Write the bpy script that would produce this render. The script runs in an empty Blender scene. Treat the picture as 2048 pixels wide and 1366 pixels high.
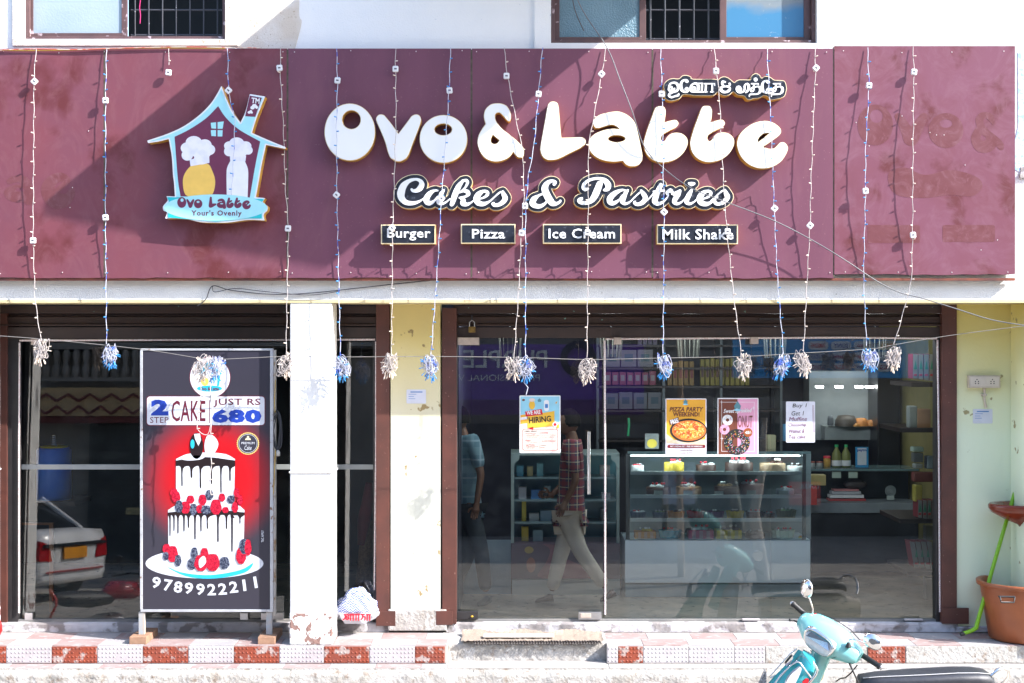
import bpy, bmesh, math, random
import numpy as np
from mathutils import Vector, Matrix
from mathutils.geometry import tessellate_polygon
R = math.radians
random.seed(7)
sc = bpy.context.scene
COL = sc.collection
# ------------------------------------------------------------------ camera, sky, sun, exposure
F, CX, CY, D0, HC = 2880.0, 1024.0, 683.0, 12.0, 2.42
cam = bpy.data.cameras.new('camera'); cam_o = bpy.data.objects.new('camera', cam); COL.objects.link(cam_o)
cam_o.location = (0, -D0, HC); cam_o.rotation_euler = (R(90), 0, 0)
cam.sensor_width = 36; cam.lens = 36 * F / 2048; cam.clip_end = 500; cam.clip_start = .05
sc.camera = cam_o
SUN = Vector((2.3, -1.0, 1.9))
w = bpy.data.worlds.new('World'); sc.world = w; w.use_nodes = True
nt = w.node_tree; bg = nt.nodes['Background']
sky = nt.nodes.new('ShaderNodeTexSky'); sky.sky_type = 'NISHITA'; sky.sun_disc = False
sky.sun_elevation = math.atan2(SUN.z, math.hypot(SUN.x, SUN.y)); sky.sun_rotation = math.atan2(SUN.x, SUN.y)
sky.air_density = 1.0; sky.dust_density = 1.2; sky.ozone_density = 1.0
nt.links.new(sky.outputs[0], bg.inputs[0]); bg.inputs[1].default_value = .15
sl = bpy.data.lights.new('sun', 'SUN'); sl.energy = 3.0; sl.angle = R(.5); sl.color = (1.0, .96, .91)
so = bpy.data.objects.new('sun', sl); COL.objects.link(so); so.rotation_euler = SUN.to_track_quat('Z', 'Y').to_euler(); so.location = (20, -10, 20)
sc.view_settings.view_transform = 'Standard'; sc.view_settings.look = 'None'; sc.view_settings.gamma = 1; sc.view_settings.use_curve_mapping = False
sc.view_settings.exposure = 2.0
sc.render.engine = 'CYCLES'; sc.cycles.use_denoising = True
sc.cycles.max_bounces = 8; sc.cycles.transparent_max_bounces = 12; sc.cycles.caustics_reflective = False; sc.cycles.sample_clamp_indirect = 6

# ------------------------------------------------------------------ helpers
def W(px, py, y=0.0):
    d = D0 + y
    return Vector(((px - CX) * d / F, y, HC - (py - CY) * d / F))

def lin(c):
    def f(v):
        v /= 255.0
        return v / 12.92 if v <= .04045 else ((v + .055) / 1.055) ** 2.4
    return tuple(f(v) for v in c)

MATS = {}
def mat(name, c, c2=None, rough=.6, metal=0.0, scale=6, lo=.35, hi=.65, c3=None, s3=25, lo3=.62, hi3=.68, bump=0.0, bscale=80, spec=.5,
        stretch=None, coat=0.0, detail=5, emit=None, estr=0.0, zfade=None, c4=None, s4=3, lo4=.55, hi4=.75, d4=2.5, st4=(1, 1, 1)):
    """procedural paint: c/c2 by one noise, c3 patches by another, optional bump; zfade=(colour,z0,z1) blends to another colour with height"""
    if name in MATS: return MATS[name]
    m = bpy.data.materials.new(name); m.use_nodes = True; n = m.node_tree.nodes; l = m.node_tree.links
    b = n['Principled BSDF']; b.inputs['Roughness'].default_value = rough; b.inputs['Metallic'].default_value = metal
    b.inputs['Specular IOR Level'].default_value = spec; b.inputs['Coat Weight'].default_value = coat
    g = n.new('ShaderNodeNewGeometry'); pos = g.outputs['Position']
    if stretch:
        mp = n.new('ShaderNodeMapping'); mp.inputs['Scale'].default_value = stretch; l.new(pos, mp.inputs[0]); posn = mp.outputs[0]
    else: posn = pos
    def noise(s, p=pos, det=detail):
        t = n.new('ShaderNodeTexNoise'); t.inputs['Scale'].default_value = s; t.inputs['Detail'].default_value = det; l.new(p, t.inputs['Vector']); return t.outputs['Fac']
    def ramp(src, a, z):
        r = n.new('ShaderNodeMapRange'); r.inputs['From Min'].default_value = a; r.inputs['From Max'].default_value = z; l.new(src, r.inputs['Value']); return r.outputs[0]
    def mix(fac, a, z):
        x = n.new('ShaderNodeMix'); x.data_type = 'RGBA'; l.new(fac, x.inputs[0])
        for s, v in ((x.inputs[6], a), (x.inputs[7], z)):
            if isinstance(v, tuple): s.default_value = (*v[:3], 1)
            else: l.new(v, s)
        return x.outputs[2]
    col = c
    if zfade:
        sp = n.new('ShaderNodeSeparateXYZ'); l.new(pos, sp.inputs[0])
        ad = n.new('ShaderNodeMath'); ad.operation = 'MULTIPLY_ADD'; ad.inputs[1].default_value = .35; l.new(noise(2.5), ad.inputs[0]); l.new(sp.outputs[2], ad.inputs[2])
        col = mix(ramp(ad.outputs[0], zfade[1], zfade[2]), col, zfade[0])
    if c2 is None: c2 = tuple(v * .82 for v in c[:3]) if not zfade else None
    if c2 is not None: col = mix(ramp(noise(scale, posn), lo, hi), col, c2)
    if c3: col = mix(ramp(noise(s3, pos, 8), lo3, hi3), col, c3)
    if c4:
        mp4 = n.new('ShaderNodeMapping'); mp4.inputs['Scale'].default_value = st4; l.new(pos, mp4.inputs[0]); t4 = n.new('ShaderNodeTexNoise'); t4.inputs['Scale'].default_value = s4; t4.inputs['Detail'].default_value = 12; t4.inputs['Roughness'].default_value = .72; t4.inputs['Distortion'].default_value = d4; l.new(mp4.outputs[0], t4.inputs['Vector'])
        col = mix(ramp(t4.outputs['Fac'], lo4, hi4), col, c4)
    if isinstance(col, tuple): b.inputs['Base Color'].default_value = (*col[:3], 1)
    else: l.new(col, b.inputs['Base Color'])
    if bump:
        bp = n.new('ShaderNodeBump'); bp.inputs['Strength'].default_value = bump; bp.inputs['Distance'].default_value = .01
        l.new(noise(bscale, posn), bp.inputs['Height']); l.new(bp.outputs[0], b.inputs['Normal'])
    if emit: b.inputs['Emission Color'].default_value = (*emit, 1); b.inputs['Emission Strength'].default_value = estr
    MATS[name] = m; return m

def flatmat(name, c, rough=.5, **k):
    return mat(name, c, tuple(v * .93 for v in c), rough=rough, scale=15, **k)

class MB:
    def __init__(s): s.v = []; s.f = []; s.mi = []; s.sm = []
    def add(s, vs, fs, mi=0, smooth=False):
        o = len(s.v); s.v += [tuple(v) for v in vs]; s.f += [tuple(i + o for i in f) for f in fs]; s.mi += [mi] * len(fs); s.sm += [smooth] * len(fs); return s
    def box(s, a, b, mi=0):
        x0, y0, z0 = (min(a[i], b[i]) for i in range(3)); x1, y1, z1 = (max(a[i], b[i]) for i in range(3))
        return s.add([(x0,y0,z0),(x1,y0,z0),(x1,y1,z0),(x0,y1,z0),(x0,y0,z1),(x1,y0,z1),(x1,y1,z1),(x0,y1,z1)],
                     [(0,3,2,1),(4,5,6,7),(0,1,5,4),(1,2,6,5),(2,3,7,6),(3,0,4,7)], mi)
    def bbox(s, a, b, r=.004, mi=0):   # box with chamfered edges
        bm = bmesh.new(); lo = [min(a[i], b[i]) for i in range(3)]; hi = [max(a[i], b[i]) for i in range(3)]
        bmesh.ops.create_cube(bm, size=1)
        for v in bm.verts: v.co = Vector([(lo[i] + hi[i]) / 2 + v.co[i] * (hi[i] - lo[i]) for i in range(3)])
        bmesh.ops.bevel(bm, geom=bm.edges[:], offset=min(r, min(hi[i] - lo[i] for i in range(3)) * .45), segments=2, affect='EDGES', profile=.6)
        s.bm(bm, mi); bm.free(); return s
    def bm(s, bm, mi=0, smooth=False, M=None):
        bm.verts.index_update(); vs = [(M @ v.co if M else v.co.copy()) for v in bm.verts]
        return s.add(vs, [tuple(v.index for v in f.verts) for f in bm.faces], mi, smooth)
    def pbox(s, px0, py0, px1, py1, yf, yb, mi=0, r=0):  # box whose FRONT face spans these photo pixels at depth yf
        a = W(px0, py0, yf); b = W(px1, py1, yf); b.y = yb
        return s.bbox(a, b, r, mi) if r else s.box(a, b, mi)
    def tube(s, pts, r, n=8, mi=0, cap=True, smooth=True):
        pts = [Vector(p) for p in pts]; rr = r if isinstance(r, (list, tuple)) else [r] * len(pts)
        ring = []; up = None; N = len(pts)
        for i, p in enumerate(pts):
            t = (pts[min(i + 1, N - 1)] - pts[max(i - 1, 0)])
            if t.length < 1e-9: t = Vector((0, 0, 1))
            t.normalize()
            if up is None: up = t.orthogonal().normalized()
            else:
                up = up - t * up.dot(t)
                up = up.normalized() if up.length > 1e-6 else t.orthogonal().normalized()
            b2 = t.cross(up)
            ring += [p + (up * math.cos(2 * math.pi * k / n) + b2 * math.sin(2 * math.pi * k / n)) * rr[i] for k in range(n)]
        fs = [(i * n + k, i * n + (k + 1) % n, (i + 1) * n + (k + 1) % n, (i + 1) * n + k) for i in range(N - 1) for k in range(n)]
        s.add(ring, fs, mi, smooth)
        if cap: s.add(ring[:n][::-1] + ring[-n:], [tuple(range(n)), tuple(range(n, 2 * n))], mi)
        return s
    def lathe(s, prof, c=(0, 0, 0), n=20, mi=0, axis='z', smooth=True, sx=1, sy=1):
        vs = []
        for r, z in prof:
            for k in range(n):
                a = 2 * math.pi * k / n; p = (r * math.cos(a) * sx, r * math.sin(a) * sy, z)
                if axis == 'y': p = (p[0], -p[2], p[1])
                if axis == 'x': p = (p[2], p[0], p[1])
                vs.append((p[0] + c[0], p[1] + c[1], p[2] + c[2]))
        fs = [(i * n + k, i * n + (k + 1) % n, (i + 1) * n + (k + 1) % n, (i + 1) * n + k) for i in range(len(prof) - 1) for k in range(n)]
        return s.add(vs, fs, mi, smooth)
    def ball(s, c, r, mi=0, sub=1, sc3=(1, 1, 1)):
        bm = bmesh.new(); bmesh.ops.create_icosphere(bm, subdivisions=sub, radius=1)
        vs = [Vector(c) + Vector((v.co.x * r * sc3[0], v.co.y * r * sc3[1], v.co.z * r * sc3[2])) for v in bm.verts]
        bm.verts.index_update(); s.add(vs, [tuple(v.index for v in f.verts) for f in bm.faces], mi, True); bm.free(); return s
    def loops(s, loops, yf, yb, mi=0, mside=None, back=False):
        """prism from px polygons (outer first, holes after): front at yf, back at yb; outlines are photo pixels at depth yf"""
        if mside is None: mside = mi
        P = [[W(x, y, yf) for x, y in lp] for lp in loops]
        tri = tessellate_polygon([[Vector((p.x, p.z, 0)) for p in lp] for lp in P])
        fl = [p for lp in P for p in lp]
        fs = []
        for t in tri:
            a, b, c = (fl[i] for i in t)
            cr = (b.x - a.x) * (c.z - a.z) - (b.z - a.z) * (c.x - a.x)
            fs.append(t if cr > 0 else t[::-1])
        s.add(fl, fs, mi)
        if abs(yb - yf) > 1e-6:
            for k, lp in enumerate(P):
                n = len(lp); ar = sum(lp[i].x * lp[(i + 1) % n].z - lp[(i + 1) % n].x * lp[i].z for i in range(n))
                bk = [Vector((p.x, yb, p.z)) for p in lp]
                fs = [(i, i + n, (i + 1) % n + n, (i + 1) % n) for i in range(n)]
                if (ar < 0) != (k > 0): fs = [f[::-1] for f in fs]
                s.add(lp + bk, fs, mside)
        return s
    def rect(s, x0, y0, x1, y1, yf, yb, mi=0): return s.loops([[(x0, y0), (x1, y0), (x1, y1), (x0, y1)]], yf, yb, mi)
    def mesh(s, name, mats, off=Vector((0, 0, 0))):
        me = bpy.data.meshes.new(name); me.from_pydata([tuple(Vector(v) - off) for v in s.v], [], s.f)
        for m in (mats if isinstance(mats, (list, tuple)) else [mats]): me.materials.append(m)
        me.polygons.foreach_set('material_index', s.mi); me.polygons.foreach_set('use_smooth', s.sm); me.update(); return me
    def build(s, name, mats, parent=None, **tags):
        off = parent_world(parent)
        o = bpy.data.objects.new(name, s.mesh(name, mats, off)); COL.objects.link(o); o.parent = parent
        for k, v in tags.items(): o[k] = v
        if parent is not None: KIDS.setdefault(parent.name, []).append(o)
        return o

def parent_world(p):
    v = Vector((0, 0, 0))
    while p is not None: v += p.location; p = p.parent
    return v
def thing(name, label, cat, loc=(0, 0, 0), group=None):
    o = bpy.data.objects.new(name, None); COL.objects.link(o); o.location = loc; o.empty_display_size = .1
    o['label'] = label; o['category'] = cat
    if group: o['group'] = group
    return o
def tag(o, label, cat, group=None):
    o['label'] = label; o['category'] = cat
    if group: o['group'] = group
    return o
KIDS = {}
def children(o): return KIDS.get(o.name, [])
def copy_tree(o, loc=None, label=None, parent=None, src=None):
    c = o.copy(); COL.objects.link(c); c.parent = parent
    if parent is not None: KIDS.setdefault(parent.name, []).append(c)
    if loc is not None: c.location = loc
    if label: c['label'] = label
    for ch in children(o): copy_tree(ch, parent=c)
    return c

def catmull(pts, closed=True, n=5):
    """smooth closed outline through px points; a third element marks a sharp corner"""
    out = []; N = len(pts); rng = range(N if closed else N - 1)
    P = [np.array(p[:2], float) for p in pts]; sh = [len(p) > 2 and bool(p[2]) for p in pts]
    for i in rng:
        p1, p2 = P[i], P[(i + 1) % N]; p0 = P[i - 1] if (closed or i) else p1; p3 = P[(i + 2) % N] if (closed or i + 2 < N) else p2
        m1 = (p2 - p1) * .9 if sh[i] else (p2 - p0) / 2; m2 = (p2 - p1) * .9 if sh[(i + 1) % N] else (p3 - p1) / 2
        for k in range(n):
            t = k / n; t2 = t * t; t3 = t2 * t
            out.append(tuple((2*t3-3*t2+1)*p1 + (t3-2*t2+t)*m1 + (-2*t3+3*t2)*p2 + (t3-t2)*m2))
    if not closed: out.append(tuple(P[-1]))
    return out
def ell(cx, cy, rx, ry, n=28, a0=0): return [(cx + rx * math.cos(a0 + 2 * math.pi * k / n), cy + ry * math.sin(a0 + 2 * math.pi * k / n)) for k in range(n)]
def rrect(x0, y0, x1, y1, r, n=4):
    o = []
    for cx, cy, a in ((x1 - r, y0 + r, -90), (x1 - r, y1 - r, 0), (x0 + r, y1 - r, 90), (x0 + r, y0 + r, 180)):
        o += [(cx + r * math.cos(R(a + 90 * k / n)), cy + r * math.sin(R(a + 90 * k / n))) for k in range(n + 1)]
    return o

# signed distance shapes in photo pixels --------------------------------------------------
def sd_poly(X, Y, pts):
    d = np.full(X.shape, 1e9); ins = np.zeros(X.shape, bool); n = len(pts)
    for i in range(n):
        ax, ay = pts[i]; bx, by = pts[(i + 1) % n]; ex, ey = bx - ax, by - ay; L = ex * ex + ey * ey
        if L < 1e-9: continue
        t = np.clip(((X - ax) * ex + (Y - ay) * ey) / L, 0, 1); d = np.minimum(d, (X - ax - t * ex) ** 2 + (Y - ay - t * ey) ** 2)
        if ay != by:
            c = ((ay > Y) != (by > Y)) & (X < ex * (Y - ay) / (by - ay) + ax); ins ^= c
    d = np.sqrt(d); return np.where(ins, -d, d)
def sd_stroke(X, Y, pts):
    P = catmull([p[:2] for p in pts], False, 6); rr = []
    for i in range(len(pts) - 1):
        for k in range(6): rr.append(pts[i][2] + (pts[i + 1][2] - pts[i][2]) * k / 6)
    rr.append(pts[-1][2]); d = np.full(X.shape, 1e9)
    for i in range(len(P) - 1):
        (ax, ay), (bx, by) = P[i], P[i + 1]; ex, ey = bx - ax, by - ay; L = ex * ex + ey * ey + 1e-9
        t = np.clip(((X - ax) * ex + (Y - ay) * ey) / L, 0, 1)
        d = np.minimum(d, np.hypot(X - ax - t * ex, Y - ay - t * ey) - (rr[i] + (rr[i + 1] - rr[i]) * t))
    return d
def sdf(prims, pad, step):
    xs, ys = [], []
    for op, kind, data in prims:
        if op == '-': continue
        for p in data: r = p[2] if kind == 'S' else 0; xs += [p[0] - r, p[0] + r]; ys += [p[1] - r, p[1] + r]
    gx = np.arange(min(xs) - pad - 3 * step, max(xs) + pad + 4 * step, step); gy = np.arange(min(ys) - pad - 3 * step, max(ys) + pad + 4 * step, step)
    X, Y = np.meshgrid(gx, gy); Fd = np.full(X.shape, 1e9)
    for op, kind, data in prims:
        d = sd_stroke(X, Y, data) if kind == 'S' else sd_poly(X, Y, data)
        Fd = np.minimum(Fd, d) if op == '+' else np.maximum(Fd, -d)
    return gx, gy, Fd
def contours(fld, level, minarea=0, tol=.08):
    gx, gy, Fd = fld; G = Fd - level; G = np.where(np.abs(G) < 1e-6, 1e-6, G)
    ins = G < 0; seg = {}
    H, Wd = G.shape
    cell = (ins[:-1, :-1].astype(int) + ins[:-1, 1:] * 2 + ins[1:, 1:] * 4 + ins[1:, :-1] * 8)
    T = {1: ((3, 0),), 2: ((0, 1),), 3: ((3, 1),), 4: ((1, 2),), 5: ((3, 2), (1, 0)), 6: ((0, 2),), 7: ((3, 2),), 8: ((2, 3),), 9: ((2, 0),), 10: ((0, 3), (2, 1)), 11: ((2, 1),), 12: ((1, 3),), 13: ((1, 0),), 14: ((0, 3),)}
    def ek(i, j, e):  # edge keys
        return [('h', i, j), ('v', i, j + 1), ('h', i + 1, j), ('v', i, j)][e]
    for i, j in zip(*np.nonzero((cell > 0) & (cell < 15))):
        for a, b in T[int(cell[i, j])]: seg[ek(i, j, a)] = ek(i, j, b)
    def pt(k):
        t, i, j = k
        if t == 'h': a, b = G[i, j], G[i, j + 1]; return (gx[j] + (gx[j + 1] - gx[j]) * a / (a - b), gy[i])
        a, b = G[i, j], G[i + 1, j]; return (gx[j], gy[i] + (gy[i + 1] - gy[i]) * a / (a - b))
    out = []
    while seg:
        k0, k = seg.popitem(); loop = [pt(k0)]
        while k != k0 and k in seg: loop.append(pt(k)); k = seg.pop(k)
        q = [loop[0]]
        for i in range(1, len(loop) - 1):  # drop near-collinear points
            a, b, c = q[-1], loop[i], loop[i + 1]; L = math.hypot(c[0] - a[0], c[1] - a[1]) + 1e-9
            if abs((b[0] - a[0]) * (c[1] - a[1]) - (b[1] - a[1]) * (c[0] - a[0])) / L > tol * (gx[1] - gx[0]) or L > 8 * (gx[1] - gx[0]): q.append(b)
        q.append(loop[-1])
        ar = .5 * sum(q[i][0] * q[(i + 1) % len(q)][1] - q[(i + 1) % len(q)][0] * q[i][1] for i in range(len(q)))
        if abs(ar) > minarea and len(q) > 3: out.append((ar, q))
    return out
def group_loops(cs):
    if not cs: return []
    sg = 1 if max(cs, key=lambda c: abs(c[0]))[0] > 0 else -1
    outs = [(abs(a), q) for a, q in cs if a * sg > 0]; res = [[q] for a, q in outs]
    def inside(p, q):
        c = False
        for i in range(len(q)):
            (x1, y1), (x2, y2) = q[i - 1], q[i]
            if (y1 > p[1]) != (y2 > p[1]) and p[0] < (x2 - x1) * (p[1] - y1) / (y2 - y1) + x1: c = not c
        return c
    for a, q in cs:
        if a * sg > 0: continue
        best = None
        for k, (oa, oq) in enumerate(outs):
            if inside(q[0], oq) and (best is None or oa < outs[best][0]): best = k
        if best is not None: res[best].append(q)
    return res
def xf(loops, sx, sy, ox, oy): return [[(x * sx + ox, y * sy + oy) for x, y in lp] for lp in loops]

def text(s, box, yf, m, parent, bold=0.0, th=.0012, name='lettering', space=1.0, rot=0, shear=0, fit=True, **tags):
    """lettering fitted into the px box (x0,y0,x1,y1) lying at depth yf"""
    cu = bpy.data.curves.new('t', 'FONT'); cu.body = s; cu.offset = bold; cu.resolution_u = 2; cu.space_character = space; cu.shear = shear
    ob = bpy.data.objects.new('t', cu); me = bpy.data.meshes.new_from_object(ob)
    bpy.data.objects.remove(ob); bpy.data.curves.remove(cu)
    if not len(me.vertices): return None
    vs = [v.co.copy() for v in me.vertices]; fs = [tuple(p.vertices) for p in me.polygons]; bpy.data.meshes.remove(me)
    x0, x1 = min(v.x for v in vs), max(v.x for v in vs); y0, y1 = min(v.y for v in vs), max(v.y for v in vs)
    bx0, by0, bx1, by1 = box; sx = (bx1 - bx0) / (x1 - x0); sy = (by1 - by0) / (y1 - y0)
    cx, cy = (bx0 + bx1) / 2, (by0 + by1) / 2; ca, sa = math.cos(rot), math.sin(rot); P = []
    for v in vs:
        px = bx0 + (v.x - x0) * sx - cx; py = by1 - (v.y - y0) * sy - cy
        P.append(W(cx + px * ca - py * sa, cy + px * sa + py * ca, yf))
    mb = MB(); n = len(P); mb.add(P, fs)
    cnt = {}
    for f in fs:
        for a, b in zip(f, f[1:] + f[:1]): cnt[(a, b)] = 1
    sd = [(b, a, a + n, b + n) for (a, b) in cnt if (b, a) not in cnt]
    mb.v += [(p.x, yf + th, p.z) for p in P]; mb.f += sd; mb.mi += [0] * len(sd); mb.sm += [False] * len(sd)
    return mb.build(name, m, parent, **tags)
# ------------------------------------------------------------------ materials of the building
M_white = mat('white_wall_paint', (.80, .80, .80), (.76, .77, .78), rough=.85, scale=3, c3=(.50, .55, .62), s3=40, lo3=.70, hi3=.76, bump=.35, bscale=90)
M_beam = mat('beam_paint', (.74, .74, .72), (.66, .66, .65), rough=.85, scale=5, c3=(.45, .44, .42), s3=30, lo3=.70, hi3=.75, bump=.5, bscale=110)
M_col = mat('column_paint', (.80, .80, .80), (.77, .77, .76), rough=.8, scale=2, c3=(.52, .48, .46), s3=22, lo3=.68, hi3=.72, bump=.2, bscale=50)
M_peel = mat('peeling_paint', (.78, .78, .78), (.7, .7, .7), rough=.85, scale=10, c3=(.25, .15, .13), s3=16, lo3=.53, hi3=.55, bump=.9, bscale=30)
M_cream = mat('cream_render', (.60, .52, .44), (.70, .66, .62), rough=.9, scale=5, c3=(.42, .33, .24), s3=45, lo3=.62, hi3=.7, bump=.5, bscale=110)
M_yellow = mat('yellow_wall_light_fade', (.70, .58, .24), None, rough=.75, scale=5, c3=(.30, .22, .10), s3=11, lo3=.66, hi3=.70, bump=.15, bscale=40, zfade=((.60, .61, .54), 2.6, 1.7))  # shaded yellow top and sunlit pale foot painted in as a height fade
M_yellow2 = mat('green_wall_light_fade', (.68, .56, .15), None, rough=.75, scale=5, c3=(.32, .28, .14), s3=9, lo3=.67, hi3=.70, bump=.15, bscale=40, zfade=((.72, .80, .62), 2.95, 1.8))  # yellow bounce light near the top is put into the wall colour
M_sill = mat('flaking_whitewash', (.54, .52, .55), (.38, .37, .39), rough=.9, scale=7, c3=(.24, .22, .22), s3=7, lo3=.50, hi3=.56, bump=1.0, bscale=22)
M_rough = mat('rough_whitewashed_concrete', (.43, .415, .40), (.33, .31, .285), rough=.9, scale=4, c3=(.24, .19, .155), s3=16, lo3=.58, hi3=.72, c4=(.52, .51, .50), s4=6, lo4=.52, hi4=.60, bump=1.0, bscale=35)
M_step = mat('step_cement', (.40, .38, .37), (.32, .30, .285), rough=.85, scale=6, c3=(.42, .38, .34), s3=10, lo3=.66, hi3=.72, bump=.5, bscale=40)
M_brown = mat('brown_metal_paint', (.105, .035, .026), (.075, .028, .022), rough=.5, scale=6, c3=(.35, .22, .18), s3=60, lo3=.70, hi3=.73, bump=.1, bscale=30)
M_shut = mat('shutter_paint', (.040, .018, .015), (.026, .014, .013), rough=.55, scale=5, c3=(.14, .30, .27), s3=26, lo3=.715, hi3=.73, bump=.25, bscale=40, stretch=(1, 1, 6))
M_dark = mat('dark_frame', (.030, .028, .030), (.022, .020, .022), rough=.45, scale=12)
M_frame = mat('window_frame_paint', (.115, .062, .062), (.09, .05, .052), rough=.5, scale=9, c3=(.42, .33, .36), s3=14, lo3=.62, hi3=.67)
M_iron = mat('grille_iron', (.03, .035, .05), (.05, .05, .06), rough=.5, c3=(.3, .3, .34), s3=30, lo3=.66, hi3=.7)
M_black = flatmat('dark_room', (.006, .008, .010), rough=.9)
M_tan = mat('patch_fitting_tan', (.42, .34, .30), (.5, .42, .36), rough=.5, scale=30)
M_steel = mat('brushed_steel', (.55, .55, .56), (.48, .48, .5), rough=.28, metal=.9, scale=20)
M_chrome = mat('chrome', (.8, .8, .8), (.78, .78, .78), rough=.06, metal=1.0)
M_rope = mat('rope_light_plastic', (.75, .72, .72), (.6, .45, .45), rough=.4, scale=120, lo=.45, hi=.55)
M_tileW = mat('white_tile', (.47, .445, .455), (.40, .37, .385), rough=.6, scale=6, c3=(.5, .42, .38), s3=18, lo3=.66, hi3=.74, bump=.1)
M_tileR = mat('red_tile', (.26, .048, .020), (.20, .048, .03), rough=.55, scale=8, c3=(.38, .30, .28), s3=13, lo3=.54, hi3=.62, bump=.1)
M_tileP = mat('dusty_pink_tile', (.28, .195, .19), (.33, .25, .245), rough=.7, scale=5, c3=(.36, .33, .33), s3=14, lo3=.55, hi3=.65, bump=.15)
M_tileG = mat('worn_white_tile', (.37, .355, .36), (.31, .295, .31), rough=.7, scale=5, c3=(.55, .48, .46), s3=14, lo3=.6, hi3=.7, bump=.15)
M_road = mat('road_dusty_concrete', (.34, .31, .27), (.28, .25, .22), rough=.9, scale=2.5, c3=(.20, .18, .16), s3=5, lo3=.55, hi3=.68, bump=.2, bscale=60)
M_floorin = mat('shop_floor_tiles', (.48, .40, .31), (.30, .27, .23), rough=.25, scale=3, c3=(.15, .12, .1), s3=12, lo3=.6, hi3=.7)
M_joint = mat('cement_joint', (.36, .33, .31), (.44, .41, .38), rough=.9, scale=20)

def glass_mat(name, tint, ior, rough=0.0, dirt=0.0):
    m = bpy.data.materials.new(name); m.use_nodes = True; n = m.node_tree.nodes; l = m.node_tree.links; n.clear()
    o = n.new('ShaderNodeOutputMaterial'); mx = n.new('ShaderNodeMixShader'); tr = n.new('ShaderNodeBsdfTransparent'); gl = n.new('ShaderNodeBsdfGlossy'); fr = n.new('ShaderNodeFresnel')
    fr.inputs[0].default_value = ior; tr.inputs[0].default_value = (*tint, 1); gl.inputs['Roughness'].default_value = rough; gl.inputs[0].default_value = (1, 1, 1, 1)
    l.new(fr.outputs[0], mx.inputs[0]); l.new(tr.outputs[0], mx.inputs[1]); l.new(gl.outputs[0], mx.inputs[2]); last = mx.outputs[0]
    if dirt:
        g = n.new('ShaderNodeNewGeometry'); t = n.new('ShaderNodeTexNoise'); t.inputs['Scale'].default_value = 5; t.inputs['Detail'].default_value = 8; l.new(g.outputs['Position'], t.inputs['Vector'])
        mr = n.new('ShaderNodeMapRange'); mr.inputs['From Min'].default_value = .45; mr.inputs['From Max'].default_value = .75; mr.inputs['To Max'].default_value = dirt; l.new(t.outputs['Fac'], mr.inputs['Value'])
        sp = n.new('ShaderNodeSeparateXYZ'); l.new(g.outputs['Position'], sp.inputs[0])
        mz = n.new('ShaderNodeMapRange'); mz.inputs['From Min'].default_value = .75; mz.inputs['From Max'].default_value = .05; mz.inputs['To Min'].default_value = 0; mz.inputs['To Max'].default_value = dirt * 1.6; l.new(sp.outputs[2], mz.inputs['Value'])
        ad = n.new('ShaderNodeMath'); l.new(mr.outputs[0], ad.inputs[0]); l.new(mz.outputs[0], ad.inputs[1])
        df = n.new('ShaderNodeBsdfDiffuse'); df.inputs[0].default_value = (.42, .52, .55, 1); m2 = n.new('ShaderNodeMixShader')
        l.new(ad.outputs[0], m2.inputs[0]); l.new(last, m2.inputs[1]); l.new(df.outputs[0], m2.inputs[2]); last = m2.outputs[0]
    l.new(last, o.inputs[0]); MATS[name] = m; return m
M_glass = glass_mat('shop_glass', (.88, .95, .97), 1.80, 0, .012)
M_glass2 = glass_mat('case_glass', (.86, .93, .93), 1.7)
M_frost = mat('frosted_pane', (.34, .42, .48), (.28, .36, .42), rough=.35, scale=2, spec=.5, bump=.15, bscale=60)
M_frost2 = mat('figured_pane', (.10, .19, .25), (.15, .26, .33), rough=.25, scale=2.2, spec=.5, bump=1.0, bscale=75)
M_pane3 = mat('clear_upper_pane', (.20, .24, .27), None, rough=.10, scale=1.6, spec=.5, zfade=((.06, .20, .36), 5.30, 5.22), c4=(.45, .48, .5), s4=8, lo4=.62, hi4=.72)  # blue lower part is a reflection painted into the pane colour

# ------------------------------------------------------------------ ground, road
MB().add([(-60, -70, -.63), (60, -70, -.63), (60, 1, -.63), (-60, 1, -.63)], [(0, 1, 2, 3)]).build('road', M_road, kind='structure')
MB().box((-60, 9, -.64), (60, 60, -.62)).build('ground', M_road, kind='structure')

# ------------------------------------------------------------------ facade walls
YF = -.52                     # front plane of the upper wall, beam and columns
zb = W(0, 600, YF).z          # underside of the beam
zt = 7.8; xl = W(-560, 0, YF).x; xr = W(2700, 0, YF).x
b = thing('upper_wall', 'white rendered upper storey wall above the maroon signboard', 'wall', (0, YF, 4))
mb = MB()
def wx(px): return W(px, 0, YF).x
def wz(py): return W(0, py, YF).z
wins = [(48, 451, 78), (1102, 1633, 86)]   # openings: x0, x1, bottom
xs = [xl] + [wx(v) for q in wins for v in q[:2]] + [xr]; ztop = 6.3
for i in (0, 2, 4): mb.box((xs[i], YF, zb + .001), (xs[i + 1], -.18, zt))
for (a, c, bt) in wins:
    mb.box((wx(a), YF, zb + .001), (wx(c), -.18, wz(bt))); mb.box((wx(a), YF, ztop), (wx(c), -.18, zt))
mb.build('wall', M_white, b)
# beam face under the board, a hair proud of the wall, with its thin ochre lower edge
mb = MB(); mb.box((xl, YF - .006, zb), (xr, YF - .0005, wz(548))); mb.build('beam_face', M_beam, b)
mb = MB(); mb.box((xl, YF - .007, zb - .022), (xr, -.02, zb - .001)); mb.build('beam_underside', mat('ochre_soffit', (.66, .56, .32), rough=.8), b)
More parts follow.
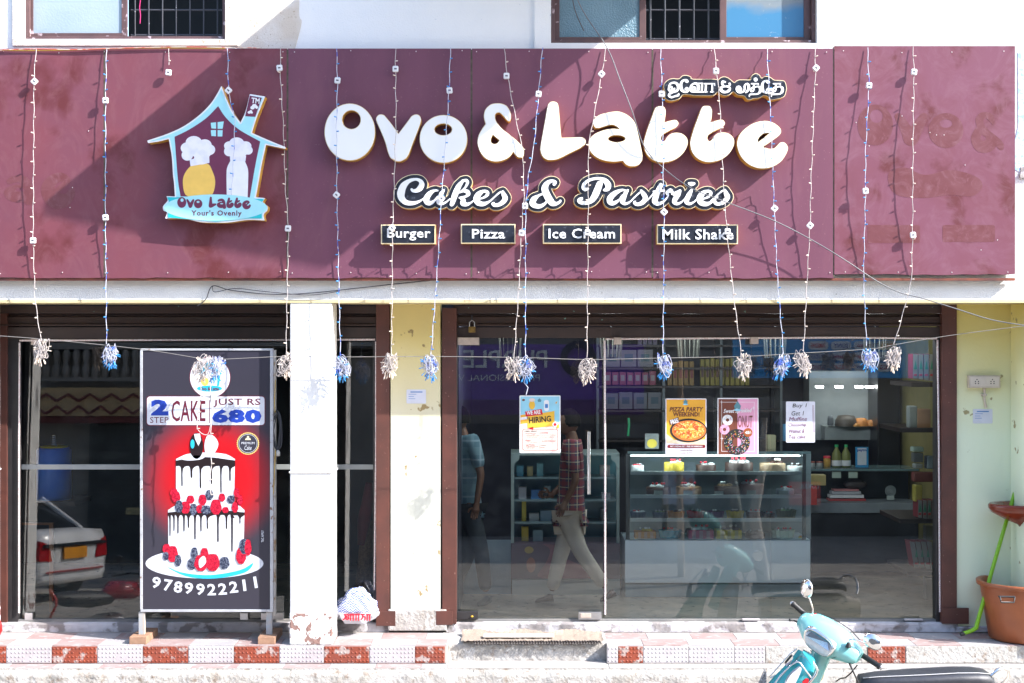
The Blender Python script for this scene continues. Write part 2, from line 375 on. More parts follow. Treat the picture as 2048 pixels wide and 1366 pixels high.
# raised surrounds round the two windows
for (a, c, bt), t0, t1 in ((wins[0], 14, 25), (wins[1], 22, 28)):
    mb = MB(); e = YF - .022
    mb.box((wx(a - t0 * 1.5), e, wz(bt + 14)), (wx(a) - .002, YF - .001, ztop)); mb.box((wx(c) + .002, e, wz(bt + 14)), (wx(c + t1), YF - .001, ztop))
    mb.box((wx(a), e + .001, wz(bt + 14)), (wx(c), YF - .001, wz(bt + 2)))
    mb.build('window_surround', M_cream if a < 100 else M_white, b)
mb = MB(); mb.loops([catmull([(476, -120, 1), (604, -120, 1), (598, 20), (603, 45), (590, 97, 1), (476, 97, 1)])], YF - .005, YF - .0006); mb.build('bare_plaster_patch', M_cream, b)
mb = MB(); mb.loops([catmull([(2036, 105, 1), (2400, 100, 1), (2400, 340, 1), (2042, 345), (2037, 250)])], YF - .005, YF - .0006); mb.build('blue_paint_patch', mat('blue_paint', (.28, .50, .72), (.62, .72, .8), scale=30, lo=.4, hi=.6, rough=.8), b)
mb = MB(); mb.tube([W(588, 8, YF - .002), W(592, 22, YF - .002), W(589, 38, YF - .002), W(594, 55, YF - .002), W(590, 82, YF - .002)], .003, 5); mb.build('crack', M_dark, b)
# concrete awning slab over the right window: its edge throws the long slanting shade on the board
aw = MB(); aw.add([(x_, y_, z_) for z_ in (5.9, 6.0) for x_, y_ in ((W(850, 0, YF).x, YF - .001), (W(850, 0, YF).x, YF - 1.40), (W(1535, 0, YF).x, YF - 1.62), (W(1535, 0, YF).x, YF - .001))], [(0, 1, 2, 3), (7, 6, 5, 4), (0, 4, 5, 1), (1, 5, 6, 2), (2, 6, 7, 3), (3, 7, 4, 0)])
tag(aw.build('window_awning', M_white), 'projecting concrete awning slab above the right upper window', 'awning')

# windows -----------------------------------------------------------------
def upper_window(label, a, c, bt, lights):
    t = thing('window', label, 'window', (wx((a + c) / 2), YF, wz(bt))); y = YF + .05
    mb = MB(); zB = wz(bt) + .001
    mb.bbox((wx(a) + .001, y - .02, zB), (wx(c) - .001, y + .10, zB + .028), .003); 
    for q in (a, c): s = 1 if q == a else -1; mb.bbox((wx(q) + s * .001, y - .02, zB + .028), (wx(q) + s * .030, y + .10, ztop - .001), .003)
    mb.build('frame', M_frame, t)
    for kind, x0, x1 in lights:
        yy = y + (.03 if kind != 'open' else .0)
        if kind == 'open':
            g = MB(); px = x0 + 8
            while px < x1: g.tube([W(px, bt - 6, y + .12), (W(px, 0, y + .12).x, y + .12, ztop)], .006, 6); px += 27.5 if a < 100 else 29
            for py in (20, -60, -140, bt - 8): g.tube([W(x0, py, y + .128), W(x1, py, y + .128)], .007, 6)
            gg = g.build('grille', M_iron, t)
            MB().box(W(x0 - 5, bt + 4, .3), (W(x1 + 5, 0, .3).x, .32, ztop)).build('dark_backing', M_black, t)
        else:
            s = MB(); w_ = 11 if a < 100 else 13
            s.bbox(W(x0 - w_, bt - 4, yy), (W(x0, 0, yy).x, yy + .03, ztop - .002), .003); s.bbox(W(x1, bt - 4, yy), (W(x1 + w_, 0, yy).x, yy + .03, ztop - .002), .003)
            s.bbox(W(x0, bt - 4, yy), (W(x1, 0, yy).x, yy + .03, W(0, bt - 12, yy).z), .003)
            sash = s.build('sash', M_frame, t)
            MB().box(W(x0, bt - 12, yy + .012), (W(x1, 0, yy).x, yy + .018, ztop - .002)).build('pane', {'frost': M_frost, 'figured': M_frost2, 'clear': M_pane3}[kind], sash)
            MB().box(W(x0, bt - 4, yy + .10), (W(x1, 0, yy).x, yy + .11, ztop)).build('dark_backing', M_black, t)
    return t
wl = upper_window('brown framed upper window with pale frosted pane beside open barred half', 48, 451, 78, [('frost', 66, 243), ('open', 262, 443)])
MB().tube([W(282, -10, YF + .1), W(279, 15, YF + .1), W(281, 30, YF + .1), W(280, 47, YF + .1)], .0035, 6).build('pink_ribbon', flatmat('pink_cloth', (.6, .02, .18)), wl)
wr = upper_window('wide brown upper window with figured blue pane, barred gap and clear pane', 1102, 1633, 86, [('figured', 1119, 1279), ('open', 1293, 1440), ('clear', 1453, 1608)])
# columns and pilaster ---------------------------------------------------------
def column(px0, px1, label):
    t = thing('column', label, 'column', (W((px0 + px1) / 2, 0, YF).x, YF, 0)); x0, x1 = wx(px0), wx(px1)
    zr = wz(945)
    MB().bbox((x0, YF, .0), (x1, -.2, zb - .02), .012).build('shaft', M_col, t)
    MB().bbox((x0 - .003, YF - .004, 0.003), (x1 + .003, -.197, wz(1226)), .01).build('peeling_foot', M_peel, t)
    m = MB(); m.bbox((x0 - .008, YF - .010, zr - .006), (x1 + .008, -.19, zr + .008), .005); m.build('ring_moulding', M_col, t)
    return t
column(580, 664, 'square white column with flaking foot standing before the glass')
column(-110, -28, 'square white column at the far left end of the shopfront')
pil = thing('pilaster', 'yellowish stained pilaster between the two glass shopfronts', 'pilaster', (W(831, 0).x, 0, 0))
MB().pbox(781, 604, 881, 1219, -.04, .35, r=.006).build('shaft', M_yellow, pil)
MB().pbox(776, 1219, 893, 1262, -.055, .35, r=.01).build('foot', M_rough, pil)
lw = thing('side_wall', 'pale green and yellow wall beside the right shopfront holding the socket board', 'wall', (W(1985, 0).x, 0, 0))
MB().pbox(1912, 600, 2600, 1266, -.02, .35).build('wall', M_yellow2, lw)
px_ = thing('neighbour_pier', 'projecting yellow pier at the far right end of the shopfront', 'pier', (W(2120, 0, YF).x, YF, 0))
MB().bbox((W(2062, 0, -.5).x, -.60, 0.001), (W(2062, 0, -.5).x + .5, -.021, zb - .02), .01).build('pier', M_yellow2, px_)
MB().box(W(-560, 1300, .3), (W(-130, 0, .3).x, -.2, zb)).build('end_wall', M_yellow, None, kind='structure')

# rolling shutter boxes, guide channels ------------------------------------------
def shutter(px0, px1, label, py1=652):
    t = thing('rolling_shutter', label, 'shutter', W((px0 + px1) / 2, 640, .05))
    ys = [602, 608, 627, 631, 646, 650]
    for k, (a, c_, yy) in enumerate(((601, 611, .03), (611, 627, -.005), (628, 633, .035), (633, 648, .012), (648, 652, -.01))):
        m = MB(); m.pbox(px0, a, px1, c_, yy, .16, r=.006); m.build('slat', M_shut, t)
    return t
s1 = shutter(-30, 765, 'rolled up brown shutter above the left shopfront')
s2 = shutter(906, 1886, 'rolled up brown shutter above the bakery shopfront')
for a, c_ in ((-20, 14),): MB().pbox(a, 604, c_, 1262, .0, .14, r=.004).build('guide_channel', M_brown, s1)
m = MB(); m.pbox(752, 604, 779, 1246, -.045, .12, r=.004); m.pbox(752, 1222, 791, 1252, -.057, -.046, r=.003); m.build('guide_channel', M_brown, s1)
m = MB(); m.pbox(884, 616, 913, 1248, -.045, .12, r=.004); m.pbox(872, 1222, 905, 1250, -.057, -.046, r=.003); m.build('guide_channel', M_brown, s2)
m = MB(); m.pbox(1884, 604, 1914, 1248, -.04, .12, r=.004); m.pbox(1884, 1216, 1938, 1248, -.052, -.041, r=.003); m.build('guide_channel', M_brown, s2)
for q in ((1300, 636, 1346, 641), (1520, 636, 1590, 640)): m = MB(); m.pbox(*q, -.006, .01); m.build('grip_slot', M_dark, s2)
# frames + glass -----------------------------------------------------------------
SILLT = 1241
def shopfront(name, label, px0, px1, head, panes, jambs):
    t = thing(name, label, 'shopfront', W((px0 + px1) / 2, SILLT, .04))
    m = MB(); m.pbox(px0, 654, px1, head, .02, .12, r=.004); m.build('head_rail', mat('brown_head_rail', (.055, .035, .032), (.04, .028, .027), rough=.5), t)
    for a, c_ in jambs: m = MB(); m.pbox(a, head, c_, 1244, .02, .12, r=.004); m.build('jamb', M_dark, t)
    m = MB(); m.pbox(px0, 1239, px1, 1246, .03, .12, r=.002); m.build('bottom_rail', mat('grey_rail', (.16, .16, .16), (.22, .21, .2), rough=.6), t)
    tl = .040 if px0 < 500 else .022    # the panes lean in slightly at the top, so the street they mirror drops in view
    for nm, a, c_ in panes:
        p0, p1 = W(a, 1240, .07), W(c_, head + 1, .07); h = p1.z - p0.z
        v = [(p0.x, .07, p0.z), (p1.x, .07, p0.z), (p1.x, .07 + tl * h, p1.z), (p0.x, .07 + tl * h, p1.z)]
        mm = MB(); mm.add(v, [(0, 1, 2, 3)]); mm.build(nm, M_glass, t)
    return t
shL = shopfront('glass_shopfront', 'dark left shopfront glass mirroring a white car', 14, 756, 678, [('glass_pane', 36, 664), ('glass_pane', 665, 754)], [(14, 36), (746, 756)])
shR = shopfront('glass_shopfront', 'wide bakery shopfront of clear glass with posters taped on', 906, 1886, 676, [('glass_door', 915, 1206), ('glass_pane', 1209, 1541), ('glass_pane', 1543, 1873)], [(904, 915), (1872, 1886)])
def rope(pts, par, y=.0):
    MB().tube([W(px, py, y) for px, py in pts], .0085, 6).build('light_rope', M_rope, par)
rope([(38, 1226), (38, 900), (39, 685)], shL); rope([(39, 681), (300, 680), (560, 680), (750, 679)], shL); rope([(752, 683), (752, 900), (749, 1180)], shL)
rope([(1210, 1229), (1210, 900), (1209, 681)], shR); rope([(1211, 678), (1500, 676), (1700, 675), (1874, 677)], shR); rope([(1875, 680), (1878, 900), (1880, 1224)], shR)
m = MB()
for q in ((915, 675, 958, 690), (1228, 675, 1243, 689), (1502, 674, 1517, 688)): m2 = MB(); m2.pbox(*q, -.03, .04, r=.003); m2.build('patch_fitting', M_tan, shR)
m2 = MB(); m2.pbox(1157, 1224, 1203, 1239, .0, .05, r=.003); lk = m2.build('door_lock', M_steel, shR)
m2 = MB(); m2.pbox(1161, 1227, 1182, 1236, -.01, .0, r=.003); m2.build('cylinder_plate', M_tan, lk)
m2 = MB(); m2.pbox(913, 1224, 956, 1239, -.005, .05, r=.003); lk2 = m2.build('floor_spring', M_dark, shR)
MB().ball(W(944, 1233, -.012), .012, 0, 2, (1, .4, .7)).build('yellow_knob', flatmat('brass', (.55, .33, .03)), lk2)
for a, c_ in ((49, 65), (480, 496), (522, 567)): m2 = MB(); m2.pbox(a, 1226, c_, 1240, .03, .06, r=.003); m2.build('patch_fitting', M_steel, shL)
m2 = MB(); m2.pbox(62, 677, 73, 690, .0, .04, r=.003); m2.build('patch_fitting', M_tan, shL)
m2 = MB(); yh = -.045; m2.tube([W(1178, 988, yh), W(1178, 863, yh)], .014, 12)
for py in (880, 970): m2.tube([W(1178, py, yh), W(1178, py, .05)], .008, 8)
m2.build('door_handle', M_chrome, shR)
for a, c_, py in ((1485, 1520, 1241), (1810, 1846, 1241)): m2 = MB(); m2.pbox(a, py - 3, c_, py, -.005, .03, r=.001); m2.build('sill_clip', M_tileW, shR)
# grey horizontal rail behind the left glass
MB().pbox(40, 929, 753, 939, .10, .115, r=.002).build('cross_rail', mat('grey_tape', (.30, .32, .32), (.24, .26, .27), rough=.5), shL)

# threshold under the glass ---------------------------------------------------------
def rough_block(name, px0, px1, py0, py1, yf, yb, m, seed, amp=.012, parent=None, nx=70, nz=4, **k):
    rnd = random.Random(seed); a = W(px0, py1, yf); c_ = W(px1, py0, yf); vs = []; fs = []
    rows = []
    for j in range(nz + 1):
        z = a.z + (c_.z - a.z) * j / nz; rows.append([(a.x + (c_.x - a.x) * i / nx, yf + rnd.uniform(-amp, amp) * (1 if 0 < j else .3), z + (rnd.uniform(-amp, amp) * .25 if 0 < j < nz else 0)) for i in range(nx + 1)])
    rows.append([(a.x + (c_.x - a.x) * i / nx, yb, c_.z + rnd.uniform(0, amp * .1)) for i in range(nx + 1)])
    for r_ in rows: vs += r_
    n = nx + 1
    for j in range(len(rows) - 1):
        for i in range(nx): fs.append((j * n + i, j * n + i + 1, (j + 1) * n + i + 1, (j + 1) * n + i))
    mm = MB(); mm.add(vs, fs, 0, True); return mm.build(name, m, parent, **k)
rough_block('left_threshold', -20, 778, 1246, 1264, -.02, .13, M_sill, 3, .008, kind='structure')
rough_block('right_threshold', 893, 1916, 1246, 1264, -.03, .13, M_sill, 4, .008, nx=110, kind='structure')
rough_block('side_threshold', 1912, 2300, 1254, 1264, -.05, .0, M_sill, 5, .008, kind='structure')

# platform: two levels with tiles -----------------------------------------------------
def plat(name, x0, x1, yf, zt_, zb_, m): 
    mm = MB(); mm.box((x0, yf, zb_), (x1, .3, zt_)); return mm.build(name, m, None, kind='structure')
YP = -.535
XL = xl; xA, xB = W(894, 0, YP).x, W(1214, 0, YP).x
P1 = plat('left_platform', XL, xA, YP, -.006, -.1399, M_joint); P2 = plat('right_platform', xB, xr, YP, -.006, -.1399, M_joint)
P3 = rough_block('centre_step', 894, 1214, 1285, 1321, -.43, .0, M_rough, 9, .010, nx=60, kind='structure')
plat('platform_core', xA + .001, xB - .001, -.40, -.004, -.139, M_joint)
zs = -.145; YS = -.70
S1 = plat('lower_step', XL, xr, YS, zs, -.70, M_rough)
# lower step rough front face
a = W(0, 1344, YS)
rough_block('lower_step_face', -560, 2600, 1341, 1470, YS - .012, YS + .02, M_rough, 12, .014, nx=260, nz=9, kind='structure')
# domed face tiles
def dome_tile_mesh(wd, ht, m, name, dots=True, seed=0, chips=0):
    mb = MB(); mb.bbox((-wd / 2 + .002, -.008, -ht / 2 + .001), (wd / 2 - .002, .0, ht / 2 - .001), .002)
    if dots:
        nx, nz = max(2, round(wd / .030)), max(2, round(ht / .031)); rnd = random.Random(seed)
        for i in range(nx):
            for j in range(nz):
                if rnd.random() < chips: continue
                cx, cz = -wd / 2 + (i + .5) * wd / nx, -ht / 2 + (j + .5) * ht / nz
                mb.lathe([(.0085, 0), (.0065, .0022), (.002, .0030)], (cx, -.008, cz), 7, axis='y')
    return mb.mesh(name, m)
def put(mesh, name, loc, parent, rot=None):
    o = bpy.data.objects.new(name, mesh); COL.objects.link(o); o.location = Vector(loc) - parent_world(parent); o.parent = parent
    if parent is not None: KIDS.setdefault(parent.name, []).append(o)
    return o
PT = 91 * (D0 + YP) / F; HT = .132
tm = {}
def face_tiles(P, edges, cols, z, seed):
    for k in range(len(edges) - 1):
        a, c_ = W(edges[k], 0, YP).x, W(edges[k + 1], 0, YP).x; wd = round(c_ - a, 3); key = (wd, cols[k])
        if key not in tm: tm[key] = dome_tile_mesh(wd, HT, {'r': M_tileR, 'w': M_tileW}[cols[k]], 'tile', seed=seed + k, chips=.06)
        put(tm[key], 'tile', ((a + c_) / 2, YP - .0005, z), P)
eL = [13 - 91 * 5 + 91 * i for i in range(5)] + [13, 104, 195, 286, 377, 468, 559, 648, 739, 830, 890]
face_tiles(P1, eL, ['r' if (i % 2 == 0) else 'w' for i in range(len(eL) - 1)], -.072, 1)
eR = [1214, 1236, 1286, 1377, 1468, 1530]
face_tiles(P2, eR, ['w', 'r', 'w', 'w', 'w'], -.072, 30)
face_tiles(P2, [1735, 1810], ['r'], -.072, 50)
MB().bbox((W(1531, 0, YP).x, YP - .007, -.138), (W(1733, 0, YP).x, YP, -.005), .004).build('plastered_face', M_rough, P2)
MB().bbox((W(1812, 0, YP).x, YP - .007, -.138), (xr, YP, -.005), .004).build('plastered_face', M_rough, P2)
def top_tiles(P, x0, x1, y0, y1, z, off, ph, rows=2, zt=0.0, only=None):
    d = (y1 - y0) / rows; i0 = math.floor((x0 - off) / PT); i1 = math.ceil((x1 - off) / PT)
    for j in range(rows):
        for i in range(i0, i1):
            a = max(x0, off + i * PT + (j % 2) * .06); c_ = min(x1, off + (i + 1) * PT + (j % 2) * .06)
            if c_ - a < .02: continue
            mm = MB(); mm.bbox((a + .0015, y0 + j * d + .0015, z), (c_ - .0015, y0 + (j + 1) * d - .0015, zt + .0006 * ((i * 7 + j * 3) % 3)), .0015)
            o = mm.build('tile', M_tileP if (i + j + ph) % 2 else M_tileG, P)
offx = W(13, 0, YP).x
top_tiles(P1, W(-260, 0, YP).x, xA, YP, -.04, -.006, offx, 0); top_tiles(P2, xB, W(2300, 0, YP).x, YP, -.04, -.006, offx, 1)
top_tiles(S1, W(-200, 0, YS).x, xA, YS, YP - .01, zs - .006, offx + .05, 1, rows=1, zt=zs + .003)
MB().bbox((xA + .01, YS, zs), (xB - .01, -.44, zs + .004), .002).build('cement_screed', M_step, S1)
MB().bbox((xB + .01, YS, zs), (xr, YP - .01, zs + .004), .002).build('cement_screed', M_step, S1)
MB().box((xl, -.04, -.1), (xr, .3, .0)).build('sill_bed', M_joint, None, kind='structure')
# ------------------------------------------------------------------ signboard
YB = -.61; YL = -.71
BOARDC = ((.155, .052, .066), (.125, .045, .062))
M_board = mat('maroon_board', (0.157, 0.058, 0.092), (0.137, 0.051, 0.082), spec=.28, rough=.5, scale=1.6, c3=(.22, .11, .13), s3=60, lo3=.67, hi3=.74, bump=.05, bscale=3, stretch=(2.2, 1, .35), c4=(.19, .085, .105), s4=1.1, lo4=.5, hi4=.95, st4=(1.5, 1, .4))
M_board2 = mat('worn_maroon_board', (0.164, 0.048, 0.065), (0.145, 0.049, 0.072), spec=.28, rough=.5, scale=2.0, c3=(.105, .024, .028), s3=2.2, lo3=.55, hi3=.66, bump=.06, bscale=3, c4=(.20, .085, .10), s4=3.4, lo4=.48, hi4=.92, d4=2.4, st4=(1, 1, .7))
M_board3 = mat('chalky_maroon_board', (0.157, 0.052, 0.075), (0.169, 0.061, 0.095), spec=.28, rough=.5, scale=2.6, c3=(.11, .028, .034), s3=3, lo3=.56, hi3=.66, bump=.06, bscale=3, c4=(.225, .11, .15), s4=3.6, lo4=.45, hi4=.92, d4=2.2)
M_ghost = mat('unfaded_maroon', (.125, .034, .040), (.150, .050, .060), rough=.4, scale=8, c4=(.19, .08, .10), s4=7, lo4=.5, hi4=.7)
M_seam = mat('board_seam', (.09, .075, .055), (.05, .04, .03), rough=.8, scale=30)
M_lw = mat('acrylic_white', (.80, .81, .83), (.78, .79, .81), rough=.25, scale=3)
M_gold = mat('gold_sign_return', (.62, .36, .06), (.50, .27, .04), rough=.4, scale=12)
M_cream_e = flatmat('cream_sign_edge', (.80, .66, .42), rough=.4)
M_blk = mat('sign_black', (.012, .014, .022), (.018, .022, .034), rough=.35, scale=20, c3=(.10, .11, .14), s3=30, lo3=.62, hi3=.75)
board = thing('signboard', 'long maroon signboard of riveted sheets across the whole shopfront', 'signboard', (0, YB, W(0, 320, YB).z))
edges = [(-300, 3), (209, 1), (575, 0), (943, 0), (1305, 0), (1668, 2), (2031, 2)]
rnd = random.Random(3)
for i in range(6):
    a, k = edges[i]; c_ = edges[i + 1][0]; mt = [M_board2, M_board2, M_board, M_board, M_board, M_board3][i]
    y = YB - (.004 if i in (5,) else 0); mb = MB()
    # sheet with a slightly wavy lower edge
    top = 97 if i < 5 else 92; bot = 556 if i < 5 else 549
    n = 14; lp = [(a + .8, top)] + [(c_ - .8, top - (.0 if i < 5 else 0))] + [(c_ - .8 - (c_ - a - 1.6) * q / n, bot + rnd.uniform(-1.3, 1.3)) for q in range(n + 1)]
    mb.loops([lp], y, -.545); mb.build('sheet', mt, board)
    if i:
        s_ = MB(); s_.pbox(a - 1.8, 99, a + 1.8, 554, YB - .0005, YB + .003); s_.build('seam_strip', M_seam, board)
rv = MB()
for a in [6, 120, 209, 330, 460, 560, 590, 700, 830, 930, 956, 1060, 1180, 1295, 1318, 1420, 1540, 1655, 1690, 1800, 1900, 2012]:
    for py in (103, 545): rv.ball(W(a + rnd.uniform(-6, 6), py + rnd.uniform(-2, 3), YB - .005), .005, 0, 1, (1, .5, 1))
for a, py in ((1712, 245), (1738, 292), (1804, 232), (1860, 265), (1873, 270), (1888, 270), (1930, 330), (1962, 500), (1995, 480), (1640, 490), (140, 415), (177, 262), (145, 375)): rv.ball(W(a, py, YB - .005), .0045, 0, 1, (1, .4, 1))
rv.build('rivet', flatmat('rivet', (.6, .55, .55), rough=.4), board, kind='stuff')
m = MB(); m.box(W(-300, 556, YB + .01), W(2031, 561, YB + .0).__add__(Vector((0, .06, 0)))); m.build('bottom_lip', mat('rusty_edge', (.22, .06, .03), (.08, .03, .03), rough=.8), board)

# letter outlines traced in crop units ------------------------------------------------
c1 = lambda L: [[((x / 4.267) + 630, (y / 4.267) + 180) for x, y in l] for l in L]
c2 = lambda L: [[((x / 3.938) + 1070, (y / 3.938) + 180) for x, y in l] for l in L]
T1 = [(990,127),(960,130),(940,155),(920,210),(890,290),(862,380),(855,430),(870,490),(910,540),(970,568),(1030,570),(1100,550),(1160,505),(1195,450),(1203,405),(1190,370),(1155,343),(1110,336),(1070,345),(1040,370),(1025,395),(1008,405),(995,395),(992,375),(1005,352),(1060,320),(1110,295),(1130,265),(1120,243),(1100,235),(1060,243),(1018,255,1),(1025,220),(1030,170),(1022,140),(1005,128)]
BIG = [
 ('O', c1, [('+', 'P', ell(297, 359, 217, 244, 48)), ('-', 'P', ell(311, 254, 78, 79, 32))]),
 ('v', c1, [('+', 'P', catmull([(565,208),(540,214),(522,240),(525,270),(560,350),(600,450),(625,540),(650,585),(712,612),(770,590),(800,550),(830,470),(870,370),(902,280),(905,245),(890,217),(862,208),(825,222),(795,262),(712,372,1),(650,285),(605,232),(590,215)]))]),
 ('o', c1, [('+', 'P', ell(1096, 418, 204, 205, 48)), ('-', 'P', ell(1094, 337, 74, 49, 32))]),
 ('and', c1, [('+', 'P', catmull([(1555,113),(1500,123),(1455,165),(1440,225),(1455,290,1),(1420,340),(1392,400),(1387,460),(1410,530),(1450,580),(1510,608),(1570,610),(1630,590),(1670,560),(1690,528,1),(1720,565),(1745,578),(1775,570),(1784,540),(1780,500),(1765,475),(1720,430),(1660,380),(1600,335),(1560,290),(1540,250),(1538,215),(1550,198),(1575,195),(1600,215),(1630,250),(1648,268),(1665,262),(1672,230),(1668,190),(1640,140),(1600,118)])), ('-', 'P', catmull([(1517,383,1),(1574,430,1),(1555,455),(1525,461),(1503,445),(1502,415)]))]),
 ('L', c2, [('+', 'P', catmull([(140,90),(115,100),(98,130),(80,230),(60,340),(43,440),(42,480),(60,525),(95,550),(140,552),(190,540),(280,495),(360,455),(392,430),(400,405),(390,383),(365,372),(290,374),(208,376,1),(200,300),(190,170),(182,115),(168,97)]))]),
 ('a', c2, [('+', 'P', catmull([(640,168),(560,180),(500,200),(460,240),(458,270),(475,298),(505,300),(560,283),(610,275),(645,290),(665,308,1),(600,305),(530,320),(465,350),(425,395),(422,440),(440,490),(490,535),(560,560),(630,566),(690,558,1),(720,590),(760,603),(810,593),(840,560),(847,520),(830,430),(810,340),(785,255),(740,205),(690,178)])), ('-', 'P', ell(643, 384, 68, 27, 24))]),
 ('t', c2, [('+', 'P', catmull(T1))]),
 ('t', c2, [('+', 'P', catmull([(p[0] + 366, p[1] - 2, *p[2:]) for p in T1]))]),
 ('e', c2, [('+', 'P', catmull([(1800,243),(1740,255),(1680,285),(1620,340),(1592,400),(1595,460),(1625,530),(1680,585),(1750,615),(1820,618),(1880,600),(1940,560),(1980,500),(1992,460),(1982,430),(1960,412),(1930,415),(1905,440),(1880,460),(1840,462),(1798,448,1),(1860,405),(1920,360),(1938,330),(1930,300),(1895,268),(1850,248)])), ('-', 'P', catmull([(1755,412,1),(1760,380),(1790,350),(1820,340),(1846,340,1),(1800,378)]))]),
]
BIGPX = []
names = {'O': 'round white letter O with hole near the top', 'v': 'white letter v between the two round letters', 'o': 'smaller white letter o before the ampersand', 'and': 'white ampersand between the two sign words', 'L': 'white capital L starting the second sign word', 'a': 'white letter a after the capital L', 'e': 'white letter e ending the second sign word'}
tcount = 0
for ch, cf, prims in BIG:
    fld = sdf(prims, 3, 3.0); outer = cf_out = group_loops(contours(fld, 0, 60)); inner = group_loops(contours(fld, -5, 60))
    nm = names.get(ch) or ['first white letter t right of the letter a', 'second white letter t left of the final e'][tcount]
    if ch == 't': tcount += 1
    o_px = [cf(g) for g in outer]; BIGPX.append((ch, o_px))
    cx = sum(p[0] for p in o_px[0][0]) / len(o_px[0][0]); cy = sum(p[1] for p in o_px[0][0]) / len(o_px[0][0])
    t = thing('sign_letter', nm, 'letter', W(cx, cy, YB)); t['group'] = 'raised letters of the shop name'
    m = MB()
    for g in o_px: m.loops(g, YL + .003, YB + .002, 1, 0)
    m.build('gold_casing', [M_gold, M_cream_e], t)
    m = MB()
    for g in inner: m.loops(cf(g), YL, YL + .0028, 0)
    m.build('white_face', M_lw, t)

# ghosts of removed letters on the end sheets
GH = []
def ghost(ch, x0, y0, x1, y1, src, y):
    gh = MB(); GH.append(gh)
    for g in src:
        xs = [p[0] for p in g[0]]; ys = [p[1] for p in g[0]]; sx = (x1 - x0) / (max(xs) - min(xs)); sy = (y1 - y0) / (max(ys) - min(ys))
        gh.loops([[((p[0] - min(xs)) * sx + x0, (p[1] - min(ys)) * sy + y0) for p in lp] for lp in g], y, y + .0006)
yg = YB - .0048
ghost('O', 1715, 209, 1786, 291, BIGPX[0][1], yg); ghost('v', 1789, 226, 1855, 292, BIGPX[1][1], yg); ghost('o', 1857, 226, 1927, 296, BIGPX[2][1], yg); ghost('&', 1942, 224, 2008, 306, BIGPX[3][1], yg)
for q in ((1735, 450, 1840, 486), (1885, 450, 1990, 484)): gh = MB(); GH.append(gh); gh.loops([rrect(*q, 4)], yg, yg + .0006)
gh = MB(); GH.append(gh); gh.loops([catmull([(1778, 345), (1810, 335), (1850, 350), (1900, 340), (1950, 352), (1965, 372), (1945, 392), (1900, 390), (1850, 396), (1800, 392), (1780, 375)])], yg, yg + .0006)
yg = YB - .0008
ghost('a', 8, 350, 70, 410, BIGPX[5][1], yg); ghost('e', 82, 345, 150, 418, BIGPX[8][1], yg)
for gh in GH: gh.build('unfaded_mark', M_ghost, board)

# Cakes & Pastries --------------------------------------------------------------
S = lambda *p: ('+', 'S', list(p))
def sh(st, dx, dy=0): return [(o, k, [(x + dx, y + dy, r) for x, y, r in d]) for o, k, d in st]
eL_ = [S((1030,362,9),(1110,348,10),(1160,315,17),(1165,282,18),(1120,270,16),(1065,305,31),(1040,355,36),(1060,400,32),(1120,415,24),(1190,385,10),(1245,335,8))]
sL_ = [S((1180,395,7),(1230,350,8),(1290,295,10),(1318,278,10)), S((1340,272,12),(1352,310,26),(1368,350,30),(1340,395,26),(1290,425,20),(1245,427,20),(1222,412,12),(1240,400,8))]
cakes = [S((303,250,14),(320,264,18),(360,262,22),(398,235,32),(418,190,30),(398,150,20),(345,134,14),(270,155,22),(210,210,38),(182,285,44),(188,345,38),(235,395,28),(310,407,22),(380,390,14),(430,360,8),(470,330,7)),
 S((600,262,10),(560,262,14),(505,300,28),(470,355,34),(480,395,30),(520,405,22),(565,375,12),(600,330,10)), S((668,258,12),(640,300,24),(622,350,26),(612,395,26),(650,412,16),(700,390,9),(740,355,7)),
 S((880,150,12),(925,148,18),(938,175,16),(910,230,10),(850,285,9)), S((880,160,16),(840,210,28),(808,280,34),(785,340,32),(768,400,26),(758,420,22)),
 S((845,285,9),(890,265,16),(935,275,24),(948,302,22),(915,330,12),(850,345,12)), S((860,345,12),(890,370,26),(888,405,32),(930,420,20),(980,398,9),(1020,365,7))] + eL_ + sL_
ampp = [S((1925,190,18),(1938,165,16),(1895,152,16),(1845,180,26),(1818,235,38),(1838,305,40),(1872,365,40),(1905,405,34),(1950,412,18),(1985,392,14),(1995,380,14)), S((1810,295,12),(1750,318,12),(1695,360,32),(1680,405,36),(1710,435,28),(1770,440,22),(1830,400,12),(1850,350,12))]
past = [S((395,185,34),(372,245,38),(345,310,38),(310,365,32),(262,400,20),(205,402,22),(165,388,22),(160,365,16),(190,352,16)), S((262,240,10),(228,250,20),(208,225,20),(228,175,18),(300,135,15),(390,125,15),(455,150,28),(490,195,34),(485,240,28),(445,258,12)),
 S((690,262,10),(640,258,14),(565,295,28),(512,350,34),(515,395,30),(555,405,22),(615,370,12),(650,320,10)), S((715,258,12),(685,300,24),(668,350,26),(655,390,26),(690,412,16),(740,390,9),(800,330,8),(850,285,9)),
 S((865,262,12),(892,300,26),(915,345,28),(890,392,26),(840,418,20),(800,412,18),(785,395,10),(800,385,8)), S((905,395,8),(960,350,8),(1010,290,8)),
 S((1090,200,24),(1060,265,30),(1035,330,32),(1022,385,32),(1060,412,22),(1125,385,10),(1170,330,8)), S((1010,275,12),(1070,268,12),(1125,262,12)),
 S((1175,320,9),(1165,285,20),(1200,258,20),(1222,285,16),(1240,312,10)), S((1220,300,12),(1270,280,12),(1310,262,14)), S((1310,265,14),(1285,310,28),(1252,360,28),(1245,395,24),(1280,412,16),(1330,390,9),(1380,335,8)),
 S((1440,258,14),(1412,310,28),(1388,360,28),(1385,395,24),(1420,412,16),(1470,390,9),(1515,345,8)), S((1410,180,12),(1440,188,24),(1470,182,14)),
 ] + sh(eL_, 492) + sh(sL_, 480, -15)
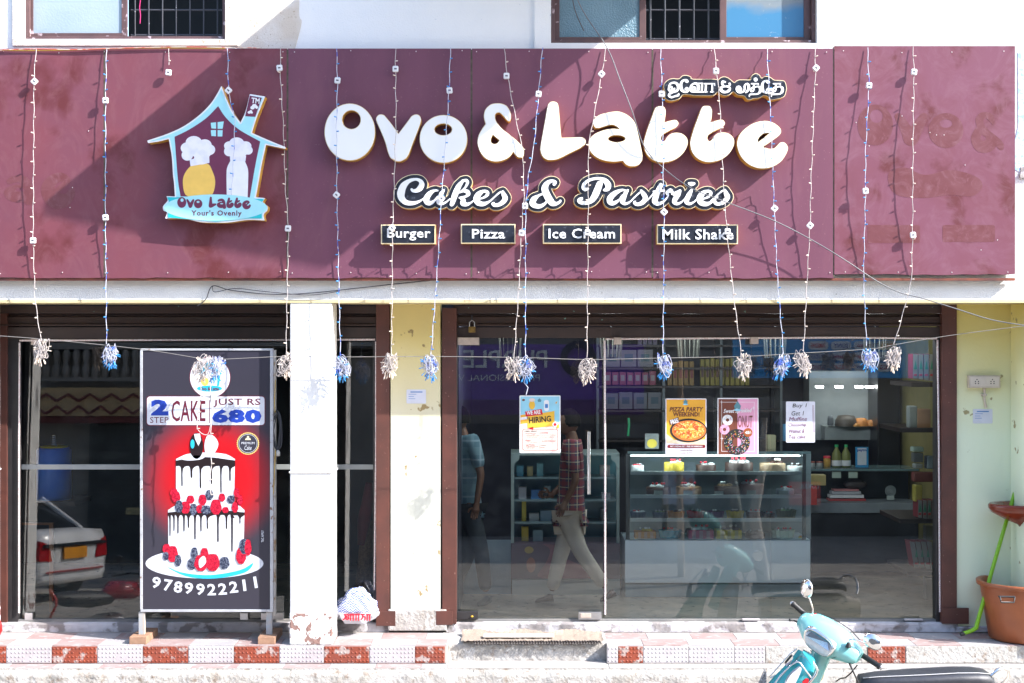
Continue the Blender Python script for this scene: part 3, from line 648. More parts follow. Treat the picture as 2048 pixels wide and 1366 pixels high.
def backed_sign(prims, f, ox, oy, step, white_face, off_b, off_g, label, extra=None, yl=YL, name='script_sign', part='white_lettering'):
    fld = sdf(prims, off_g + 6, step); cs0 = group_loops(contours(fld, 0, 30))
    g = lambda L: [[(x / f + ox, y / f + oy) for x, y in l] for l in L]
    outer = [[l[0]] for l in group_loops(contours(fld, off_g, 200))]; bl = [[l[0]] for l in group_loops(contours(fld, off_b, 200))]
    p = g(outer[0])[0]; t = thing(name, label, 'sign', W(sum(q[0] for q in p) / len(p), sum(q[1] for q in p) / len(p), YB))
    m = MB()
    for l in outer: m.loops(g(l), yl + .003, YB + .002, 1, 0)
    m.build('gold_casing', [M_gold, M_cream_e], t)
    m = MB()
    for l in bl: m.loops(g(l), yl, yl + .0028, 0)
    m.build('black_face', M_blk, t)
    if white_face:
        m = MB()
        for l in cs0: m.loops(g(l), yl - .008, yl - .0003, 0)
        m.build(part, M_lw, t)
    return t
k3 = 5.689
backed_sign(cakes, k3, 770, 335, 3.5, True, 36, 43, 'black backed white script reading Cakes')
backed_sign(ampp, k3, 770, 335, 3.5, True, 33, 40, 'small black backed white script ampersand in the middle line')
backed_sign(past, k3, 1130, 335, 3.5, True, 36, 43, 'black backed white script reading Pastries')

# Tamil plate -----------------------------------------------------------------------
tb = [(270,120),(200,135),(140,190),(125,260),(150,340),(140,400),(180,440),(240,455),(310,440),(370,415),(410,365),(500,362),(560,375),(700,378),(860,375),(915,325),(960,360),(1030,378),(1100,360),(1145,320),(1200,365),(1260,375),(1310,385),(1340,425),(1390,438),(1440,420),(1530,410),(1590,375),(1650,390),(1690,435),(1740,435),(1850,410),(1900,380),(1920,320),(1930,270),(1910,180),(1870,150),(1750,145),(1700,110),(1650,90),(1600,92),(1560,115),(1530,70),(1480,48),(1430,65),(1400,110),(1390,140),(1250,138),(1190,155),(1160,180),(1110,140),(1060,105),(1000,95),(950,115),(920,145),(870,130),(560,130),(530,100),(470,75),(400,80),(350,125)]
tam = backed_sign([('+', 'P', catmull(tb, True, 3))], 7.314, 1310, 140, 6, False, -9, 0, 'small black plate with white Tamil lettering at upper right of the board', name='tamil_sign')
k = 7.314; TQ = lambda st: [(o, kk, [(x, y, r) for x, y, r in d]) for o, kk, d in st]
va = [S((545,300,16),(540,270,13),(560,250,12),(585,262,18),(578,300,18),(540,316,12),(518,290,14),(525,235,14),(565,200,13),(610,200,16),(635,235,22),(632,290,20),(610,318,12)), S((560,320,9),(650,322,9),(708,322,9)), S((620,195,8),(700,195,8)), S((690,200,14),(685,310,15))]
eey = lambda dx, dy=0: sh([S((455,165,18),(470,175,14),(480,165,12),(462,148,12),(420,150,14),(388,180,18),(378,235,22),(392,290,22),(430,318,14),(470,312,18),(485,285,18),(465,262,14),(445,278,12))], dx, dy)
aa = [S((725,200,9),(870,200,9)), S((745,205,13),(738,318,14)), S((715,320,8),(762,320,8)), S((840,205,13),(835,318,14)), S((812,320,8),(860,320,8)), S((868,200,9),(875,225,7))]
oo = [S((245,250,14),(215,245,14),(205,285,18),(230,310,16),(255,290,14),(245,262,12)), S((200,250,10),(220,205,12),(270,185,14),(320,200,18),(340,250,20),(325,300,16),(285,320,12),(240,330,10)), S((285,270,12),(280,310,10),(250,335,10),(215,345,14),(205,375,16),(240,398,14),(290,385,12),(340,368,16),(348,345,8))]
am = [S((1090,200,16),(1098,215,12),(1080,235,10),(1050,240,14),(1095,255,10),(1085,295,20),(1040,322,16),(985,312,20),(965,280,20),(985,245,14),(1040,240,10)), S((1025,175,13),(990,172,18),(985,205,16),(1010,235,11),(1050,240,8))]
la = [S((1225,265,14),(1215,300,18),(1250,310,14),(1260,280,14),(1235,240,10),(1200,250,11),(1195,290,14),(1225,325,14),(1280,322,12),(1310,290,14),(1312,230,14),(1345,200,11),(1368,225,20),(1370,275,20),(1345,315,14),(1325,330,8))]
ta = lambda dx: sh([S((1410,200,9),(1510,200,9)), S((1445,205,12),(1445,245,12),(1410,270,12),(1405,305,14),(1430,310,12),(1445,290,10),(1445,260,10)), S((1445,258,9),(1500,240,10),(1540,265,20),(1538,315,20),(1500,350,10),(1440,355,10),(1390,358,11),(1380,385,8)), S((1508,200,9),(1515,215,6))], dx)
dot = [S((1472,138,28),(1473,140,28))]
tami = oo + eey(0) + va + aa + am + la + ta(0) + dot + eey(1190, 12) + ta(322)
fld = sdf(tami, 6, 3.0); m = MB()
for l in group_loops(contours(fld, 0, 20)): m.loops([[(x / k + 1310, y / k + 140) for x, y in q] for q in l], YL - .008, YL - .0003)
m.build('white_lettering', M_lw, tam)

# four product boxes ------------------------------------------------------------------
for (x0, y0, x1, y1), s_, tbx, lb in (((762, 449, 871, 488), 'Burger', (774, 457, 861, 481), 'black sign box reading Burger'), ((922, 448, 1031, 487), 'Pizza', (944, 458, 1010, 477), 'black sign box reading Pizza'),
        ((1086, 448, 1243, 487), 'Ice Cream', (1097, 457, 1230, 477), 'black sign box reading Ice Cream'), ((1314, 449, 1476, 488), 'Milk Shake', (1325, 458, 1467, 479), 'black sign box reading Milk Shake')):
    t = thing('box_sign', lb, 'sign', W((x0 + x1) / 2, (y0 + y1) / 2, YB), 'row of black product boxes under the shop name')
    m = MB(); m.loops([[(x0, y0), (x1, y0), (x1, y1), (x0, y1)]], YL + .003, YB + .002, 1, 0); m.build('gold_casing', [M_gold, M_cream_e], t)
    m = MB(); m.rect(x0 + 2.2, y0 + 2.2, x1 - 2.2, y1 - 2.2, YL, YL + .0028); m.build('black_face', M_blk, t)
    text(s_, tbx, YL - .006, M_lw, t, bold=.016, th=.0055, name='white_lettering', space=1.06)

# logo -------------------------------------------------------------------------------
LK = 4.555; lg = lambda L: [[(x / LK + 280, y / LK + 160) for x, y in l] for l in L]
out = [(742,52,1),(700,130),(640,220),(540,320),(400,420),(250,490),(65,552,1),(75,575,1),(170,560),(262,537,1),(290,700),(300,860),(310,940),(318,1060,1),(240,1058,1),(250,1100),(210,1150),(215,1190),(245,1205),(230,1262,1),(400,1262),(560,1295),(800,1298),(980,1275),(1135,1280,1),(1128,1225),(1160,1190),(1160,1150),(1120,1115),(1140,1075,1),(1055,1068,1),(1075,960),(1105,790),(1148,590,1),(1240,610),(1325,628,1),(1325,610,1),(1200,560),(1020,482,1),(1060,350),(1140,150,1),(1000,128,1),(960,290),(915,388,1),(850,300),(800,200)]
lf = sdf([('+', 'P', catmull(out, True, 4))], 6, 4.0)
logo = thing('logo_sign', 'raised house shaped logo sign with chef hats on maroon board', 'sign', W(438, 310, YB))
M_lwht = flatmat('logo_white', (.78, .80, .84), rough=.3); M_cyan = flatmat('logo_cyan', (.36, .72, .80), rough=.3); M_teal = flatmat('logo_teal', (.02, .48, .56), rough=.3); M_mar = flatmat('logo_maroon', (.15, .03, .075), rough=.35)
M_egg = flatmat('logo_yellow', (.80, .52, .12), rough=.3); M_hat = mat('logo_hat_white', (.76, .76, .84), (.62, .64, .80), rough=.3, scale=14, lo=.45, hi=.7)
def lay(name, loops, y, m, par=logo, th=.0012):
    q = MB()
    for l in loops: q.loops(lg(l), y, y + th)
    return q.build(name, m, par)
m = MB()
for g in group_loops(contours(lf, 0, 100)): m.loops(lg(g), YL + .005, YB + .002, 1, 0)
m.build('gold_casing', [M_gold, M_lwht], logo)
lay('cyan_panel', group_loops(contours(lf, -13, 100)), YL + .0035, M_cyan)
lay('maroon_panel', [[catmull([(712,238,1),(780,340),(900,450),(1095,560,1),(1050,780),(1000,1070,1),(370,1060,1),(345,900),(315,517,1),(450,450),(600,350)], True, 4)], [[(1000,142),(1110,162),(1050,335),(958,330)]]], YL + .002, M_mar)
for q in ([(645,390),(693,385),(693,443),(650,440)], [(707,384),(763,377),(752,444),(707,444)], [(645,457),(692,456),(692,513),(650,510)], [(707,456),(752,458),(750,514),(707,514)]): lay('window_square', [[q]], YL + .0008, M_cyan)
def blob(circles, lvl=0, polys=()): return group_loops(contours(sdf([('+', 'P', ell(*c, 20)) for c in circles] + [('+', 'P', q) for q in polys], 4, 3.0), lvl, 20))
lay('chef_hat', blob([(430,620,60,52),(490,570,75,60),(590,590,62,50),(635,635,50,48),(430,685,52,50),(560,660,90,60),(560,720,70,50)], 0, [[(452,725),(630,690),(632,755),(460,785)]]), YL + .0005, M_hat)
lay('chef_hat', blob([(815,600,50,42),(880,580,70,58),(960,600,55,42),(985,640,42,40),(810,650,45,45),(900,650,80,60),(900,700,60,40)], 0, [[(818,690),(966,690),(960,740),(822,738)]]), YL + .0005, M_hat)
lay('yellow_egg', [[catmull([(460,785),(540,757),(620,765),(655,820),(685,920),(665,1030),(600,1075),(500,1080),(415,1045),(392,960),(400,870)], True, 4)]], YL + .0010, M_egg)
lay('white_bottle', [[catmull([(822,738,1),(955,740,1),(980,800),(986,870),(980,1075,1),(790,1070,1),(788,860),(795,795)], True, 4)]], YL + .0010, M_lwht)
lay('banner', [[[(245,1066),(1130,1083),(1108,1120),(1108,1258),(990,1262),(690,1290),(255,1252),(262,1100)]]], YL - .0002, M_teal)
lay('banner_oval', [[ell(688, 1162, 470, 120, 48)]], YL - .0014, M_cyan)
for ch, gs in BIGPX:
    if ch == 'and': continue
    m = MB()
    for g in gs:
        ax, bx, sc_ = (649, 340, .797) if ch in 'Ovo' else (1080, 625, .776)
        m.loops(lg([[((p[0] - ax) * sc_ + bx, (p[1] - 208) * .86 + 1067) for p in lp] for lp in g]), YL - .0028, YL - .0016)
    m.build('maroon_letter', M_mar, logo)
text("Your's Ovenly", (280 + 468 / LK, 160 + 1186 / LK, 280 + 926 / LK, 160 + 1250 / LK), YL - .0028, M_mar, logo, bold=.02, space=1.15, name='maroon_lettering')
text('TM', (280 + 1015 / LK, 160 + 163 / LK, 280 + 1090 / LK, 160 + 213 / LK), YL + .0005, M_lwht, logo, bold=.03, name='white_lettering', rot=.1)
lay('cloud', blob([(1025,252,20,16),(1042,235,22,16),(1062,248,14,14)]) + blob([(995,295,15,12),(1010,285,12,12),(1018,297,10,9)]), YL + .0005, M_lwht)
# ------------------------------------------------------------------ the rooms behind the glass
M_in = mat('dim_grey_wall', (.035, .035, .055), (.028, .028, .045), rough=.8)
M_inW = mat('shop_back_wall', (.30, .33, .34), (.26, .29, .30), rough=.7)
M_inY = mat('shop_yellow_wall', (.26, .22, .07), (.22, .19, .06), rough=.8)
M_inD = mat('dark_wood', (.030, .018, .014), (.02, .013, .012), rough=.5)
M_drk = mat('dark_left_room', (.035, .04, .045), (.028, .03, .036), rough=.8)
ZI = .08; YBK = 3.9; XR = 4.05; XW = -.45
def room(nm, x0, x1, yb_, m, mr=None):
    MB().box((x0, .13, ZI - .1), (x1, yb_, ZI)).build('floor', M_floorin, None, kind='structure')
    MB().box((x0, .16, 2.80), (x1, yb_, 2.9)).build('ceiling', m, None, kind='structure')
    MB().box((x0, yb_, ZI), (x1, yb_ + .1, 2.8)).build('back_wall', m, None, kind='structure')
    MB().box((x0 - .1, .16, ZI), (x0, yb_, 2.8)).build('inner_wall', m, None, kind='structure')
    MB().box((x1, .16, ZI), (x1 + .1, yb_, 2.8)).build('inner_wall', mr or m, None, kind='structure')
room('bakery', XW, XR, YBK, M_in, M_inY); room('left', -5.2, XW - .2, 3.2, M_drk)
def inner(px0, py0, px1, py1, yf, dep, m, name, label, cat, group=None, r=.004):
    mb = MB(); mb.pbox(px0, py0, px1, py1, yf, yf + dep, r=r); o = mb.build(name, m); return tag(o, label, cat, group)

# display counter -------------------------------------------------------------------
YD = 1.16
dc = thing('display_case', 'long glass cake display case with steel front, lit by the street', 'display case', W(1436, 1193, YD))
M_pan = mat('satin_steel_panel', (.80, .90, .97), (.74, .84, .92), rough=.4, metal=.0, scale=1.5)
M_shf = mat('white_shelf_edge', (.68, .75, .74), (.62, .68, .68), rough=.4)
M_case = mat('case_back', (.22, .28, .30), (.26, .33, .34), rough=.4)
m = MB(); m.pbox(1250, 1080, 1621, 1166, YD, YD + .55, r=.006); m.build('steel_front', M_pan, dc)
m = MB(); m.pbox(1251, 1169, 1618, 1194, YD + .02, YD + .5, r=.004); m.build('plinth', mat('plinth_grey', (.42, .52, .56), rough=.5), dc)
for py in (946, 993, 1040):
    m = MB(); m.pbox(1261, py - 3.5, 1604, py + 3.5, YD + .02, YD + .035, r=.002); sh_ = m.build('shelf', M_shf, dc); a, c_ = W(1261, py - 3, YD + .036), W(1604, py - 3, YD + .036); m = MB(); m.add([(a.x, a.y, a.z), (c_.x, a.y, a.z), (c_.x, YD + .42, a.z), (a.x, YD + .42, a.z)], [(0, 1, 2, 3)]); m.build('shelf_glass', M_glass2, sh_)
m = MB(); m.pbox(1255, 903, 1622, 908, YD, YD + .015, r=.002); m.build('top_glass_edge', mat('teal_glass_edge', (.16, .26, .27), rough=.2), dc)
a, c_ = W(1255, 904, YD), W(1622, 904, YD); m = MB(); m.add([(a.x, a.y + .016, a.z), (c_.x, a.y + .016, a.z), (c_.x, YD + .55, a.z), (a.x, YD + .55, a.z)], [(0, 1, 2, 3)]); m.build('top_glass', M_glass2, dc)
m = MB(); m.pbox(1255, 908, 1622, 1079, YD + .52, YD + .54); m.build('case_back', M_case, dc)
for a, c_ in ((1252, 1260), (1605, 1612)): m = MB(); m.pbox(a, 908, c_, 1079, YD + .005, YD + .03, r=.002); m.build('corner_post', mat('case_post', (.07, .085, .09), rough=.3), dc)
p0, p1 = W(1258, 1079, YD - .005), W(1621, 909, YD - .005); MB().add([(p0.x, p0.y, p0.z), (p1.x, p0.y, p0.z), (p1.x, p0.y, p1.z), (p0.x, p0.y, p1.z)], [(0, 1, 2, 3)]).build('glass_front', M_glass2, dc)
m = MB(); m.pbox(1262, 911, 1600, 912.4, YD + .05, YD + .09); m.build('light_strip', mat('strip_white', (.7, .75, .75), rough=.4, emit=(.9, 1, 1), estr=6.0), dc)
# cakes on the shelves
def cm(c): return flatmat('food_%d_%d_%d' % tuple(int(v * 99) for v in c), tuple(min(.85, v * 1.35) for v in c), rough=.5)
ORA, RED, PUR, YEL, TEA, PNK, WHT, CHO, GRN, BLU = (.72,.22,.03), (.60,.03,.05), (.16,.06,.15), (.65,.45,.03), (.03,.30,.38), (.55,.18,.28), (.70,.70,.66), (.05,.025,.02), (.28,.42,.20), (.10,.14,.20)
def cake(kind, px, py, wpx, col, top, label, seed):
    y = YD + .16; c = W(px, py, y); wd = wpx * (D0 + y) / F; rnd = random.Random(seed); t = thing('pastry', label, 'pastry', c, 'pastries on the display case shelves')
    if kind == 'cup':
        m = MB(); n = 24; h = wd * .42; vs = []
        for z, k in ((0, .82), (h, 1.0), (h, .9), (h * .7, .88)):
            for i in range(n): a = 2 * math.pi * i / n; rr = wd / 2 * k * (1 + (.05 if i % 2 else -.03)); vs.append((c.x + rr * math.cos(a), c.y + rr * math.sin(a) * .8, c.z + z))
        m.add(vs, [(j * n + i, j * n + (i + 1) % n, (j + 1) * n + (i + 1) % n, (j + 1) * n + i) for j in range(3) for i in range(n)] + [tuple(range(3 * n, 4 * n))]); m.build('paper_case', cm(col), t)
        hz = h * .8
    elif kind == 'box':
        m = MB(); h = wd * .40; m.bbox(c + Vector((-wd / 2, -wd * .35, .001)), c + Vector((wd / 2, wd * .35, h)), .004); m.build('tray', cm(col), t)
        for q in range(1, 7): 
            if q % 2: s_ = MB(); s_.box(c + Vector((-wd / 2 + wd * q / 7, -wd * .352, .004)), c + Vector((-wd / 2 + wd * (q + 1) / 7, -wd * .35, h - .003))); s_.build('stripe', cm(tuple(v * .6 + .15 for v in col)), t)
        hz = h
    else:
        m = MB(); h = wd * (.30 if kind == 'slab' else .42); m.lathe([(wd * .5, 0), (wd * .5, h), (wd * .46, h + .006), (0, h + .007)], c, 18); m.build('sponge', cm(col), t); hz = h
    m = MB()
    for q in range(7):
        a = rnd.random() * 6.28; rr = rnd.random() * wd * .33; m.ball((c.x + rr * math.cos(a), c.y + rr * math.sin(a) * .7, c.z + hz + .006), wd * rnd.uniform(.10, .17), 0, 1, (1, 1, .8))
    m.build('topping', cm(top), t, kind='stuff')
    m = MB()
    for q in range(4): m.ball((c.x + rnd.uniform(-.3, .3) * wd, c.y - .2 * wd, c.z + hz + wd * .17), wd * .055, 0, 1)
    m.build('sprinkles', cm(WHT if top != WHT else RED), t, kind='stuff')
rows = [
 (942.5, [('round', 1275, 26, WHT, RED, 'red and white wrapped cake at the left of the top shelf'), ('round', 1348, 40, YEL, WHT, 'yellow glazed cake on the top shelf'), ('slab', 1412, 40, CHO, WHT, 'dark cake with white curls on the top shelf'), ('slab', 1478, 56, CHO, WHT, 'dark cake with three white dollops on the top shelf'), ('slab', 1545, 52, (.3, .2, .12), CHO, 'brown slab cake on the top shelf under the donut poster'), ('slab', 1590, 34, WHT, CHO, 'white slab cake at the right end of the top shelf')]),
 (989.5, [('slab', 1317, 50, CHO, WHT, 'white sprinkled pastry at the left of the second shelf'), ('slab', 1377, 52, (.35, .2, .12), WHT, 'white topped brown pastry on the second shelf'), ('slab', 1455, 54, CHO, (.25, .16, .08), 'chocolate pastry with brown flakes on the second shelf'), ('round', 1503, 50, (.2, .12, .12), WHT, 'layered cake with pink cream tips on the second shelf'), ('slab', 1570, 36, (.3, .35, .4), WHT, 'pale pastry at the right of the second shelf')]),
 (1036.5, [('cup', 1276, 32, BLU, WHT, 'dark cup cake with white dots at the left of the third shelf'), ('cup', 1320, 32, BLU, GRN, 'dark green cup cake on the third shelf'), ('cup', 1352, 34, ORA, CHO, 'orange cup cake on the third shelf'), ('cup', 1391, 36, RED, CHO, 'red striped cup cake on the third shelf'), ('cup', 1431, 34, PUR, CHO, 'purple cup cake on the third shelf'), ('cup', 1470, 36, YEL, CHO, 'yellow cup cake on the third shelf'), ('cup', 1508, 34, CHO, WHT, 'dark cup cake with white cream beads on the third shelf'), ('cup', 1537, 26, CHO, WHT, 'second dark cup cake with white cream beads, right of the first'), ('cup', 1572, 40, (.1, .12, .06), GRN, 'green topped cup cake at the right of the third shelf')]),
 (1078.5, [('box', 1290, 42, ORA, YEL, 'orange striped box cake at the left of the bottom shelf'), ('cup', 1340, 46, TEA, WHT, 'teal cup cake with white petals on the bottom shelf'), ('box', 1400, 50, (.5, .08, .16), WHT, 'pink checked box cake on the bottom shelf'), ('box', 1456, 50, YEL, CHO, 'yellow spotted box cake on the bottom shelf'), ('slab', 1510, 40, (.14, .07, .06), CHO, 'chocolate slab on the bottom shelf'), ('cup', 1566, 46, (.45, .55, .45), WHT, 'pale green cup cake with white blooms on the bottom shelf'), ('box', 1603, 12, (.75, .5, .02), ORA, 'small yellow box at the right end of the bottom shelf')])]
k_ = 0
for py, L in rows:
    for kind, px, w_, col, top, lb in L: cake(kind, px, py, w_, col, top, lb, k_); k_ += 1
for i, (px, py) in enumerate(((1317, 985), (1376, 985), (1438, 986), (1503, 985), (1567, 986))):
    inner(px - 9, py - 4, px + 9, py + 4, YD + .03, .003, flatmat('price_card', (.42, .46, .42)), 'price_card', 'small pale price card on the second shelf edge of the display case', 'card', 'price cards on the second shelf', r=0)
# small upright counter with printed base -----------------------------------------------
fc = thing('counter_fridge', 'upright glass cabinet with brown printed base behind the walking man', 'cabinet', W(1131, 1195, 1.3)); YC = 1.3
m = MB(); m.pbox(1022, 1087, 1240, 1158, YC, YC + .5, r=.005); m.build('printed_base', mat('brown_print', (.07, .035, .055), (.09, .04, .06), rough=.4), fc)
m = MB(); m.pbox(1024, 1159, 1240, 1195, YC + .01, YC + .48, r=.004); m.build('steel_kick_plate', mat('kick_steel', (.45, .47, .45), (.55, .54, .47), rough=.35, metal=.3, scale=2), fc)
for a, c_ in ((1022, 1028), (1233, 1239)): m = MB(); m.pbox(a, 909, c_, 1086, YC, YC + .03, r=.002); m.build('post', mat('pale_green_post', (.30, .38, .36), rough=.4), fc)
m = MB(); m.pbox(1022, 906, 1239, 911, YC, YC + .48, r=.002); m.build('top', MATS['pale_green_post'], fc)
for c0 in ((1022, 911), (1239, 911)): s_ = 1 if c0[0] == 1022 else -1; m = MB(); m.loops([catmull([(c0[0], 911, 1), (c0[0] + s_ * 17, 911, 1), (c0[0] + s_ * 16, 919), (c0[0] + s_ * 8, 926), (c0[0] + s_ * 6, 936, 1), (c0[0], 936, 1)])], YC - .006, YC - .001); m.build('corner_bracket', MATS['pale_green_post'], fc)
for py in (955, 1000, 1045): m = MB(); m.pbox(1029, py, 1232, py + 3, YC + .05, YC + .4); m.build('shelf', mat('cabinet_shelf', (.16, .24, .26), rough=.3), fc)
m = MB(); m.pbox(1028, 911, 1233, 1086, YC + .44, YC + .46); m.build('back_panel', mat('cabinet_back', (.14, .34, .38), (.09, .22, .27), rough=.3, scale=2), fc)
m = MB(); m.loops([catmull([(1085, 1088, 1), (1100, 1100), (1092, 1125), (1075, 1150), (1085, 1157, 1), (1190, 1157, 1), (1160, 1130), (1120, 1112), (1115, 1090, 1)])], YC - .004, YC - .001); m.build('pink_print', flatmat('dull_pink_print', (.22, .07, .09)), fc)
m = MB(); m.loops([ell(1062, 1130, 9, 15)], YC - .005, YC - .001); m.build('egg_print', flatmat('orange_print', (.36, .12, .06)), fc)
m = MB(); m.loops([ell(1058, 1100, 9, 7)], YC - .005, YC - .001); m.build('yellow_print', flatmat('mustard_print', (.36, .24, .03)), fc)
CL = ['teal carton at the left of the top cabinet shelf', 'tan carton second on the top cabinet shelf', 'tall pale green carton third on the top cabinet shelf', 'pale grey carton at the left of the second cabinet shelf', 'blue carton on the second cabinet shelf', 'tall slim grey carton on the second cabinet shelf', 'tall yellow carton at the left of the third cabinet shelf', 'low grey carton on the third cabinet shelf', 'grey blue carton right of the low grey one on the third cabinet shelf', 'yellow carton at the left of the bottom cabinet shelf', 'grey green carton on the bottom cabinet shelf', 'beige carton at the right of the top cabinet shelf', 'low grey carton at the right of the second cabinet shelf', 'black carton at the right of the third cabinet shelf']
for px, py, ww, hh, col in ((1040, 953, 14, 22, (.10, .32, .40)), (1060, 953, 12, 20, (.45, .35, .15)), (1080, 953, 13, 26, (.20, .45, .45)), (1045, 998, 16, 24, (.4, .4, .42)), (1072, 998, 20, 18, (.06, .18, .4)), (1095, 998, 12, 26, (.25, .35, .36)), (1048, 1043, 9, 40, (.5, .4, .05)), (1068, 1043, 20, 16, (.4, .42, .42)), (1092, 1043, 22, 22, (.2, .3, .38)), (1050, 1084, 14, 30, (.55, .4, .04)), (1076, 1084, 20, 24, (.25, .38, .40)), (1210, 953, 20, 22, (.3, .28, .26)), (1212, 998, 18, 12, (.3, .32, .34)), (1208, 1043, 14, 26, (.06, .07, .08))):
    inner(px - ww / 2, py - hh, px + ww / 2, py, YC + .15, .08, cm(col), 'carton', CL.pop(0), 'carton', 'cartons in the upright glass cabinet')
# back racks ------------------------------------------------------------------------------
YR = 2.9
rk = thing('back_rack', 'tall dark rack along the back wall of the bakery', 'rack', W(1420, 1000, YR))
m = MB(); m.pbox(1195, 660, 1560, 1150, YR + .35, YR + .40); m.build('back_board', mat('rack_back', (.035, .035, .045), rough=.7), rk)
for py in (690, 735, 772, 820, 880): m = MB(); m.pbox(1195, py, 1560, py + 4, YR, YR + .34); m.build('shelf', M_inD, rk)
for px in (1193, 1325, 1440, 1560): m = MB(); m.pbox(px, 660, px + 5, 1150, YR, YR + .34); m.build('post', mat('rack_post', (.12, .14, .15), rough=.5), rk)
rnd = random.Random(5)
def packs(y0, y1, x0, x1, step, col, col2, label, grp, name='packet'):
    px = x0
    while px + step * .9 < x1:
        t = thing(name, label, name, W(px + step / 2, y1, YR + .06), grp); m = MB(); m.pbox(px + 1, y0 + rnd.uniform(0, 3), px + step - 1, y1, YR + .06, YR + .12, r=.004); m.build('sleeve', cm(tuple(v * .28 for v in col)), t)
        m = MB(); m.pbox(px + step * .25, y0 + (y1 - y0) * .3, px + step * .75, y0 + (y1 - y0) * .7, YR + .057, YR + .0595); m.build('print_patch', cm(tuple(v * .28 for v in col2)), t); px += step
packs(742, 770, 1208, 1318, 15, (.55, .06, .16), (.65, .55, .6), 'pink boxed candle packet in the row on the back rack', 'pink packets on the back rack')
packs(697, 734, 1208, 1318, 33, (.42, .40, .46), (.12, .25, .32), 'white poly bag with dark print hanging at the back rack', 'white bags on the upper back shelf', 'bag')
packs(784, 818, 1208, 1324, 29, (.30, .32, .38), (.06, .16, .24), 'white poly bag with blue print in the lower row of the back rack', 'white bags on the lower back shelf', 'bag')
packs(722, 771, 1334, 1392, 11, (.60, .34, .05), (.45, .05, .04), 'orange and red snack packet hanging behind the pizza poster', 'orange packets on the back rack')
packs(716, 771, 1400, 1500, 10, (.60, .48, .03), (.16, .03, .02), 'yellow stick packet hanging at the back rack', 'yellow packets on the back rack')
packs(672, 690, 1275, 1318, 10, (.35, .30, .45), (.2, .1, .3), 'lilac carton on the topmost back shelf', 'lilac cartons on the back rack', 'carton')
# cake board lamp shades hanging in the window
for px in (1222, 1377, 1550, 1750, 1020, 600 + 5):
    t = thing('ceiling_basket', {1222: 'ribbed pale pendant shade beside the door edge', 1377: 'ribbed pale pendant shade above the pizza poster', 1550: 'ribbed pale pendant shade left of the glass joint', 1750: 'ribbed pale pendant shade at the right of the shop', 1020: 'ribbed pale pendant shade above the hiring poster', 605: 'ribbed pale pendant shade behind the white column'}[px], 'pendant lamp', W(px, 680, .5)); c = W(px, 700, .5)
    for q in range(14):
        a = 2 * math.pi * q / 14; m = MB(); m.tube([(c.x + .10 * math.cos(a), c.y + .10 * math.sin(a), c.z + .14), (c.x + .085 * math.cos(a), c.y + .085 * math.sin(a), c.z - .07)], .006, 4); m.build('rib', mat('shade_rib', (.16, .16, .13), rough=.6), t)
    m = MB(); m.lathe([(.088, -.07), (.088, -.06)], c, 16); m.tube([c + Vector((0, 0, .14)), (c.x, c.y, 2.8)], .004, 5); m.build('rim', MATS['rack_post'], t)
for px in (1020, 1222, 1377, 1550, 1750):   # unseen fill lights added above the shades to brighten the shop
    pt = bpy.data.lights.new('shop_fill_light', 'POINT'); pt.energy = 6; pt.color = (.92, .98, 1.0); pt.shadow_soft_size = .08; po = bpy.data.objects.new('shop_fill_light', pt); COL.objects.link(po); po.location = (W(px, 0, .5).x, .5, 2.66)
# right hand part: wall panel, hotplates, second counter -------------------------------------
inner(1618, 742, 1752, 880, 3.4, .3, M_inW, 'wall_cabinet', 'pale wall cabinet at the back right of the bakery', 'cabinet')
inner(1650, 852, 1752, 880, 3.2, .2, mat('ledge_grey', (.36, .40, .40), rough=.5), 'ledge', 'grey ledge holding round dark loaves at the back right', 'shelf')
for px, py, rx, ry, col, lb in ((1692, 852, 21, 22, (.05, .04, .03), 'large dark round loaf on the back ledge'), (1722, 852, 14, 16, (.42, .16, .03), 'orange round loaf on the back ledge'), (1742, 852, 12, 12, (.34, .13, .02), 'smaller orange loaf at the right end of the back ledge'), (1706, 852, 18, 7, (.30, .13, .02), 'low flat tan loaf before the dark round loaf'), (1661, 851, 6, 20, (.06, .07, .08), 'dark upright tin beside the round loaves')):
    c = W(px, py, 3.14 + rx * .002); m = MB(); m.lathe([(rx * .0056, 0), (rx * .0056 * .94, ry * .0028), (rx * .004, ry * .005), (0, ry * .0054)], c, 20); tag(m.build('loaf', cm(col)), lb, 'loaf')
for px in (1641, 1680, 1720, 1741, 1762):
    m = MB(); m.pbox(px - 6, 772, px + 6, 776, 3.0, 3.1); tag(m.build('led_fitting', mat('led_glow', (.8, .8, .8), emit=(1, 1, .95), estr=8)), 'short lit lamp fitting above the back right cabinet', 'lamp', 'lit lamp fittings at the back right')
m = MB(); m.pbox(1755, 700, 1800, 1150, 2.9, 3.3, r=.01); tag(m.build('tall_dark_fridge', mat('black_appliance', (.010, .010, .012), rough=.3)), 'tall black appliance between the back cabinet and yellow wall', 'fridge')
rc = thing('sales_counter', 'dark sales counter with grey band and glass top at the right', 'counter', W(1740, 1160, 2.3)); YS2 = 2.3
m = MB(); m.pbox(1618, 1006, 1838, 1026, YS2, YS2 + .5, r=.004); m.build('grey_band', mat('counter_band', (.30, .34, .37), rough=.5), rc)
m = MB(); m.pbox(1622, 1027, 1836, 1145, YS2 + .03, YS2 + .5, r=.004); m.build('dark_front', mat('counter_dark', (.02, .022, .028), (.026, .028, .036), rough=.4), rc)
m = MB(); m.pbox(1618, 938, 1838, 942, YS2, YS2 + .45, r=.002); m.build('glass_top', MATS['teal_glass_edge'], rc)
m = MB(); m.pbox(1622, 943, 1836, 1004, YS2 + .42, YS2 + .45); m.build('back', mat('counter_back', (.03, .05, .055), rough=.5), rc)
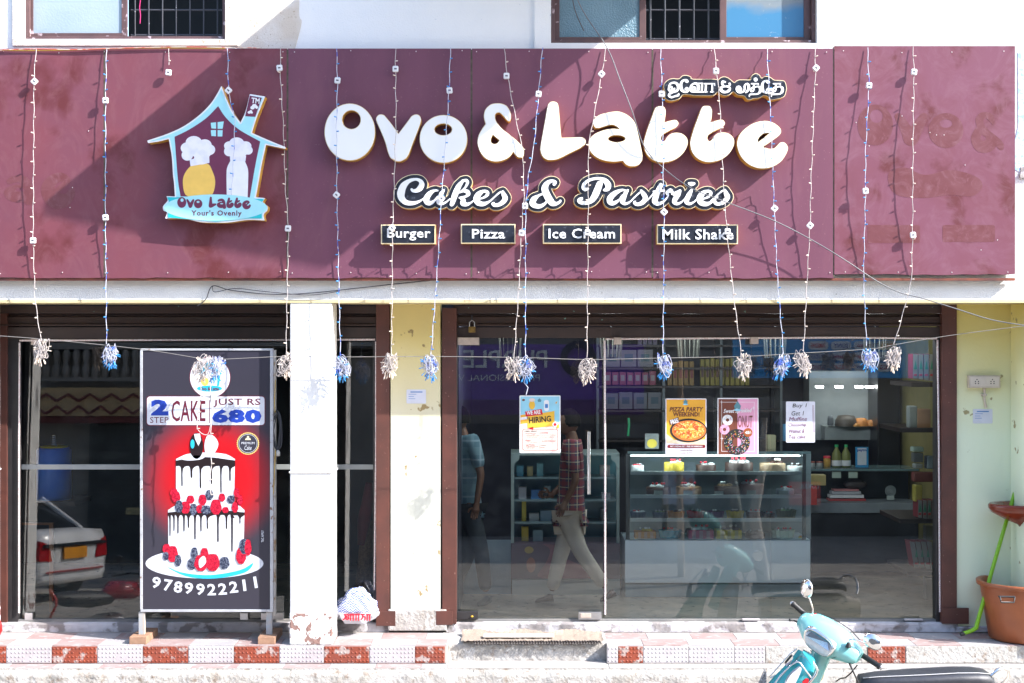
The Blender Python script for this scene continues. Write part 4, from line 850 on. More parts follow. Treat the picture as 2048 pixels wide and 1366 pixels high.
for px, w_, col, lb in ((1673, 20, (.16, .17, .05), 'first green capped cooking oil bottle on the sales counter'), (1692, 20, (.16, .17, .05), 'second green capped cooking oil bottle on the sales counter')):
    c = W(px, 937, YS2 + .2); k = .0050; t = thing('bottle', lb, 'bottle', c)
    m = MB(); m.lathe([(0, 0), (9 * k, 0), (9.5 * k, 20 * k), (9 * k, 30 * k), (3.5 * k, 40 * k), (3 * k, 44 * k)], c, 14); m.build('body', cm(col), t)
    m = MB(); m.lathe([(3.8 * k, 43 * k), (3.8 * k, 48 * k), (0, 48 * k)], c, 10); m.build('cap', cm((.02, .30, .10)), t)
    m = MB(); m.lathe([(9.8 * k, 6 * k), (9.8 * k, 17 * k)], c, 14); m.build('label_band', cm(WHT), t)
c = W(1654, 937, YS2 + .2); t = thing('jar', 'orange lidded jar beside the oil bottles', 'jar', c); m = MB(); m.lathe([(0, 0), (.034, 0), (.036, .09), (.03, .105)], c, 12); m.build('body', cm((.50, .28, .05)), t); m = MB(); m.lathe([(.036, .105), (.036, .125), (0, .125)], c, 12); m.build('lid', cm(RED), t)
for px, lb in ((1624, 'first small jar with red lid at the left of the sales counter'), (1639, 'second small jar with red lid at the left of the sales counter')):
    c = W(px, 937, YS2 + .2); t = thing('jar', lb, 'jar', c); m = MB(); m.lathe([(0, 0), (.03, 0), (.032, .05), (.028, .06)], c, 12); m.build('body', cm((.35, .36, .34)), t); m = MB(); m.lathe([(.032, .06), (.032, .072), (0, .072)], c, 12); m.build('lid', cm((.3, .05, .03)), t)
t = thing('payment_stand', 'blue framed payment stand on the sales counter', 'stand', W(1725, 935, YS2 + .1)); m = MB(); m.pbox(1711, 894, 1737, 935, YS2 + .1, YS2 + .11, r=.004); m.build('board', cm((.02, .22, .45)), t)
m = MB(); m.pbox(1715, 896, 1733, 930, YS2 + .096, YS2 + .0985); m.build('white_card', cm((.5, .54, .58)), t); text('paytm', (1715, 898, 1733, 904), YS2 + .0945, cm((.02, .06, .25)), t, bold=.03)
for q, (a, b_, c_, d_, col) in enumerate(((1660, 990, 1728, 996, WHT), (1664, 983, 1722, 989, (.35, .36, .38)), (1668, 979, 1718, 982, (.5, .2, .2)), (1658, 998, 1732, 1002, (.4, .06, .06)))): inner(a, b_, c_, d_, YS2 + .15, .12, cm(col), 'ledger', ['white thick ledger in the glass counter', 'grey ledger second from top in the glass counter', 'red edged thin ledger topmost in the glass counter', 'dark red ledger at the bottom of the glass counter stack'][q], 'book', r=.001)
m = MB(); m.ball(W(1710, 968, YS2 + .2), .09, 0, 2, (1.3, .8, .55)); tag(m.build('wrapped_loaf', cm((.07, .06, .06))), 'dark wrapped loaf lying on the ledgers in the counter', 'loaf')
t = thing('small_fan', 'round pale grille device standing in the sales counter', 'fan', W(1781, 1000, YS2 + .15)); c = W(1781, 982, YS2 + .15)
for rr in (.05, .035, .02, .008): m = MB(); m.lathe([(rr - .003, -.004), (rr + .003, -.004), (rr + .003, .004), (rr - .003, .004), (rr - .003, -.004)], c, 20, axis='y'); m.build('ring', cm((.35, .40, .40)), t)
m = MB(); m.box(c + Vector((-.035, -.01, -.09)), c + Vector((.035, .02, -.05))); m.build('foot', cm((.4, .45, .42)), t)
for i, (a, b_) in enumerate(((1664, 943), (1697, 943))): inner(a, b_, a + 18, b_ + 13, YS2 + .02, .002, cm((.30, .38, .32)), 'note_card', ['left pale note card stuck under the counter glass', 'right pale note card stuck under the counter glass'][i], 'card', r=0)
# side shelves on the right wall
for q, (py, lb) in enumerate(((765, 'upper dark side shelf at the right end of the bakery'), (856, 'second dark side shelf at the right end of the bakery'), (1038, 'third dark side shelf at the right end of the bakery'), (1143, 'lowest dark side shelf at the right end of the bakery'))):
    inner([1822, 1800, 1800, 1815][q], py, 1872, py + 9, .35 + .25, .7, M_inD, 'side_shelf', lb, 'shelf')
def cartons(px0, py0, py1, n, step, label, grp, y=.62, dk=False, lean=0):
    for i in range(n):
        t = thing('gift_carton', label, 'carton', W(px0 + i * step, py1, y), grp); x = px0 + i * step
        m = MB(); m.loops([[(x + lean, py0), (x + step - 1.5 + lean, py0 + 1), (x + step - 1.5, py1 + 1 + i * 1.5), (x, py1 + i * 1.5)]], y, y + .16, 0, 1); m.build('box', [cm((.24, .24, .23)), cm((.16, .02, .025))], t)
        m = MB(); cx, cy = x + step * .45, (py0 + py1) / 2; m.loops([[(cx - 3, cy + 6), (cx, cy - 12), (cx + 3, cy + 6)]], y - .002, y); m.build('tower_print', cm((.05, .22, .14)), t)
        m = MB(); m.rect(x + 1.5, py1 - 9, x + step - 3, py1 - 5, y - .002, y); m.build('red_print', cm((.45, .05, .06)), t)
cartons(1836, 1000, 1035, 4, 9.5, 'narrow white and red carton on the third side shelf', 'white cartons on the third side shelf')
cartons(1828, 1083, 1134, 4, 11.5, 'leaning white and red carton with tower print on the lowest side shelf', 'white cartons on the lowest side shelf', lean=-9)
cartons(1826, 708, 757, 4, 11, 'blue white carton with tower print on the upper side shelf', 'cartons on the upper side shelf')
for a, b_, c_, d_, col, lb in ((1818, 812, 1835, 856, (.20, .22, .20), 'clear bag of pale snacks at the left of the second side shelf'), (1834, 818, 1862, 858, (.32, .17, .08), 'clear bag of brown rusks on the second side shelf'), (1826, 894, 1848, 904, (.35, .45, .38), 'pale label block below the snack bags'), (1828, 906, 1847, 925, (.10, .11, .11), 'dark jar below the snack bags'), (1830, 928, 1846, 937, (.30, .32, .30), 'small pale carton below the dark jar'), (1828, 945, 1870, 964, (.16, .04, .03), 'row of dark red sachets beside the rope light'), (1854, 912, 1868, 938, (.25, .32, .4), 'pale blue bag beside the rope light'), (1830, 970, 1845, 1004, (.35, .30, .05), 'yellow stick pack behind the small fan')):
    inner(a, b_, c_, d_, .66, .10, cm(col), 'snack_pack', lb, 'packet', r=.012)
for q, (a, c_) in enumerate(((1853, 1871),)): 
    inner(1852, 1052, 1870, 1080, .9, .1, cm((.20, .20, .17)), 'low_block', 'upper grey block below the third side shelf', 'block'); inner(1852, 1156, 1870, 1200, .9, .1, cm((.17, .17, .15)), 'low_block', 'tall grey block below the lowest side shelf', 'block')
# shelves behind the handwritten note, small red case
inner(1590, 972, 1634, 1010, 2.0, .12, cm((.40, .05, .04)), 'red_carton', 'red snack carton between the display case and sales counter', 'carton')
inner(1594, 950, 1652, 971, 2.0, .12, cm((.35, .28, .10)), 'snack_tray', 'yellow and red snack tray above the red carton', 'tray')
t = thing('poly_pack', 'small clear pack with yellow seal on top of the display case', 'packet', W(1305, 898, YD + .2)); m = MB(); m.pbox(1290, 867, 1318, 898, YD + .2, YD + .24, r=.01); m.build('pack', cm((.14, .15, .15)), t); m = MB(); m.loops([ell(1304, 887, 10, 9)], YD + .196, YD + .199); m.build('yellow_seal', cm((.45, .34, .04)), t)
m = MB(); m.tube([W(1257, 836, 2.0), W(1258, 850, 2.0), W(1256, 872, 2.0)], .012, 6); tag(m.build('green_bottle', cm((.03, .28, .12))), 'thin green bottle standing left of the display case', 'bottle')
inner(1535, 870, 1552, 898, 1.8, .1, cm((.28, .26, .16)), 'tan_carton', 'tan carton behind the donut poster edge', 'carton'); inner(1567, 848, 1590, 882, 1.9, .05, cm((.03, .16, .30)), 'blue_board', 'blue framed board behind the handwritten note', 'board')
# left room: blue drum, wooden frame, poles
t = thing('blue_drum', 'tall blue drum with yellow rim in the dark left room', 'drum', W(108, 1003, 1.4)); c = W(108, 1003, 1.4); m = MB(); m.lathe([(0, 0), (.155, 0), (.158, .48), (.14, .50), (0, .50)], c, 24); m.build('body', mat('blue_plastic', (.02, .16, .80), (.04, .22, .85), rough=.4), t)
m = MB(); m.lathe([(.12, .502), (.125, .515), (.1, .52)], c, 24); m.build('rim', cm((.55, .42, .02)), t)
m = MB(); m.tube([(c.x + .028 * math.cos(a * .9), c.y + .028 * math.sin(a * .9), c.z + .52 + a * .0024) for a in range(0, 42)], .004, 5); m.build('spring', M_chrome, t)
MB().pbox(70, 1003, 150, 1012, 1.2, 1.7).build('drum_stand', M_inD, t)
t = thing('wooden_frame', 'bare brown wooden frame leaning inside the left shopfront', 'frame', W(70, 1235, .5)); M_wd = mat('brown_wood', (.22, .09, .03), (.15, .06, .025), rough=.6)
m = MB(); m.pbox(38, 1046, 106, 1050, .45, .48); m.build('top_bar', M_wd, t); m = MB(); m.pbox(98, 1050, 106, 1234, .45, .48); m.build('post', M_wd, t)
t = thing('wicker_roll', 'rolled tan woven mat standing in the left room', 'mat', W(730, 1220, .8)); m = MB(); m.tube([W(722, 1215, .8), W(736, 1040, .9)], [.075, .055], 12); m.build('roll', mat('woven_tan', (.28, .14, .06), (.16, .07, .03), rough=.8, scale=60), t)
t = thing('red_cloth', 'dark red cloth hanging over the woven mat', 'cloth', W(733, 1000, .7)); m = MB(); m.tube([W(738, 965, .7), W(735, 1000, .7), W(728, 1040, .72), W(722, 1090, .72)], [.03, .05, .06, .03], 10); m.build('cloth', mat('dark_red_cloth', (.20, .015, .03), (.10, .01, .02), rough=.8), t)
# ------------------------------------------------------------------ cake poster board
YC2 = -.40
pb = thing('poster_board', 'tall framed cake poster board standing left of the white column', 'poster board', W(414, 1285, YC2))
M_pfr = mat('poster_frame', (.55, .57, .60), (.45, .46, .50), rough=.4, metal=.3, scale=10, c3=(.25, .15, .1), s3=20, lo3=.62, hi3=.68)
M_pdk = mat('poster_navy', (.030, .030, .045), (.040, .038, .055), rough=.35, scale=5)
M_red = flatmat('poster_red', (.62, .005, .012), rough=.35); M_nvy = flatmat('poster_blue', (.015, .05, .36), rough=.35); M_mrn = flatmat('poster_maroon', (.12, .012, .03), rough=.35); M_pw = flatmat('poster_white', (.60, .63, .70), rough=.35)
M_choc = flatmat('poster_chocolate', (.015, .008, .010), rough=.3); M_bry = mat('raspberry', (.60, .01, .04), (.30, .0, .02), rough=.35, scale=95, lo=.47, hi=.53); M_bbr = mat('blackberry', (.015, .02, .05), (.12, .14, .20), rough=.35, scale=95, lo=.50, hi=.56); M_cy2 = flatmat('poster_cyan', (.02, .42, .62), rough=.35)
glow = bpy.data.materials.new('poster_red_glow'); glow.use_nodes = True; n = glow.node_tree.nodes; l = glow.node_tree.links
g = n.new('ShaderNodeNewGeometry'); vd = n.new('ShaderNodeVectorMath'); vd.operation = 'DISTANCE'; c = W(420, 958, YC2); vd.inputs[1].default_value = c
mr = n.new('ShaderNodeMapRange'); mr.inputs[1].default_value = .27; mr.inputs[2].default_value = .62; mr.interpolation_type = 'SMOOTHSTEP'; mx = n.new('ShaderNodeMix'); mx.data_type = 'RGBA'; mx.inputs[6].default_value = (.46, .002, .008, 1); mx.inputs[7].default_value = (.032, .030, .045, 1)
l.new(g.outputs['Position'], vd.inputs[0]); l.new(vd.outputs['Value'], mr.inputs[0]); l.new(mr.outputs[0], mx.inputs[0]); l.new(mx.outputs[2], n['Principled BSDF'].inputs[0]); n['Principled BSDF'].inputs['Roughness'].default_value = .35
m = MB(); m.pbox(285, 701, 541, 1219, YC2, YC2 + .012); m.build('printed_panel', glow, pb)
for q in ((281, 697, 546, 701), (281, 1219, 541, 1224)): m = MB(); m.pbox(*q, YC2 - .008, YC2 + .03, r=.002); m.build('frame_rail', M_pfr, pb)
for q in ((280, 701, 285, 1219), (540, 701, 546, 1224)): m = MB(); m.pbox(*q, YC2 - .008, YC2 + .03, r=.002); m.build('frame_stile', M_pfr, pb)
m = MB(); m.pbox(541, 700, 551, 1232, YC2 + .031, YC2 + .08, r=.003); m.build('side_post', mat('rusty_white_post', (.60, .56, .50), (.35, .22, .12), rough=.6, scale=12, lo=.55, hi=.68), pb)
for a in (277, 532):
    m = MB(); m.pbox(a, 1224, a + 12, 1273, YC2, YC2 + .04, r=.003); m.build('leg', mat('blue_grey_leg', (.30, .36, .42), (.42, .36, .30), rough=.6, scale=14), pb)
    m = MB(); m.bbox(Vector((W(a - 12, 0, YC2).x, YC2 - .10, .001)), Vector((W(a + 22, 0, YC2).x, YC2 + .28, .06)), .004); m.build('foot_block', mat('weathered_wood', (.34, .20, .13), (.24, .14, .09), rough=.8, scale=16), pb)
def pl(name, loops, lev, m, par=pb, y0=YC2, **k):
    y = y0 - .0006 * lev; q = MB(); q.loops(loops, y, y + .0005); return q.build(name, m, par, **k)
tier = pl('plate', [ell(409, 1127, 118, 30, 40)], 1, M_pw)
pl('plate_shade', [catmull([(322, 1126), (360, 1144), (420, 1150), (480, 1140), (506, 1126), (490, 1145), (430, 1157), (370, 1152)])], 2, M_cy2)
pl('plate_well', [ell(409, 1118, 95, 26, 36)], 3, M_pw)
pl('lower_tier', [catmull([(336, 1020, 1), (360, 1008), (415, 1002), (470, 1008), (489, 1020, 1), (487, 1120, 1), (450, 1134), (400, 1138), (350, 1130), (337, 1118, 1)])], 4, M_pw)
pl('upper_tier', [catmull([(352, 918, 1), (375, 908), (412, 905), (450, 908), (470, 918, 1), (468, 1010, 1), (352, 1016, 1)])], 5, M_pw)
def drips(name, x0, x1, ytop, ybase, ds, lev):
    pts = [(x0, ytop, 1)]; xs = [x0] + [d[0] for d in ds] + [x1]
    low = []
    for dx, dy, dw in ds: low += [(dx - dw - 4, ybase), (dx - dw, ybase + 6), (dx - dw * .7, dy - 3), (dx, dy), (dx + dw * .7, dy - 3), (dx + dw, ybase + 6)]
    pl(name, [catmull([(x0, ytop + 4, 1), ((x0 + x1) / 2, ytop - 3), (x1, ytop + 4, 1), (x1, ybase)] + low[::-1] + [(x0, ybase)], True, 3)], lev, M_choc)
drips('chocolate_drip', 352, 470, 917, 932, [(364, 972, 2), (383, 956, 2.5), (401, 976, 2.2), (423, 968, 2), (442, 985, 2), (460, 962, 2.2)], 6)
pl('icing_highlight', [catmull([(362, 917), (385, 911), (410, 912), (400, 919), (375, 921)])], 7, M_pw)
drips('chocolate_drip', 336, 489, 1021, 1030, [(340, 1072, 1.6), (348, 1062, 1.6), (356, 1067, 1.8), (368, 1063, 1.8), (377, 1056, 1.8), (390, 1078, 2), (402, 1063, 1.8), (415, 1058, 1.8), (436, 1083, 2.2), (453, 1058, 1.8), (464, 1102, 2), (471, 1058, 1.8), (480, 1048, 1.6)], 6)
pl('dark_egg', [ell(393, 892, 13.5, 26)], 7, M_choc); pl('dark_egg_shirt', [[(388, 868), (400, 867), (402, 880), (397, 892), (390, 878)]], 8, M_pw); pl('blue_glint', [ell(385, 888, 4, 9)], 8, M_cy2); pl('white_egg', [catmull([(414, 872), (424, 870), (434, 880), (436, 893), (424, 912), (412, 908), (409, 890)])], 7, M_pw)
rnd = random.Random(2)
br = [(348, 985, 7, 8, 0), (352, 994, 8, 11, 0), (371, 1015, 9, 12, 0), (381, 999, 7, 8, 0), (358, 1013, 7, 12, 1), (387, 1019, 7, 11, 1), (405, 1000, 7, 11, 0), (399, 1018, 6, 8, 0), (419, 990, 7, 10, 1), (412, 1020, 9, 9, 1), (432, 1014, 10, 15, 0), (444, 995, 6, 8, 0), (462, 999, 7, 8, 1), (451, 1020, 6, 6, 0), (470, 1015, 6, 10, 0), (473, 985, 5, 9, 0), (480, 1000, 5, 10, 0),
      (333, 1098, 7, 10, 0), (345, 1108, 10, 16, 0), (332, 1112, 5, 8, 1), (356, 1121, 6, 11, 1), (389, 1107, 6, 12, 1), (384, 1128, 8, 11, 1), (402, 1126, 12, 16, 0), (425, 1125, 13, 17, 0), (409, 1106, 7, 10, 0), (449, 1126, 9, 12, 1), (482, 1112, 9, 16, 0), (488, 1093, 8, 15, 1), (496, 1095, 6, 16, 0)]
for qi, (x, y, rx, ry, b_) in enumerate([(x, y, rx * 1.12, ry * 1.05, b_) for x, y, rx, ry, b_ in br]): pl('berry', [[(x + rx * math.cos(a) * (1 + .07 * math.sin(5 * a)), y + ry * math.sin(a) * (1 + .06 * math.cos(6 * a))) for a in [k * math.pi / 9 for k in range(18)]]], 9 + qi * .15, M_bbr if b_ else M_bry)
pl('strawberry_cut', [catmull([(398, 1120), (408, 1112), (412, 1125), (400, 1136)])], 15, M_pw)
pl('round_badge', [ell(420, 755, 41.5, 41.5, 40)], 1, M_mrn); pl('round_badge', [ell(420, 755, 40, 40, 40)], 2, M_pw)
pl('badge_banner', [ell(419, 777, 25, 6)], 3, M_cy2); pl('badge_egg', [ell(410, 763, 7.5, 9)], 3, M_egg); pl('badge_roof', [[(395, 748), (418, 722), (444, 748), (436, 748), (418, 732), (402, 748)]], 3, M_cy2); pl('badge_post', [[(436, 748), (441, 748), (438, 772), (434, 772)]], 3, M_cy2)
text('Ovo & Latte', (400, 774, 438, 781), YC2 - .0024, M_mrn, pb, bold=.03, th=.0004)
pl('banner_edge', [rrect(292.5, 791.5, 530.5, 851.5, 7)], 1, M_mrn); pl('banner', [rrect(294, 793, 529, 850, 6)], 2, M_pw)
for s_, bx, m_, bo in (('2', (302, 799, 337, 831), M_nvy, .06), ('STEP', (300, 834, 337, 846), M_mrn, 0), ('CAKE', (343, 801, 411, 843), M_mrn, .01), ('JUST RS', (427, 797, 521, 814), M_mrn, .01), ('680', (424, 818, 523, 846), M_nvy, .06)):
    text(s_, bx, YC2 - .0022, m_, pb, bold=bo, th=.0006, space=1.05 if s_ != '680' else 1.1)
pl('divider', [[(418.5, 800), (420, 800), (420, 846), (418.5, 846)]], 3, M_mrn)
pl('seal', [[(496 + (23 if k % 2 else 21.5) * math.cos(k * math.pi / 36), 887 + (23 if k % 2 else 21.5) * math.sin(k * math.pi / 36)) for k in range(72)]], 1, flatmat('seal_gold', (.6, .45, .15))); pl('seal', [ell(496, 887, 20, 20, 32)], 2, M_pdk)
pl('seal_ring', [ell(496, 887, 18.5, 18.5, 32), ell(496, 887, 17.8, 17.8, 32)[::-1]], 3, M_pw); pl('seal_cake', [[(490, 880), (502, 880), (500, 876), (498, 876), (498, 872), (494, 872), (494, 876), (492, 876)]], 3, flatmat('seal_pale_gold', (.7, .65, .4)))
text('PREMIUM', (483, 884, 509, 888.5), YC2 - .0024, M_pw, pb, th=.0005); text('Cake', (489, 891, 503, 900), YC2 - .0024, M_pw, pb, th=.0005, shear=.3)
xs = [143, 222, 290, 362, 440, 515, 588, 663, 735, 810]; ys = [690, 708, 720, 728, 735, 737, 733, 720, 708, 688]
for i, ch in enumerate('9789922211'): cx, cy = xs[i] / 3.363 + 270, ys[i] / 3.363 + 960; hw = 3.0 if ch == '1' else 8.6; text(ch, (cx - hw, cy - 11.5, cx + hw, cy + 11.5), YC2 - .0022, M_pw, pb, bold=.025, th=.0006, name='digit', rot=.17 - .037 * i)
text('T&C APPLY', (513, 1070, 537, 1075), YC2 - .0022, M_pw, pb, bold=.02, th=.0005, rot=-math.pi / 2)
# black cable coil on the board's side
t = thing('cable_coil', 'grey looped cable coil hanging beside the cake poster board', 'cable', W(553, 815, YC2 + .02)); rnd = random.Random(8)
for q in range(6):
    w_, h_ = rnd.uniform(5, 10), rnd.uniform(34, 42); cx = 555 + rnd.uniform(-2, 2); m = MB(); m.tube([W(cx + w_ * math.sin(a) + 2 * math.sin(2 * a + q), 862 - h_ * math.cos(a), YC2 + .02 + q * .004) for a in [k * math.pi / 10 for k in range(21)]], .0042, 5, cap=False); m.build('loop', mat('grey_cable', (.06, .06, .07), rough=.5), t)
m = MB(); m.lathe([(0, 0), (.017, 0), (.018, .03), (.01, .045), (0, .05)], W(556, 912, YC2 + .02), 10); m.build('plug', flatmat('plug_cream', (.6, .58, .52)), t)
m = MB(); m.tube([W(551, 760, YC2), W(549, 800, YC2), W(550, 825, YC2)], .003, 5); m.tube([W(551, 900, YC2), W(548, 960, YC2), W(547, 985, YC2), W(545, 995, YC2)], .003, 5); m.build('yellow_tail', flatmat('yellow_wire', (.6, .38, .05)), t, kind='stuff')

# ------------------------------------------------------------------ posters on the glass
YG = -.012
def sheet(name, label, x0, y0, x1, y1, m_, cat='poster', y=YG, rot=0):
    t = thing(name, label, cat, W((x0 + x1) / 2, (y0 + y1) / 2, y)); q = MB(); q.loops([rrect(x0, y0, x1, y1, 2)], y, y + .002); q.build('paper', m_, t); return t
def pp(t, loops, lev, m_, y=YG, name='print', th=.0005): q = MB(); q.loops(loops, y - .0007 * lev, y - .0007 * lev + th); return q.build(name, m_, t)
C_ = lambda n_, c: flatmat('ink_' + n_, c, rough=.45)
Iw, Ib, Iy, Ir, Io, Ipk, Icr, Iblk, Ibr = C_('white', (.78, .78, .80)), C_('sky', (.28, .60, .75)), C_('amber', (.78, .46, .05)), C_('red', (.62, .01, .03)), C_('orange', (.80, .40, .04)), C_('pink', (.72, .34, .50)), C_('cream', (.75, .62, .56)), C_('black', (.02, .02, .02)), C_('brown', (.17, .05, .03))
h = sheet('hiring_poster', 'blue and cream WE ARE HIRING poster on the door glass', 1039, 791, 1121, 906, Iw)
pp(h, [[(1041, 793), (1119, 793), (1119, 905 - 45), (1041, 905 - 45)]], 1, Ib); pp(h, [catmull([(1041, 830, 1), (1060, 840), (1090, 836), (1119, 846, 1), (1119, 904, 1), (1041, 904, 1)])], 2, Icr)
pp(h, [rrect(1045, 858, 1116, 901, 4), rrect(1045.8, 858.8, 1115.2, 900.2, 4)[::-1]], 3, Ir); pp(h, [[(1054, 831), (1109, 822), (1109, 852), (1055, 857)]], 4, Iy); pp(h, [[(1050, 823), (1083, 818), (1086, 829), (1052, 833)]], 5, Ir); pp(h, [[(1056, 856), (1067, 854), (1066, 860)]], 4, Ir)
text('WE ARE', (1053, 821, 1081, 829), YG - .0045, Iw, h, bold=.03, th=.0006, rot=-.07); text('HIRING', (1058, 833, 1102, 845), YG - .0045, Iblk, h, bold=.02, th=.0006, rot=-.09)
pp(h, [ell(1064, 810, 6, 9)], 3, Iy, name='plain_egg_shape'); pp(h, [ell(1064, 800, 6, 3.5)], 4, Icr); pp(h, [rrect(1088, 800, 1098, 822, 4)], 3, Iw, name='plain_bottle_shape'); pp(h, [rrect(1090, 808, 1096, 816, 1)], 4, C_('blue', (.06, .2, .5)))
pp(h, [[(1041, 830), (1056, 828), (1056, 846), (1041, 848)]], 3, Io); pp(h, [[(1041, 835), (1056, 833), (1056, 838), (1041, 840)]], 4, Iw); pp(h, [ell(1110, 849, 5, 5)], 5, Iw); pp(h, [ell(1110, 849, 3, 3)], 6, Ir); pp(h, [[(1113, 851), (1118, 848), (1118, 856), (1114, 857)]], 6, Iy)
pp(h, [ell(1047, 800, 3, 2.2)], 2, Ibr); pp(h, [[(1110, 806), (1115, 802), (1113, 808)]], 2, Io); pp(h, [[(1079.6, 862), (1080.2, 862), (1080.2, 899), (1079.6, 899)]], 3, Ir)
for s_, bx, m_ in (('CURRENT OPENINGS', (1049, 861, 1074, 864), Iblk), ('Outlet Managers', (1051, 866, 1073, 869), Ir), ('First priority with 2 years', (1053, 870, 1078, 872), Ibr), ('experience in food industry', (1053, 873, 1077, 875), Ibr), ('Waiters', (1051, 879, 1062, 882), Ir), ('Good to great experience', (1053, 883, 1077, 885), Ibr), ('Team Members', (1051, 888, 1070, 891), Ir), ('Good communication with', (1053, 892, 1077, 894), Ibr), ('ability to support', (1053, 895, 1070, 897), Ibr), ('LOCATIONS:', (1082, 864, 1097, 867), Ir), ('Kumbakonam | Poonamallee', (1082, 869, 1113, 871), Ibr), ('Chromepet | Madhavaram', (1082, 873, 1110, 875), Ibr), ('WE OFFER BETTER SALARY', (1083, 881, 1113, 883), Ir), ('CONTACT', (1082, 890, 1094, 892), Iblk), ('Mobile', (1082, 894, 1090, 896), Ibr)): text(s_, bx, YG - .003, m_, h, th=.0004)
p = sheet('pizza_poster', 'orange PIZZA PARTY WEEKEND poster on the window glass', 1331, 797, 1413, 911, C_('lilac_white', (.72, .70, .78)))
pp(p, [[(1333, 799), (1411, 799), (1411, 888), (1333, 878)]], 1, Io); pp(p, [catmull([(1333, 868, 1), (1360, 884), (1411, 878, 1), (1411, 890, 1), (1333, 886, 1)])], 2, C_('peach', (.80, .60, .42)))
text('PIZZA PARTY', (1339, 814, 1407, 823), YG - .0025, Ibr, p, bold=.03, shear=.25, th=.0006, space=1.05); text('WEEKEND!', (1346, 824, 1399, 833), YG - .0025, Ibr, p, bold=.03, th=.0006)
pz = [ell(1377, 861, 37, 24, 40)]; pp(p, pz, 3, Iblk); pp(p, [ell(1378, 861, 34, 20.5, 36)], 4, C_('crust', (.62, .18, .04))); pp(p, [ell(1378, 860, 30.5, 17.5, 36)], 5, mat('pizza_top', (.72, .30, .04), (.55, .07, .02), rough=.4, scale=42, lo=.46, hi=.54, c3=(.70, .52, .20), s3=60, lo3=.54, hi3=.57))
pp(p, [[(1339, 841), (1357, 834), (1358, 845), (1341, 850)]], 6, Ibr); text('FREE', (1341, 838, 1357, 847), YG - .0056, Iw, p, bold=.03, th=.0006, rot=-.28)
pp(p, [rrect(1335, 889.5, 1411, 896, 3)], 3, C_('wine', (.20, .01, .02))); text('BUY 1 PIZZA & GET 1 FREE ON WEEKENDS', (1341, 891.3, 1405, 894.3), YG - .0035, Iw, p, bold=.02, th=.0005); text('Double the Size!', (1361, 899, 1385, 902), YG - .0018, Ibr, p, th=.0004); text('Double the Fun!', (1361, 904, 1385, 907), YG - .0018, Ibr, p, th=.0004)
for tt, cx, cy, sc_ in ((h, 1079, 801, .5), (p, 1371, 804, .6), (None, 1475, 810, .7)):
    if tt is None: continue
    pp(tt, [[(cx - 9 * sc_, cy), (cx, cy - 9 * sc_), (cx + 9 * sc_, cy), (cx + 6 * sc_, cy), (cx + 6 * sc_, cy + 8 * sc_), (cx - 6 * sc_, cy + 8 * sc_), (cx - 6 * sc_, cy)]], 3, C_('logo_mini', (.10, .25, .30))); pp(tt, [ell(cx, cy + 8 * sc_, 9 * sc_, 2.5 * sc_)], 4, Ib)
d = sheet('donut_poster', 'brown and pink Sweet Sprinkled DONUT poster on the window glass', 1435, 796, 1517, 911, Iw)
pp(d, [[(1437, 798), (1475, 798), (1475, 909), (1437, 909)]], 1, Ibr); pp(d, [[(1475, 798), (1515, 798), (1515, 909), (1475, 909)]], 1, Ipk)
pp(d, [[(1443, 804), (1509, 804), (1509, 903), (1443, 903)], [(1443.7, 804.7), (1443.7, 902.3), (1508.3, 902.3), (1508.3, 804.7)]], 2, Iw)
text('Sweet Sprinkled', (1447, 817, 1504, 828), YG - .0025, Iw, d, bold=.02, shear=.3, th=.0006, rot=-.03); text('DONUT', (1469, 831, 1505, 855), YG - .0025, Ibr, d, th=.0006)
def donut(cx, cy, ro, ri, m_, seed, n_):
    pp(d, [ell(cx, cy, ro, ro * 1.0, 32), ell(cx, cy, ri, ri, 20)[::-1]], 4, m_, name='donut_print'); rr = random.Random(seed); q = {}
    for k in range(n_):
        a = rr.random() * 6.28; r_ = rr.uniform(ri + 1.2, ro - 1.2); x, y = cx + r_ * math.cos(a), cy + r_ * math.sin(a); b_ = rr.random() * 3.14; dx, dy = math.cos(b_) * 1.1, math.sin(b_) * 1.1
        q.setdefault(rr.randrange(5), []).append([(x - dx - dy * .4, y - dy + dx * .4), (x + dx - dy * .4, y + dy + dx * .4), (x + dx + dy * .4, y + dy - dx * .4), (x - dx + dy * .4, y - dy - dx * .4)])
    for k, L in q.items():
        mm = MB()
        for lp in L: mm.loops([lp], YG - .0036, YG - .0032)
        mm.build('sprinkle_print', [Iw, Ir, Ib, Iy, Ipk][k], d, kind='stuff')
donut(1474, 884, 26, 9, Iblk, 1, 150); donut(1455, 840, 10.5, 3.5, Iw, 2, 14); donut(1449, 859, 10, 3.5, Ipk, 3, 14)
pp(d, [ell(1496, 865, 9, 9)], 6, C_('rust', (.30, .08, .02))); text('45/-', (1490, 862, 1503, 868), YG - .0052, Iw, d, bold=.03, th=.0005, shear=.2)
pp(d, [[(1468, 812), (1475, 802), (1482, 812), (1480, 819), (1470, 819)]], 3, C_('logo_mini', (.10, .25, .30))); pp(d, [ell(1475, 820, 7, 2)], 4, Ib)
for cx, cy in ((1443, 804), (1507, 816), (1444, 877)): pp(d, [[(cx - 4, cy), (cx - .5, cy - .5), (cx, cy - 5), (cx + .5, cy - .5), (cx + 4, cy), (cx + .5, cy + .5), (cx, cy + 5), (cx - .5, cy + .5)]], 4, Iw, name='star_print')
nte = sheet('handwritten_note', 'white handwritten Buy 1 Get 1 Muffins note on the glass', 1572, 803, 1630, 885, C_('note', (.68, .70, .80)))
